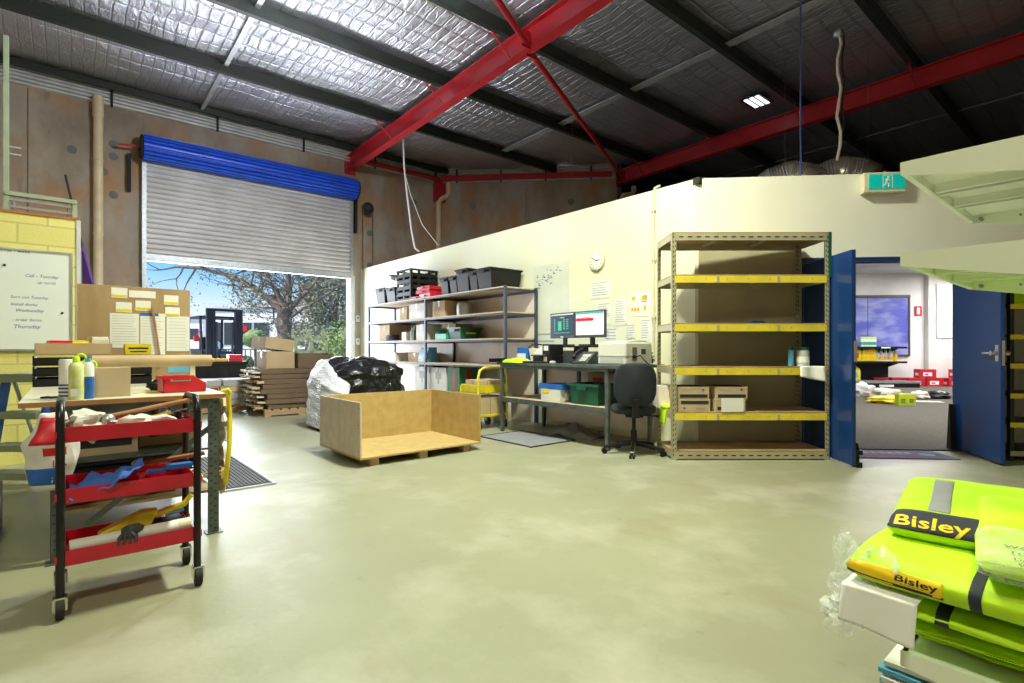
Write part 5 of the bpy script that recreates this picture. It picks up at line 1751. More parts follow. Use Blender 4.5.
r = thing('white_rag', 'grubby white rag heaped on the top tray of the red trolley', 'rag', T3(.09, .12, .729), ANG)
q = MB(); q.ball((0, 0, .05), .075, 18, 12, wob=.7, sc=(1, 1, .75), seed=2); q.build('cloth', M['whitecloth'], r, smooth=True)
r = thing('tape_gun', 'round grey knob tool next to the rag on the top tray', 'tool', T3(.165, .10, .729), ANG)
q = MB(); q.ball((0, 0, .07), .028); q.tube([(0, 0, 0), (0, 0, .06)], .014, 8); q.build('knob', M['aluminium'], r, smooth=True)
r = thing('work_gloves', 'crumpled white glove lying along the top tray front', 'gloves', T3(.27, .07, .729), ANG)
q = MB(); q.ball((0, 0, .055), .05, 16, 10, wob=.6, sc=(1.7, .8, .6), seed=4); q.build('palm', M['whitecloth'], r, smooth=True)
for k in range(4):
    q = MB(); q.tube([(.06, -.02 + .016 * k, .06), (.11, -.03 + .02 * k, .07), (.15, -.03 + .02 * k, .055)], [.012, .012, .008], 7); q.build('finger', M['whitecloth'], r, smooth=True)
r = thing('wooden_handle', 'brown wooden broom handle lying across the top tray', 'handle', T3(.0, .0, 0), ANG)
q = MB(); q.tube([(.13, .16, .80), (.53, .13, .875)], .012, 10); q.build('shaft', M['wood'], r, smooth=True)
r = thing('screwdriver', 'orange yellow handled screwdriver in the top tray', 'screwdriver', T3(.32, .14, .79), ANG)
q = MB(); q.tube([(0, 0, .0), (.09, .0, .02)], .010, 8); q.build('grip', M['orange'], r, smooth=True)
q = MB(); q.tube([(.09, 0, .02), (.16, 0, .035)], .003, 6); q.build('blade', M['chrome'], r)
r = thing('black_cloth', 'dark cloth piled at the back of the top tray', 'cloth', T3(.36, .22, .729), ANG)
q = MB(); q.ball((0, 0, .04), .11, 16, 10, wob=.5, sc=(1.1, .7, .6), seed=8); q.build('cloth', M['bagblack'], r, smooth=True)
r = thing('blue_cloth', 'crumpled bright blue cloth hanging over the middle tray', 'cloth', T3(.0, .0, 0), ANG)
q = MB()
def bc(u, v):
    x = .03 + u * .26
    y = -.012 + v * .12
    z = .535 + .065 * u * u + .025 * noise.noise(Vector((u * 5, v * 4, 1))) * 2 - (.05 * (1 - v) * (1 - u))
    return (x, y + .02 * math.sin(u * 7), z)
q.grid(bc, 20, 10); q.build('cloth', M['bluecloth'], r, smooth=True, solid=.004)
r = thing('plastic_scraper', 'flat blue plastic handle in the middle tray', 'tool', T3(.30, .08, .535), ANG)
q = MB(); q.box(0, .10, -.012, .012, 0, .02); q.box(.08, .19, -.02, .02, .01, .035); q.tube([(.0, -.014, .01), (.0, .014, .01)], .012, 10); q.build('tool_body', M['blue'], r, bevel=.004)
r = thing('red_clip', 'small red clip beside the blue cloth in the middle tray', 'clip', T3(.285, .03, .50), ANG)
q = MB(); q.box(-.012, .012, -.01, .01, 0, .06); q.box(-.022, .022, -.01, .01, .045, .06); q.build('clip_body', M['red'], r, bevel=.002)
r = thing('hammer', 'hammer with an orange wooden handle across the middle tray', 'hammer', T3(.28, .22, .54), ANG)
q = MB(); q.tube([(0, 0, .02), (.28, -.05, .05)], .012, 8); q.build('handle', M['wood'], r, smooth=True)
q = MB(); q.tube([(0, -.05, .03), (0, .04, .02)], .018, 10); q.build('hammer_head', M['steelpipe'], r, smooth=True)
r = thing('cardboard_tube', 'white cardboard tube along the bottom tray', 'tube', T3(0, 0, 0), ANG)
q = MB(); q.tube([(.03, .05, .268), (.47, .07, .272)], .030, 22); q.build('tube_body', M['paper'], r, smooth=True)
q = MB(); q.tube([(.43, .068, .272), (.48, .07, .272)], .031, 22); q.build('end_tape', M['cream'], r, smooth=True)
r = thing('yellow_torch', 'yellow plastic tool with a flared head in the bottom tray', 'tool', T3(.13, .16, .26), ANG)
q = MB(); q.prism([(0, 0), (.20, .02), (.23, .09), (.16, .09), (.0, .02)], -.035, .035, 'y'); q.build('tool_head', M['yellow'], r, bevel=.008)
q = MB(); q.tube([(.22, 0, .06), (.34, .0, .09), (.37, 0, .13)], [.016, .014, .012], 8); q.build('grip', M['yellow'], r, smooth=True)
r = thing('work_gloves', 'dark grey glove draped over the white tube', 'gloves', T3(.25, .045, .29), ANG)
q = MB(); q.ball((0, 0, .012), .038, 14, 10, wob=.3, sc=(1.1, .7, .6)); q.build('palm', M['phone'], r, smooth=True)
for k in range(4):
    q = MB(); q.tube([(-.03 + .008 * k, -.02, .005), (-.05 + .02 * k, -.04, -.01), (-.055 + .022 * k, -.045, -.04)], [.010, .009, .007], 7); q.build('finger', M['phone'], r, smooth=True)
r = thing('knife', 'small blue handled knife in the bottom tray', 'knife', T3(.42, .17, .27), ANG)
q = MB(); q.tube([(-.03, 0, .04), (.05, 0, .05)], .009, 8); q.build('handle', M['skyblue'], r, smooth=True)
q = MB(); q.box(-.10, -.03, -.001, .001, .03, .045); q.build('blade', M['chrome'], r)
r = thing('black_tool_bag', 'dark tool bag sagging in the back of the bottom tray', 'bag', T3(.36, .24, .209), ANG)
q = MB(); q.ball((0, 0, .05), .10, 16, 10, wob=.3, sc=(1.2, .7, .55), seed=5); q.build('bag_body', M['hivizdark'], r, smooth=True)

# hanging plastic bag at the left of the trolley
r = thing('shopping_bag', 'white plastic bag with red and blue print hanging left of the trolley', 'bag', W(-5.57, 8.86, .42), ANG)
def bagf(u, v):
    t = 2 * PI * u
    w_ = .092 * (1 - .55 * max(0, v - .6) / .4) * (.75 + .35 * min(1, v * 3))
    n_ = noise.noise(Vector((math.cos(t) * 1.5, math.sin(t) * 1.5, v * 4))) * .25
    return (math.cos(t) * w_ * (1 + n_), math.sin(t) * w_ * .6 * (1 + n_), v * .38 + .02 * n_)
MB().grid(bagf, 26, 20).build('bag_skin', mat('glossy white plastic', (.78, .77, .76), .3, scale=5, bump=.4, bscale=20), r, smooth=True, solid=.002)
def patch(u0, u1, v0, v1, m, nm='print'):
    def fn(u, v):
        x, y, z = bagf(u0 + (u1 - u0) * u, v0 + (v1 - v0) * v); return (x * 1.03, y * 1.03, z)
    MB().grid(fn, 8, 8).build(nm, M[m], r, smooth=True, solid=.001)
patch(.62, .80, .60, .95, 'red'); patch(.55, .82, .08, .30, 'blue'); patch(.70, .84, .46, .56, 'red')
text('lettering', 'LA', .05, M['redenamel'], r, (-.0, -.075, .12), rot=(PI / 2, 0, .15))

# ---------------------------------------------------------------- limestone block wall and whiteboard
WLA, WLB = 5.38, -5.44
m = MB(); m.box(-3.6, 0, 0, .2, 0, 2.43)
struct(m.build('wall_partition', M['block'], loc=W(WLB, WLA), rz=ANG))
m = MB(); m.box(-3.6, .02, -.01, .21, 2.43, 2.455)
struct(m.build('trim_7', M['brownwood'], loc=W(WLB, WLA), rz=ANG))
m = MB(); m.box(.0, .035, -.01, .21, 0, 2.43)
struct(m.build('trim_8', M['strip'], loc=W(WLB, WLA), rz=ANG))
r = thing('whiteboard', 'framed whiteboard with blue handwriting on the yellow block wall', 'whiteboard', W(WLB - .05, WLA + .0, 1.12), ANG)
q = MB(); q.box(-1.8, 0, -.018, -.002, 0, .95); q.build('writing_surface', mat('whiteboard enamel', (.74, .78, .70), .25, scale=1, col2=(.70, .74, .66)), r)
q = MB(); q.box(-1.82, .02, -.026, -.002, -.02, 0); q.box(-1.82, .02, -.026, -.002, .95, .97); q.box(0, .02, -.026, -.002, 0, .95); q.build('frame', M['aluminium'], r)
for (s, x, z, sz, sh) in (('Focus - week', -.53, .93, .05, 0), ('List of jobs', -.86, .86, .055, .2), ('Call - Tuesday', -.34, .70, .05, .3), ('up north', -.25, .64, .045, .3),
                          (' Sort out Tuesday', -.45, .49, .045, .2), (' Install docks', -.45, .42, .045, .2), ('  Wednesday', -.43, .36, .05, .2), (' - order forms', -.44, .27, .045, .2),
                          ('Forklift - Present', -.88, .29, .055, .1), ('Thursday', -.42, .20, .06, .2)):
    text('handwriting', s, sz * .86, M['inkb'], r, (x, -.0185, z), shear=sh, ext=.0003)
q = MB(); q.tube([(-.62 + .045 * math.cos(t), -.0195, .58 + .045 * math.sin(t)) for t in [PI * .9 + i * PI * 1.25 / 9 for i in range(10)]], .006, 5); q.build('handwriting', M['gsteel'], r)
q = MB()
for i in range(6):
    q.box(-.80 + i * .012, -.795 + i * .012, -.0192, -.018, .55, .60 + .01 * (i % 2))
q.build('handwriting', M['gsteel'], r)
for (x, z) in ((-.48, .80), (-.06, .36), (-.95, .44)):
    q = MB(); q.tube([(x, -.026, z), (x, -.018, z)], .011, 10); q.build('magnet', M['black'], r)

# storage rack standing behind the block wall
r = thing('green_frame_rack', 'pale green steel rack frame rising behind the block wall at the far left', 'rack', W(WLB, WLA - .3, 0), ANG)
q = MB(); q.box(-.56, -.52, 0, .05, 0, 4.25); q.build('post', M['greentimber'], r)
q = MB(); q.box(-.03, .01, 0, .04, 0, 2.70); q.build('post', M['greentimber'], r)
q = MB(); q.box(-.55, .01, -.01, .04, 2.66, 2.70); q.build('top_rail', M['greentimber'], r)
for z in (2.47, 2.54, 2.61):
    q = MB(); q.prism([(-.0, z), (.12, z + .02), (.12, z + .045), (.0, z + .025)], -.52, -.04, 'x'); q.build('louvre', M['steelpipe'], r)
for x_ in (-.48, -.06):
    q = MB(); q.tube([(x_, .02, 2.46), (x_ * 1.02, .02, 2.68)], .012, 6); q.build('side_strut', M['steelpipe'], r)
for z in (3.15, 3.08):
    q = MB(); q.tube([(-.52, .02, z), (-.43, .02, z)], .010, 6); q.build('hook_peg', M['galv'], r)
# purple banner poles leaning behind the block wall
r = thing('furled_banner', 'furled purple and white banner leaning behind the block wall', 'banner', (-5.57, 7.0, 0), 0)
q = MB(); q.prism([(-.10, 2.5), (-.08, 1.0), (-.05, 0.0), (.30, 0), (.06, 1.93)], -.02, .02, 'y'); q.build('cloth', M['purple'], r, bevel=.01)
q = MB(); q.prism([(.30, 0), (.36, 0), (.10, 1.93), (.06, 1.93)], -.025, .022, 'y'); q.build('white_edge', M['strip'], r)
q = MB(); q.tube([(-.10, 0, 2.45), (-.30, .0, 3.3), (-.33, 0, 3.42)], .014, 8); q.build('pole_tip', M['dark'], r)

# ---------------------------------------------------------------- blue step ladder
r = thing('step_ladder', 'blue sided platform step ladder with grey treads at the left edge', 'ladder', (-4.07, 4.42, -.0), R(0))
for s in (-1, 1):
    x = s * .19
    q = MB()
    q.add([(x - .012, 0.02, .90), (x + .012, .02, .90), (x + .012, .09, .90), (x - .012, .09, .90), (x - .012, -.16, .03), (x + .012, -.16, .03), (x + .012, -.08, .03), (x - .012, -.08, .03)],
          [(0, 1, 2, 3), (7, 6, 5, 4), (0, 4, 5, 1), (1, 5, 6, 2), (2, 6, 7, 3), (3, 7, 4, 0)])
    q.build('side_rail', M['blue'], r)
    q = MB(); q.tube([(x, .10, .88), (x, .42, .03)], .016, 8); q.build('rear_leg', M['galv'], r)
q = MB(); q.box(-.235, .235, -.06, .20, .845, .915); q.build('platform', M['greentimber'], r, bevel=.004)
for z, y in ((.60, -.02), (.34, -.06), (.12, -.10)):
    q = MB(); q.box(-.178, .178, y - .07, y + .10, z - .055, z); q.build('tread', M['greentimber'], r, bevel=.003)
r = carton('cardboard_box', 'dark scuffed carton on the floor behind the left bench leg', W(-6.02, 8.0, 0), ANG, .4, .4, .3, M['dark_shaded_card'])

# ---------------------------------------------------------------- gondola shelf unit near right with garments
GB0, GB1, GA = -4.20, -3.55, 12.05
r = thing('gondola_shelving', 'pale green grey metal cantilever shelving at the right edge of the frame', 'shelving', W(GB0, GA, 0), ANG)
Wg = GB1 - GB0
DG = .76
def gshelf(z, th=.025, drop=.15):
    # deck
    q = MB(); q.box(0, Wg, -DG, 0, z - .006, z); q.box(0, Wg, -.012, 0, z - th, z); q.build('shelf_deck', M['gon'], r, bevel=.002)
    # channels below
    q = MB()
    for x in (Wg * .36, Wg * .64):
        q.box(x - .025, x - .020, -DG, -.015, z - .022, z - .006); q.box(x + .020, x + .025, -DG, -.015, z - .022, z - .006); q.box(x - .025, x - .01, -DG, -.015, z - .024, z - .021); q.box(x + .01, x + .025, -DG, -.015, z - .024, z - .021)
    q.build('stiffener', M['gon'], r)
    for x in (-.0025, Wg - .0025):
        q = MB(); q.prism([(0, z + .001), (-DG, z + .001), (-DG, z - th - drop), (0, z - th)], x + .002, x + .007, 'x'); b_ = q.build('bracket', M['gon'], r)
        if x > 0:
            q = MB(); q.tube([(x - .012, -.03, z - th + .006), (x + .002, -.03, z - th + .006)], .005, 12); q.build('rivet', M['steelpipe'], b_)
            for yy in (-.11, -.13):
                q = MB(); q.tube([(x - .01, yy, z - th + .003), (x, yy, z - th + .003)], .003, 8); q.build('rivet', M['steelpipe'], b_)
    q = MB(); q.box(.006, .012, -DG, -.012, z - .012, z - .006); q.build('edge_channel', M['galv'], r)
gshelf(1.502); gshelf(1.315)
gshelf(.50, .03, .09)
gshelf(.36, .025, .09)
for x in (-.02, Wg - .02):
    q = MB(); q.box(x, x + .04, -DG - .05, -DG, 0, 1.75); q.build('upright', M['gon'], r)
    q = MB(); q.box(x, x + .04, -DG, -.02, 0, .08); q.build('base_leg', M['gon'], r)
q = MB(); q.box(0, Wg, -DG - .03, -DG - .02, .1, 1.7); q.build('back_panel', M['gon'], r)
r = thing('lidded_tin', 'small red lidded item on the lower cantilever shelf', 'lid', W(-4.02, 12.16, 1.316), ANG)
q = MB(); q.box(-.03, .10, -.05, .03, 0, .016); q.box(-.025, .095, -.045, .025, .014, .022); q.build('lid', M['redenamel'], r, bevel=.003)
r = thing('paper_stack', 'stack of white forms with blue print on the lowest grey shelf', 'papers', W(-4.14, 12.02, .362), ANG)
for k in range(6):
    q = MB(); q.box(-.03 + .01 * (k % 3), .30, -.42, .02 - .008 * (k % 2), k * .014 + .001, k * .014 + .011); q.build('sheet', M['paper'] if k % 2 else M['skyblue'], r)


# ---------------------------------------------------------------- folded garments on the low cantilever shelf
def packer(label, b0, b1, a0, a1, z, h, m, seed, rz=0, wr=1.0, nx=2.6, tiltx=0):
    """folded soft pack; returns the thing and its surface function S(u, v): u runs from the bottom front fold (0)
    over the front (towards -b) and the top, v from the far end to the near end"""
    o = thing('folded_garment', label, 'garment', W((b0 + b1) / 2, (a0 + a1) / 2, z), ANG + R(rz), 'packed fluorescent garments')
    o.rotation_euler = (0, R(tiltx), ANG + R(rz))
    sx, sy = b1 - b0, a1 - a0

    def S(u, v):
        t = PI * 1.5 - u * 2 * PI
        c_, s_ = math.cos(t), math.sin(t)
        cx = abs(c_) ** (2 / 5.0) * (1 if c_ > 0 else -1)
        cz = abs(s_) ** (2 / nx) * (1 if s_ > 0 else -1)
        y = (v - .5) * 2
        e = (max(0, 1 - abs(y) ** 12)) ** .5
        ed = (max(0, 1 - abs(y) ** 22)) ** .5
        n1 = noise.noise(Vector((cx * 1.3 + seed, y * 1.8, cz * .8))) * .055
        n2 = noise.noise(Vector((cx * 2.5 + seed, y * 7, cz * 3))) * .022
        n3 = -abs(noise.noise(Vector((cx * 3.2, y * 3.2 + seed, cz * 2.2)))) * .05
        n_ = (n1 + n2 + n3) * wr
        return Vector(((cx * sx / 2) * (1 + n_ * .35) * (.93 + .07 * e), -y * sy / 2 * (1 + n2 * .3), h / 2 + cz * h / 2 * (.12 + .88 * ed) + n_ * h * .9 * (1 if cz > -.2 else .15)))
    q = MB(); q.grid(lambda u, v: S(u, v), 72, 60)
    q.build('folded_cloth', M[m], o, smooth=True)
    return o, S


def nrm(S, u, v):
    e = .004
    du = S(u + e, v) - S(u - e, v); dv = S(u, v + e) - S(u, v - e)
    n = du.cross(dv).normalized()
    c = S(.5, .5); c.z = 0.02
    return n if n.dot(S(u, v) - c) > 0 else -n


def decal(name, S, parent, m, u0, u1, v0, v1, off=.0012, skew=0, nu=14, nv=26):
    q = MB()
    q.grid(lambda s, t: (lambda uu, vv: S(uu, vv) + nrm(S, uu, vv) * off)(u0 + (u1 - u0) * s + skew * t, v0 + (v1 - v0) * t), nu, nv)
    return q.build(name, M[m], parent, smooth=True, solid=.0006)


def text_on(name, s, m, parent, S, u0, v0, uh, vw, off=.0022, skew=0):
    """letters wrapped on the cloth: vw = text length in v, uh = letter height in u (baseline at u0)"""
    cu = bpy.data.curves.new(name, 'FONT'); cu.body = s; cu.size = 1; cu.resolution_u = 2; cu.offset = .018
    t = bpy.data.objects.new(name, cu); C.objects.link(t)
    me = bpy.data.meshes.new_from_object(t.evaluated_get(bpy.context.evaluated_depsgraph_get()))
    bpy.data.objects.remove(t)
    bm = bmesh.new(); bm.from_mesh(me)
    bmesh.ops.subdivide_edges(bm, edges=[e for e in bm.edges if e.calc_length() > .25], cuts=2)
    bmesh.ops.triangulate(bm, faces=bm.faces)
    w_ = max(v.co.x for v in bm.verts)
    for v in bm.verts:
        vv = v0 + v.co.x / w_ * vw
        uu = u0 + v.co.y * uh + skew * v.co.x / w_
        v.co = S(uu, vv) + nrm(S, uu, vv) * off
    bm.to_mesh(me); bm.free()
    me.materials.clear(); me.materials.append(M[m])
    o = bpy.data.objects.new(name, me); C.objects.link(o); o.parent = parent
    return o


HZ = .502
packer('crumpled fluorescent garment at the bottom of the pile', -4.14, -3.60, 12.05, 12.76, HZ, .034, 'hiviz', 1, wr=2.6)
packer('thin fluorescent garment second from the bottom of the pile', -4.20, -3.60, 12.01, 12.76, HZ + .036, .032, 'hiviz', 2.3, wr=2.4)
g, S_ = packer('fluorescent garment with a black stripe just below the labelled pack', -4.22, -3.60, 12.02, 12.76, HZ + .070, .042, 'hiviz', 3.7, rz=1, wr=1.2)
decal('black_stripe', S_, g, 'hivizdark', .02, .48, .115, .145)
g, S_ = packer('fluorescent garment pack carrying the yellow and black printed label', -4.25, -3.72, 11.96, 12.76, HZ + .114, .085, 'hiviz', 4.4, rz=-1, wr=.7, nx=2.1)
decal('black_stripe', S_, g, 'hivizdark', .06, .48, .262, .285)
decal('label_top_band', S_, g, 'orangeyellow', .235, .315, .012, .215, .0014, skew=-.01)
decal('label_black_band', S_, g, 'hivizdark', .205, .235, .012, .215, .0014, skew=-.01)
text_on('brand_lettering', 'Bisley', 'ink', g, S_, .252, .118, .055, .088, skew=-.004)
text_on('brand_lettering', 'SAFETY', 'ink', g, S_, .238, .13, .008, .05, off=.0026)
decal('label_line', S_, g, 'orangeyellow', .217, .223, .03, .115, .0026)
decal('size_dot', S_, g, 'orangeyellow', .208, .230, .195, .210, .0028, skew=0, nu=4, nv=4)
g, S_ = packer('fluorescent garment with a black panel and big yellow letters behind the labelled pack', -4.06, -3.46, 11.95, 12.62, HZ + .186, .060, 'hiviz', 5.9, rz=9, wr=.8, nx=2.4)
decal('black_panel', S_, g, 'hivizdark', .27, .44, .00, .40, .0014)
text_on('brand_lettering', 'Bisley', 'orangeyellow', g, S_, .305, .015, .13, .20, off=.0026)
decal('silver_band', S_, g, 'reflect', .45, .55, .10, .16, .0014)
decal('silver_band', S_, g, 'reflect', .22, .45, .62, .70, .0014)
g, S_ = packer('fluorescent garment in a printed clear bag, topmost at the right edge', -4.22, -3.66, 12.13, 12.80, HZ + .200, .062, 'hiviz', 7.2, rz=9, wr=1.1, nx=2.3)
decal('navy_panel', S_, g, 'hivizdark', .15, .44, .34, .40, .0014)
for i_, w_ in enumerate(('WARNING', 'TO AVOID', 'DANGER OF', 'SUFFOCATION', 'KEEP AWAY', 'FROM BABIES')):
    text_on('warning_lettering', w_, 'ink', g, S_, .40 - i_ * .034, .06 + .008 * i_, .022, .13, off=.003)
q = MB(); q.grid(lambda s, t: (lambda uu, vv: S_(uu, vv) + nrm(S_, uu, vv) * (.006 + .006 * abs(noise.noise(Vector((uu * 30, vv * 14, 2))))))(.12 + .36 * s, .01 + .55 * t), 40, 50)
q.build('clear_bag', M['film'], g, smooth=True)
# loose film and paper at the left end of the pile
r = thing('plastic_wrapper', 'crinkled clear plastic hanging off the far left end of the garment pile', 'plastic wrap', W(-4.18, 11.97, HZ + .01), ANG)
q = MB()
q.grid(lambda s, t: (-.03 + .05 * noise.noise(Vector((s * 6, t * 5, 1))), .02 + .05 * noise.noise(Vector((s * 5, t * 6, 7))) - .09 * s, .02 + .17 * t + .02 * noise.noise(Vector((s * 8, t * 8, 3)))), 26, 26)
q.grid(lambda s, t: (.02 + .10 * s, .055 + .035 * noise.noise(Vector((s * 6, t * 7, 11))), .0 + .17 * t + .02 * noise.noise(Vector((s * 8, t * 8, 5)))), 26, 26)
q.ball((.0, .035, .015), .04, 16, 12, wob=.8, sc=(1, 1, .8), seed=3)
q.build('film', M['film'], r, smooth=True)
r = thing('paper_sheet', 'blank white paper tucked under the labelled garment pack', 'paper', W(-4.255, 12.0, HZ + .122), ANG)
q = MB()
q.grid(lambda s, t: (-.004 - .022 * t + .005 * math.sin(s * 5) * t, .038 - s * .130, .004 - t * .070 - .008 * s * t), 12, 12)
q.grid(lambda s, t: (-.004 + .10 * t, .038 - s * .130, .004), 2, 2)
q.build('sheet', M['paper'], r, smooth=True, solid=.0008)


# ---------------------------------------------------------------- cables and ducts in the roof
r = thing('hanging_cable', 'white cable hanging from the roof near the wall corner', 'cable', (0, 0, 0), 0)
q = MB(); q.tube([(-2.30, 11.2, 5.60), (-2.28, 11.2, 5.0), (-2.22, 11.2, 4.4), (-2.12, 11.2, 3.6), (-2.05, 11.2, 3.25), (-1.96, 11.2, 3.18)], .018, 6); q.build('main_cable', M['paper'], r, smooth=True)
q = MB(); q.tube([(-2.28, 11.2, 4.9), (-2.15, 11.2, 4.4), (-1.9, 11.2, 3.75), (-1.55, 11.2, 3.3)], .009, 5); q.build('thin_cable', M['paper'], r, smooth=True)
r = thing('hanging_cable', 'bundle of pale cables dropping from the roof above the ducts', 'cable', (0, 0, 0), 0)
def drop(px, Y, z0, z1, wob=.03):
    X = (px - 512) / 530 * Y
    return [(X + wob * math.sin(i * 1.9), Y, z0 + (z1 - z0) * i / 9) for i in range(10)]
q = MB(); q.tube(drop(839, 8.1, 6.0, 4.0, .035), .022, 7); q.build('main_cable', M['cardp'], r, smooth=True)
q = MB(); q.tube(drop(843, 8.15, 6.0, 4.3, .02), .012, 5); q.build('dark_cable', M['dark'], r, smooth=True)
q = MB(); q.ball(((839 - 512) / 530 * 8.1, 8.1, 6.0 - .06), .07, 10, 7, wob=.4); q.build('ceiling_plug', M['galv'], r)
r = thing('hanging_rope', 'thin dark blue rope hanging straight down from the roof', 'rope', (0, 0, 0), 0)
q = MB(); q.tube(drop(800.5, 7.2, 6.1, 3.2, .004), .012, 6); q.build('rope_line', M['inkb'], r)
for (px, Y, z1, lab) in ((565, 11.2, 3.6, 'first thin wire left of the fine suspension wires over the office'), (572, 11.0, 3.6, 'second thin suspension wire over the office'), (785, 8.5, 3.6, 'thin wire left of the silver ducts'), (868, 8.6, 3.6, 'thin wire right of the pale cable bundle')):
    q = MB(); q.tube(drop(px, Y, 6.0, z1, .002), .003, 4)
    tag(q.build('suspension_wire', M['steelpipe']), lab, 'wire')
# silver flexible ducts lying on the office roof
def duct(lab, pts, rad):
    o = thing('flexible_duct', lab, 'duct', (0, 0, 0), 0, 'silver ducts on the office roof')
    P = []
    for i in range(len(pts) - 1):
        for k in range(14):
            t = k / 14; P.append(Vector(pts[i]).lerp(Vector(pts[i + 1]), t))
    P.append(Vector(pts[-1]))
    rr = [rad * (1 + .06 * (i % 2)) for i in range(len(P))]
    q = MB(); q.tube(P, rr, 20); q.build('duct_skin', M['duct'], o, smooth=True)
duct('silver flexible duct on the office roof, the flatter left one', [(4.22, 9.2, 3.76), (4.38, 8.95, 3.92), (4.62, 8.8, 3.99), (4.82, 8.7, 3.92), (4.92, 8.6, 3.80)], .24)
duct('silver flexible duct on the office roof, the fuller right one', [(5.08, 9.2, 3.82), (5.2, 9.0, 3.96), (5.45, 8.8, 4.03), (5.7, 8.7, 3.96), (5.82, 8.6, 3.84)], .27)
r = thing('roof_skylight', 'small slatted bright roof vent in the dark roof right of centre', 'roof vent', (4.82, 10.45, 6.00), ANG)
q = MB(); q.box(-.28, .28, -.2, .2, .0, .02); q.build('housing', M['purlin'], r)
q = MB()
for k in range(3):
    q.box(-.24, .24, -.15 + k * .11, -.08 + k * .11, -.012, .0)
q.build('bright_slats', mat('daylit translucent slats', (.8, .8, .85), .4, emit=(.8, .85, 1), estr=1.6), r)

# ---------------------------------------------------------------- showroom contents
def S(px, Y, z=0):
    return ((px - 512) / 530 * Y, Y, z)


# window with blue blind on the back wall, rail
r = struct(thing('window_1', 'blue backed window on the showroom back wall', 'window', WO(8.5, 11.28, 0), OA)); del r['category']
q = MB(); q.box(-3.4, .75, -.03, 0, .95, 2.72); q.build('blue_blind', M['purpleblue'], r)
q = MB(); q.box(-3.45, .80, -.06, 0, 2.72, 2.80); q.box(.75, .80, -.05, 0, .95, 2.75); q.box(-3.45, .8, -.05, 0, .90, .95); q.build('window_frame', M['phone'], r)
q = MB()
for x in (-.45, -1.6, -2.7):
    q.box(x, x + .02, -.035, -.03, .95, 2.72)
q.build('blind_seams', M['inkb'], r)
r = thing('fire_extinguisher_sign', 'small red and white sign on the showroom back wall', 'sign', WO(9.56, 11.29, 0), OA)
q = MB(); q.box(-.10, .10, -.02, 0, 2.15, 2.45); q.build('plate', M['redenamel'], r)
q = MB(); q.box(-.045, .045, -.024, -.02, 2.20, 2.40); q.build('white_figure', M['paper'], r)
m = MB(); m.box(9.76, 13.4, 11.12, 11.29, 0, 3.48)
struct(m.build('wall_showroom_return', M['white_wall'], **OO))
r = thing('slat_panel', 'white slatted display panel on the showroom wall beside the right door', 'panel', WO(10.65, 11.11, 0), OA)
q = MB(); q.box(-.68, .8, -.02, 0, 1.45, 3.1)
for k in range(11):
    q.box(-.68, .8, -.035, -.02, 1.47 + k * .15, 1.585 + k * .15)
q.build('slats', M['paper'], r)
# black gondola display
r = thing('display_stand', 'black tiered shop display stand with jerrycans beyond the doorway', 'shelving', WO(5.95, 10.9, 0), OA)
q = MB(); q.box(0, 2.45, -.1, 0, 0, 1.2); q.build('back_panel', M['black'], r)
for z, d in ((.18, .85), (.75, .6), (1.18, .6)):
    for s in (1,):
        q = MB(); q.box(0, 2.62 if z > .2 else 2.85, -.1 - d, -.0, z - .03, z); q.box(0, 2.62 if z > .2 else 2.85, -.1 - d - .01, -.1 - d, z - .05, z + .01); q.build('shelf', M['black'] if z > .2 else M['mat_soft'], r)
q = MB(); q.box(0, 2.82, -.94, 0, 0, .14); q.build('base', M['black'], r)
q = MB()
for z in (.72, 1.15):
    q.prism([(-.1, z - .14), (-.1, z), (-.65, z)], 2.45, 2.47, 'x')
q.build('bracket', M['black'], r)
for z in (1.19,):
    q = MB(); q.box(1.9, 2.15, -.72, -.71, z - .05, z - .01); q.box(1.7, 2.1, -.97, -.96, .03, .09); q.build('price_label', M['paper'], r)


def jerry(lab, x, z, c, sc=1.0, lc='redenamel'):
    p = WO(5.95 + x, 10.9 - .42, z)
    o = thing('jerrycan', lab, 'jerrycan', p, OA, 'yellow jerrycans on the display stand')
    q = MB(); w_, h_ = .20 * sc, .38 * sc
    q.prism([(-w_, 0), (w_, 0), (w_, h_ * .8), (w_ * .8, h_), (w_ * .1, h_), (-w_ * .3, h_ * .9), (-w_ * .6, h_ * 1.02), (-w_, h_ * .85)], -.13, .13, 'y'); q.build('can_body', M[c], o, bevel=.025)
    q = MB(); q.tube([(-w_ * .1, 0, h_ * .96), (w_ * .2, 0, h_ * 1.12), (w_ * .6, 0, h_ * 1.12), (w_ * .8, 0, h_)], .02, 7); q.build('handle', M[c], o, smooth=True)
    q = MB(); q.tube([(-w_ * .6, 0, h_), (-w_ * .6, 0, h_ * 1.12)], .035, 10); q.build('cap', M['redenamel'], o)
    q = MB(); q.box(-w_ * .55, w_ * .55, -.134, -.13, h_ * .25, h_ * .65); q.build('label_patch', M[lc], o)
    return o


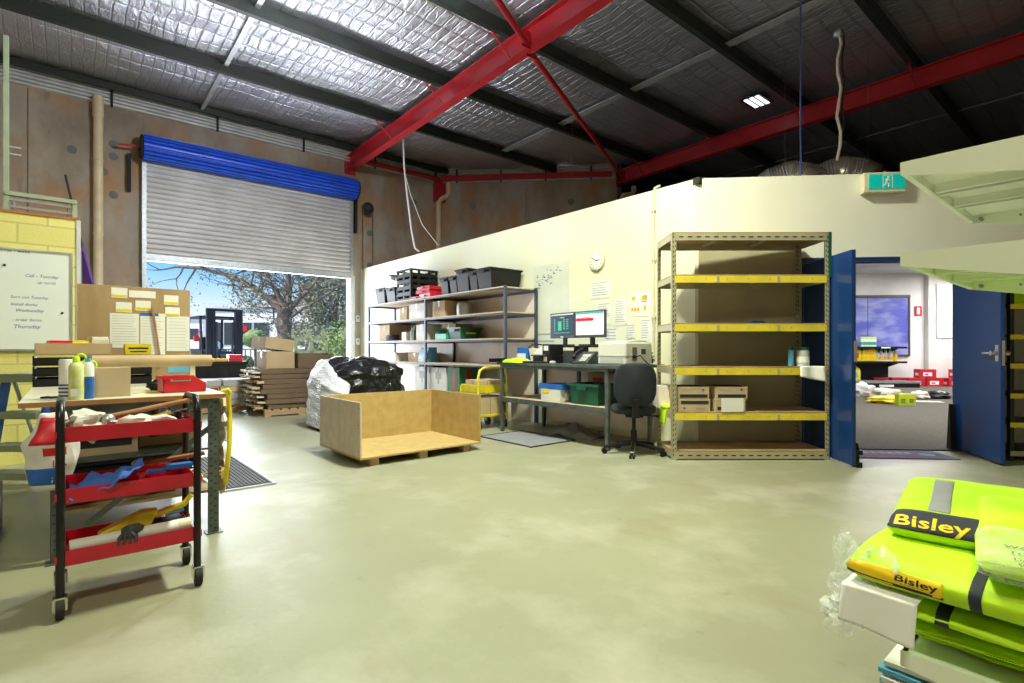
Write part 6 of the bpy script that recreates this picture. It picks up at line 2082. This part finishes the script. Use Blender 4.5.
jerry('yellow jerrycan with red label on the middle display shelf, left one', 1.25, .752, 'yellow')
jerry('yellow jerrycan with orange label on the middle display shelf, right one', 1.66, .752, 'yellow', lc='orange')
jerry('yellow jerrycan with light blue label on the bottom display shelf', 1.22, .182, 'yellow', 1.0, 'skyblue')
for i in range(5):
    o = thing('chemical_bottle', ['white bottle with green cap right of the jerrycans, first from left', 'white bottle with green cap right of the jerrycans, second from left', 'white bottle with green cap right of the jerrycans, third from left',
                                  'white bottle with green cap right of the jerrycans, fourth from left', 'yellow bottle at the right end of the middle display shelf'][i], 'bottle', WO(5.95 + 1.95 + i * .125, 10.5, .752), OA, 'bottles on the middle display shelf')
    q = MB(); q.lathe([(.06, 0), (.065, .02), (.065, .22), (.03, .29), (.03, .31)], 12); q.build('bottle_body', M['paper'] if i < 4 else M['yellow'], o, smooth=True)
    q = MB(); q.lathe([(.035, .31), (.035, .37)], 10); q.build('cap', M['green2'], o)
    q = MB(); q.lathe([(.067, .05), (.067, .13)], 12); q.build('label_band', M['orange'], o)
for i in range(6):
    o = thing('drink_can', ['green and white can on the top display shelf, leftmost of six', 'green and white can on the top display shelf, second of six', 'green and white can on the top display shelf, third of six',
                            'green and white can on the top display shelf, fourth of six', 'green and white can on the top display shelf, fifth of six', 'green and white can on the top display shelf, rightmost of six'][i], 'can', WO(5.95 + 1.52 + i * .075, 10.5, 1.182), OA, 'green and white cans on the display stand')
    q = MB(); q.lathe([(.038, 0), (.04, .01), (.04, .28), (.036, .30)], 12); q.build('can_body', M['paper'], o, smooth=True)
    q = MB(); q.lathe([(.041, .06), (.041, .15)], 12); q.build('green_band', M['green2'], o)
    q = MB(); q.lathe([(.0405, .24), (.0405, .285)], 12); q.build('top_band', M['hiviz'], o)
o = thing('spray_bottle', 'orange tipped white bottle at the left edge of the top display shelf', 'bottle', WO(5.95 + 1.02, 10.5, 1.182), OA)
q = MB(); q.lathe([(.06, 0), (.06, .12), (.03, .2)], 12); q.build('bottle_body', M['paper'], o, smooth=True)
q = MB(); q.lathe([(.03, .2), (.03, .24)], 10); q.build('cap', M['orange'], o)
# red cartons against the wall
RB = [(0.0, 0, 0), (.50, 0, 0), (.30, 0, .255), (-.95, .12, 0), (-.45, .12, 0), (1.02, -.05, 0), (1.52, -.05, 0), (1.25, -.05, .255), (1.75, .05, .255), (1.62, -.02, .51), (2.02, -.05, 0)]
for i, (x, y, z) in enumerate(RB):
    lab = ['red carton on the showroom floor, left of the small pyramid', 'red carton on the showroom floor, right of the small pyramid', 'red carton on top of the small pyramid of red cartons',
           'flat red carton behind the black display stand, left one', 'flat red carton behind the black display stand, right one', 'red carton at the left foot of the big red pile', 'red carton in the middle foot of the big red pile',
           'red carton second row left of the big red pile', 'red carton second row right of the big red pile', 'red carton on top of the big red pile', 'red carton at the right foot of the big red pile by the door'][i]
    px = 882 + 0
    p = WO(9.08 + x, 10.7 + y, z + .009)
    o = thing('red_carton', lab, 'carton', p, OA + R((i * 37 % 17) - 8), 'red cartons on the showroom floor')
    q = MB(); q.box(-.22, .22, -.16, .16, 0, .245); q.box(-.222, .222, -.162, .162, .19, .25); q.build('body', M['red'], o, bevel=.006)
    q = MB(); q.box(-.14, .10, -.164, -.162, .05, .16); q.box(-.224, -.22, -.08, .08, .06, .14); q.build('white_print', M['paper'], o)
    q = MB(); q.box(-.10, .0, -.166, -.164, .08, .12); q.build('print', M['redenamel'], o)
# goods strewn on the carpet
def softbag(lab, p, m, sx, sy, sz, seed, name='plastic_bag', cat='bag'):
    o = thing(name, lab, cat, p, OA)
    q = MB(); q.ball((0, 0, sz * .42), .5, 20, 12, wob=.5, sc=(sx, sy, sz), seed=seed); q.build('bag_skin', m, o, smooth=True)
    return o


softbag('crumpled white plastic bag on the carpet just inside the doorway', S(862, 12.6, 0), M['paper'], .5, .45, .34, 1)
softbag('clear and yellow bag of goods on the carpet', S(886, 11.7, 0), M['cream'], .75, .5, .26, 2)
softbag('yellow folded plastic bag at the front of the goods on the carpet', S(884, 10.9, 0), M['yellow'], .62, .4, .17, 3)
softbag('black bag on the carpet near the right door leaf', S(938, 11.9, 0), M['bagblack'], .5, .35, .20, 4)
softbag('grey brown bag between the lime boxes and the black bag', S(920, 11.8, 0), M['cardp'], .36, .3, .2, 6)
o = thing('paper_sheet', 'long white sheet on the carpet in front of the black bag', 'paper', S(922, 11.2, .0), OA)
q = MB(); q.prism([(-.30, -.05), (.30, -.22), (.34, .02), (-.12, .15)], .009, .02, 'z'); q.build('sheet', M['paper'], o)
for i, (px, lab) in enumerate(((901, 'lime green box on the carpet, left of the two'), (909.5, 'lime green box on the carpet, right of the two'))):
    o = thing('lime_box', lab, 'box', S(px, 10.5, .009), OA + R(-6), 'two lime green boxes on the carpet')
    q = MB(); q.box(-.075, .075, -.08, .08, 0, .22); q.box(-.077, .077, -.082, .082, .20, .222); q.build('body', mat('lime card', (.50, .72, .03), .5), o, bevel=.003)
    q = MB(); q.box(-.04, .04, -.0835, -.082, .1, .12); q.box(-.04, .04, -.0835, -.082, .05, .06); q.box(-.04, .03, -.0835, -.082, .075, .085); q.build('print', M['ink'], o)
    q = MB(); q.box(-.05, .05, -.0835, -.082, .14, .17); q.build('orange_band', M['orange'], o)

# ---------------------------------------------------------------- outdoors
# forklift seen from the mast side
r = thing('forklift', 'forklift parked outside the shutter with its dark mast towards the door', 'forklift', (-8.15, 15.0, -.02), R(46))
# local: -y is the mast/front, x width
for s in (-1, 1):
    q = MB(); q.box(s * .40 - .07, s * .40 + .07, -.10, .02, .1, 2.26); q.box(s * .29 - .035, s * .29 + .035, -.13, -.02, .15, 2.2); q.build('mast_channel', M['hivizdark'], r, bevel=.01)
    q = MB(); q.tube([(s * .21, -.04, .2), (s * .21, -.04, 1.9)], .035, 10); q.build('lift_cylinder', M['phone'], r)
    q = MB(); q.box(s * .25 - .05, s * .25 + .05, -1.1, -.14, .06, .10); q.box(s * .25 - .05, s * .25 + .05, -.18, -.14, .06, .6); q.build('fork', M['phone'], r)
    q = MB(); q.tube([(s * .52 - .09, .35, .30), (s * .52 + .09, .35, .30)], .30, 22); q.build('front_wheel', M['dark'], r, smooth=True)
    q = MB(); q.tube([(s * .48 - .08, 1.75, .24), (s * .48 + .08, 1.75, .24)], .24, 20); q.build('rear_wheel', M['dark'], r, smooth=True)
    q = MB(); q.tube([(s * .48, .25, 1.0), (s * .45, .55, 2.02), (s * .45, 1.6, 2.06), (s * .48, 1.8, 1.0)], .035, 8); q.build('guard_post', M['hivizdark'], r)
for z in (2.2, 1.0, .5):
    q = MB(); q.box(-.46, .46, -.06, .0, z, z + .07); q.build('mast_crossbar', M['hivizdark'], r)
for z in (.35, .62):
    q = MB(); q.box(-.48, .48, -.17, -.13, z, z + .1); q.build('carriage_bar', M['phone'], r)
q = MB(); q.box(-.48, .48, .5, 1.65, 2.04, 2.09)
q.build('overhead_guard', M['hivizdark'], r)
q = MB(); q.box(-.5, .5, .15, 1.9, .35, .85); q.prism([(1.2, .85), (2.05, .85), (2.1, .45), (2.05, 1.1), (1.3, 1.12)], -.5, .5, 'x'); q.build('chassis', M['steelpipe'], r, bevel=.03)
q = MB(); q.box(-.24, .24, .95, 1.4, 1.0, 1.1); q.box(-.24, .24, 1.35, 1.45, 1.1, 1.5); q.build('driver_seat', M['dark'], r, bevel=.03)
q = MB(); q.tube([(0, .35, .9), (0, .62, 1.25)], .025, 8); q.tube([(.17 * math.cos(t), .62 + .06 * math.sin(t), 1.25 + .15 * math.sin(t)) for t in [i * PI / 8 for i in range(17)]], .016, 6); q.build('steering_wheel', M['dark'], r)
q = MB(); q.box(-.72, -.60, .1, .2, 1.35, 1.5); q.tube([(-.5, .3, 1.7), (-.66, .15, 1.5)], .012, 6); q.build('side_lamp', M['redenamel'], r)
# rail fence
def fence(lab, x0, x1, Y, n, h=1.15):
    o = thing('metal_fence', lab, 'fence', (0, Y, -.02), 0)
    q = MB(); q.box(x0, x1, -.02, .02, h - .04, h); q.box(x0, x1, -.02, .02, .12, .16)
    for i in range(n):
        x = x0 + (x1 - x0) * i / (n - 1); q.box(x - .015, x + .015, -.015, .015, 0, h)
    q.build('rails', M['phone'], o)
fence('thin dark metal fence beyond the forklift', -17.5, -8.4, 19.5, 46)
# planted strip
m = MB(); m.box(-40, 5, 36, 39, -.02, .10)
q = tag(m.build('grass_strip', mat('dry grass verge', (.35, .36, .16), .95, scale=5, col2=(.46, .40, .25), bump=.6, bscale=30, bdist=.05)), 'grass verge along the street outside the shutter', 'grass', kind='stuff')


def leafcloud(mb, c, rad, n, size, rnd, flat=1.0):
    for _ in range(n):
        d = Vector((rnd.gauss(0, 1), rnd.gauss(0, 1), rnd.gauss(0, 1))).normalized() * (rnd.random() ** .45)
        p = Vector(c) + Vector((d.x * rad, d.y * rad, d.z * rad * flat))
        u = Vector((rnd.uniform(-1, 1), rnd.uniform(-1, 1), rnd.uniform(-1, 1))).normalized()
        w_ = u.orthogonal().normalized()
        s = size * rnd.uniform(.6, 1.3)
        mb.add([p - u * s, p + w_ * s * .5, p + u * s, p - w_ * s * .5], [(0, 1, 2, 3)])


# big bare branched tree
r = thing('street_tree', 'large sparse leaved tree with a grey trunk outside the shutter', 'tree', (-10.7, 25.0, 0), 0)
rt = random.Random(11)
q = MB(); leaf = MB()
def grow(p, d, ln, rad, depth):
    pts = [p]; rs = [rad]
    n = 5
    for i in range(n):
        d = (d + Vector((rt.uniform(-.16, .16), rt.uniform(-.16, .16), rt.uniform(-.06, .12)))).normalized()
        p = p + d * ln / n; pts.append(p); rs.append(rad * (1 - .42 * (i + 1) / n))
    q.tube(pts, rs, 8 if depth < 2 else 5, caps=depth > 3)
    if depth >= 6:
        leafcloud(leaf, p, .4, 7, .06, rt); return
    k = 2
    for j in range(k):
        nd = (d + Vector((rt.uniform(-.9, .9), rt.uniform(-.7, .7), rt.uniform(-.35, .55)))).normalized()
        grow(p, nd, ln * rt.uniform(.62, .85), rs[-1] * rt.uniform(.70, .92), depth + 1)
q.tube([(0, 0, -.1), (.02, 0, .8), (.0, 0, 1.6), (-.05, 0, 2.3), (0, 0, 2.9)], [.46, .36, .33, .35, .34], 12)
LIMBS = [([(-.05, 0, 2.8), (-.8, 0, 3.5), (-1.7, .1, 4.15), (-2.8, 0, 4.65), (-4.0, .1, 4.95), (-5.2, 0, 5.0)], .19),
         ([(-.05, 0, 2.8), (-.5, .3, 3.8), (-1.1, .3, 4.7), (-1.9, .2, 5.6)], .17),
         ([(0, 0, 2.8), (.2, 0, 3.8), (.1, .1, 4.8), (.3, .1, 6)], .19),
         ([(0, 0, 2.8), (.7, 0, 3.5), (1.4, .1, 4.3), (2.2, 0, 5.2)], .16),
         ([(.1, 0, 2.5), (.9, -.2, 3.0), (1.8, -.2, 3.5), (2.7, -.1, 4.2)], .10)]
for pts, r0 in LIMBS:
    pts = [Vector(p) for p in pts]
    q.tube(pts, [r0 * (1 - .7 * i / (len(pts) - 1)) for i in range(len(pts))], 9)
    for i in range(1, len(pts)):
        for k in range(5):
            p = pts[i - 1].lerp(pts[i], rt.random())
            d = Vector((rt.uniform(-1, 1), rt.uniform(-.8, .8), rt.uniform(-.7, .8))).normalized()
            grow(p, d, rt.uniform(.6, 1.1), r0 * .30, 3)
q.build('trunk_and_branches', M['bark'], r, smooth=True)
leaf.build('foliage', M['leaf'], r)
# denser tree at the right of the opening
r = thing('street_tree', 'denser grey green tree filling the right of the shutter opening', 'tree', (-10.4, 31.0, 0), 0)
q = MB(); q.tube([(0, 0, -.1), (.1, 0, 1.5), (.0, 0, 3.2), (.3, 0, 5)], [.25, .2, .16, .08], 9)
q.tube([(.0, 0, 2.2), (.9, .2, 3.2), (1.8, .2, 4.2)], [.12, .08, .04], 7); q.tube([(.0, 0, 2.4), (-.6, .2, 3.4), (-1.2, .1, 4.4)], [.11, .08, .04], 7)
q.build('trunk', M['bark'], r, smooth=True)
lf = MB(); rr2 = random.Random(3)
for _ in range(130):
    leafcloud(lf, (rr2.uniform(-2.0, 3.2), rr2.uniform(-1.4, 1.4), rr2.uniform(1.5, 7.4)), rr2.uniform(.5, 1.0), 100, .11, rr2)
lf.build('foliage', mat('dusty olive foliage', (.24, .27, .17), .85, scale=1, col2=(.34, .34, .26)), r)
# ball topiary
r = thing('topiary_tree', 'clipped green ball topiary on a thin stem beyond the fence', 'shrub', (-9.95, 20.5, 0), 0)
q = MB(); q.tube([(0, 0, 0), (.02, 0, .6), (0, 0, 1.2)], .035, 8); q.build('stem', M['bark'], r, smooth=True)
q = MB(); q.ball((0, 0, 1.52), .40, 20, 14, wob=.12, sc=(1.08, 1, .9)); leafcloud(q, (0, 0, 1.52), .44, 1100, .035, rr2, .9); q.build('foliage', M['leaf2'], r)
# shrubs
for i, (px, Y, sx, h, lab) in enumerate(((338, 24, 1.3, 1.9, 'green bush at the right edge of the shutter opening'), (322, 27, 1.1, 1.5, 'green bush behind the slotted crates outside'), (300, 28, 1.2, 1.1, 'low green bush right of the tree trunk outside'),
                                          (246, 27.5, .9, .8, 'low bush left of the tree trunk outside'), (268, 27.8, .8, .7, 'low bush near the foot of the tree trunk'), (222, 28.5, .8, .8, 'low bush behind the forklift'), (349, 20, .8, 2.4, 'tall leafy bush beside the shutter jamb outside'))):
    X = (px - 512) / 530 * Y
    o = thing('garden_bush', lab, 'bush', (X, Y, 0), 0, 'bushes outside along the street')
    q = MB(); q.tube([(0, 0, 0), (.05, 0, h * .4)], .03, 6); q.build('stem', M['bark'], o)
    q = MB(); q.ball((0, 0, h * .48), h * .30, 14, 10, wob=.3, sc=(sx, .8, 1)); leafcloud(q, (0, 0, h * .5), h * .5, 2200, .065, rr2, .95); q.build('foliage', M['leaf2'], o)
# white buildings beyond the street
def building(lab, px0, px1, Y, h, base=0, wins=(), rs=0):
    x0, x1 = (px0 - 512) / 530 * Y, (px1 - 512) / 530 * Y
    o = thing('commercial_building', lab, 'building', (x0, Y, 0), 0, 'low buildings across the street')
    L = x1 - x0
    q = MB(); q.box(0, L, 0, 12, -.1, h); q.build('walls', M['bwhite'], o)
    q = MB(); q.box(-.2, L + .2, -.25, 12.2, h, h + .25); q.box(-.2, L + .2, -.3, -.25, h - .3, h + .25); q.build('parapet', M['strip'], o)
    for (u0, u1, z0, z1) in wins:
        q = MB(); q.box(u0 * L - .06, u1 * L + .06, -.08, .02, z0 - .06, z1 + .06); f = q.build('window', M['strip'], o)
        q = MB(); q.box(u0 * L, u1 * L, -.10, -.07, z0, z1)
        q.build('pane', M['glass'], f)
        q = MB()
        n = max(1, int((u1 - u0) * L / 1.6))
        for k in range(1, n):
            xx = u0 * L + (u1 - u0) * L * k / n; q.box(xx - .03, xx + .03, -.12, -.10, z0, z1)
        q.build('mullion', M['strip'], f)
    return o


b1 = building('white low shop with dark windows and a small red sign across the street', 205, 312, 62, 6.2, wins=((.05, .44, 1.6, 4.2), (.46, .60, 1.6, 4.2), (.70, .95, 1.6, 4.2)))
q = MB(); q.box(3.7, 5.0, -.16, -.12, 3.2, 3.8); q.build('red_sign', M['redenamel'], b1)
building('long pale warehouse behind the forklift across the street', 120, 203, 70, 5.4, wins=((.1, .5, 1.6, 3.8), (.6, .95, 1.6, 3.8)))
building('pale building at the right behind the trees', 314, 380, 75, 6.0, wins=((.1, .4, 1.8, 4), (.5, .9, 1.8, 4)))
# parked vehicle
r = thing('parked_van', 'orange and white van parked across the street behind the forklift', 'van', (-27.0, 46, 0), R(8))
q = MB(); q.prism([(-2.2, .3), (2.3, .3), (2.3, 1.0), (1.6, 1.1), (1.1, 1.9), (-2.2, 1.9)], -.9, .9, 'y'); q.build('van_body', M['paper'], r, bevel=.06)
q = MB(); q.box(-2.21, 1.9, -.92, -.9, .7, 1.1); q.build('orange_stripe', M['orange'], r)
q = MB(); q.prism([(.3, 1.15), (1.45, 1.15), (1.05, 1.75), (.3, 1.75)], -.92, -.9, 'y'); q.build('side_window', M['glass'], r)
for x in (-1.5, 1.5):
    q = MB(); q.tube([(x, -.95, .33), (x, -.7, .33)], .33, 18); q.tube([(x, .7, .33), (x, .95, .33)], .33, 18); q.build('wheel', M['dark'], r)
r = thing('street_sign', 'leaning white sandwich board beyond the fence', 'sign', (-9.6, 21.5, 0), R(20))
q = MB(); q.box(-.25, .25, -.02, .02, .05, 1.0, T=Matrix.Rotation(R(-14), 4, 'X')); q.build('front_panel', M['paper'], r)
q = MB(); q.box(-.25, .25, .38, .42, .05, 1.0, T=Matrix.Rotation(R(10), 4, 'X')); q.build('rear_panel', M['paper'], r)
q = MB(); q.box(-.15, .15, -.03, -.02, .55, .85, T=Matrix.Rotation(R(-14), 4, 'X')); q.build('print', M['grayprint'], r)

# ---------------------------------------------------------------- lights
def point(name, loc, energy, col, rad=.2):
    l = bpy.data.lights.new(name, 'POINT'); l.energy = energy; l.color = col; l.shadow_soft_size = rad
    o = bpy.data.objects.new(name, l); C.objects.link(o); o.location = loc
    return o


def area(name, loc, energy, col, sx, sy, rx=0, rz=0):
    l = bpy.data.lights.new(name, 'AREA'); l.shape = 'RECTANGLE'; l.size = sx; l.size_y = sy; l.energy = energy; l.color = col
    o = bpy.data.objects.new(name, l); C.objects.link(o); o.location = loc; o.rotation_euler = (rx, 0, rz)
    return o


WARM = (.96, .98, .70)
COOL = (.84, .90, 1.0)


def highbay(lab, loc, energy, col, up=False):
    o = thing('high_bay_lamp', lab, 'lamp', loc, 0, 'high bay lamps under the roof')
    q = MB(); q.lathe([(.06, .35), (.07, .22), (.20, .12), (.27, 0), (.265, 0), (.19, .11), (.06, .2)], 24); q.build('reflector', M['aluminium'], o, smooth=True)
    q = MB(); q.tube([(0, 0, .33), (0, 0, .62)], .012, 6); q.build('hanging_rod', M['galv'], o)
    q = MB(); q.ball((0, 0, .06), .07, 12, 8); q.build('bulb', M['lampglow'], o, smooth=True)
    if up:
        area('hall_light', (loc[0], loc[1], loc[2] + .02), energy, col, .5, .5, PI)
    else:
        area('hall_light', (loc[0], loc[1], loc[2] - .03), energy, col, .5, .5)
    return o


_p = W(-2.6, 7.1, 5.42)
area('hall_light', _p, WALL_FILL, COOL, .5, .5, R(52), ANG + R(32))  # added cool fill aimed at the shutter wall, with no fixture of its own
highbay('high bay lamp over the open floor in front of the desk', (.3, 4.15, 5.15), LAMP1, WARM)
highbay('high bay lamp above the camera side of the floor', (-.2, -1.2, 5.15), LAMP2, WARM)
highbay('high bay lamp over the left part of the hall', W(-2.6, 7.1, 5.50), LAMP3, COOL, True)
for (x, y) in ((4.0, 3.0), (7.5, 3.5), (10.5, 6.5), (10.5, 9.5), (7.0, 8.0)):
    p = WO(x, y, 3.42)
    o = thing('ceiling_panel_light', 'white ceiling panel light in the showroom', 'light', p, OA, 'showroom ceiling panel lights')
    q = MB(); q.box(-.62, .62, -.32, .32, .0, .05); q.build('frame', M['paper'], o)
    area('panel_light', (p[0], p[1], p[2] - .02), PANEL, (1, .98, .95), 1.2, .6)

sun = bpy.data.lights.new('sun', 'SUN'); sun.energy = SUN; sun.angle = R(2); sun.color = (1, .96, .9)
so = bpy.data.objects.new('sun', sun); C.objects.link(so)
d_ = Vector((-(-.72), -.30, -1.0))   # travels right and slightly towards the camera side
so.rotation_euler = Vector((.75 * CB - .12 * SB * 0, .75 * SB, -1.0)).to_track_quat('-Z', 'Y').to_euler()

# unseen lamp added outside the raised shutter to strengthen the daylight
p = W((DL + DR) / 2, -.35, 1.45)
area('shutter_fill', p, DOOR_FILL, (.88, .94, 1.0), 4.0, 2.7, R(-90), ANG)

# sky
wd = bpy.data.worlds.new('sky'); bpy.context.scene.world = wd; wd.use_nodes = True
nt = wd.node_tree; N, L = nt.nodes, nt.links
bg = N['Background']; bg.inputs['Strength'].default_value = SKY
tc = N.new('ShaderNodeTexCoord'); sx = N.new('ShaderNodeSeparateXYZ'); L.new(tc.outputs['Generated'], sx.inputs[0])
cr = N.new('ShaderNodeValToRGB'); L.new(sx.outputs[2], cr.inputs[0])
el = cr.color_ramp.elements
el[0].position = 0.0; el[0].color = (.93, .96, 1, 1)
el[1].position = .22; el[1].color = (.10, .40, .93, 1)
e = cr.color_ramp.elements.new(.06); e.color = (.76, .90, 1, 1)
e = cr.color_ramp.elements.new(.13); e.color = (.24, .60, .99, 1)
L.new(cr.outputs[0], bg.inputs[0])

# camera
cam = bpy.data.cameras.new('camera'); co = bpy.data.objects.new('camera', cam); C.objects.link(co)
cam.sensor_width = 36; cam.lens = 36 * 530 / 1024; cam.shift_y = 7.5 / 1024; cam.clip_start = .03; cam.clip_end = 400
co.location = (0, 0, 1.12); co.rotation_euler = (PI / 2, 0, 0)
sc = bpy.context.scene
sc.camera = co
sc.view_settings.view_transform = 'Standard'; sc.view_settings.look = 'None'
sc.view_settings.gamma = 1; sc.view_settings.use_curve_mapping = False
sc.view_settings.exposure = EXPO
sc.cycles.use_denoising = True
sc.cycles.max_bounces = 8; sc.cycles.diffuse_bounces = 4; sc.cycles.glossy_bounces = 4; sc.cycles.transparent_max_bounces = 12
sc.cycles.sample_clamp_indirect = 6
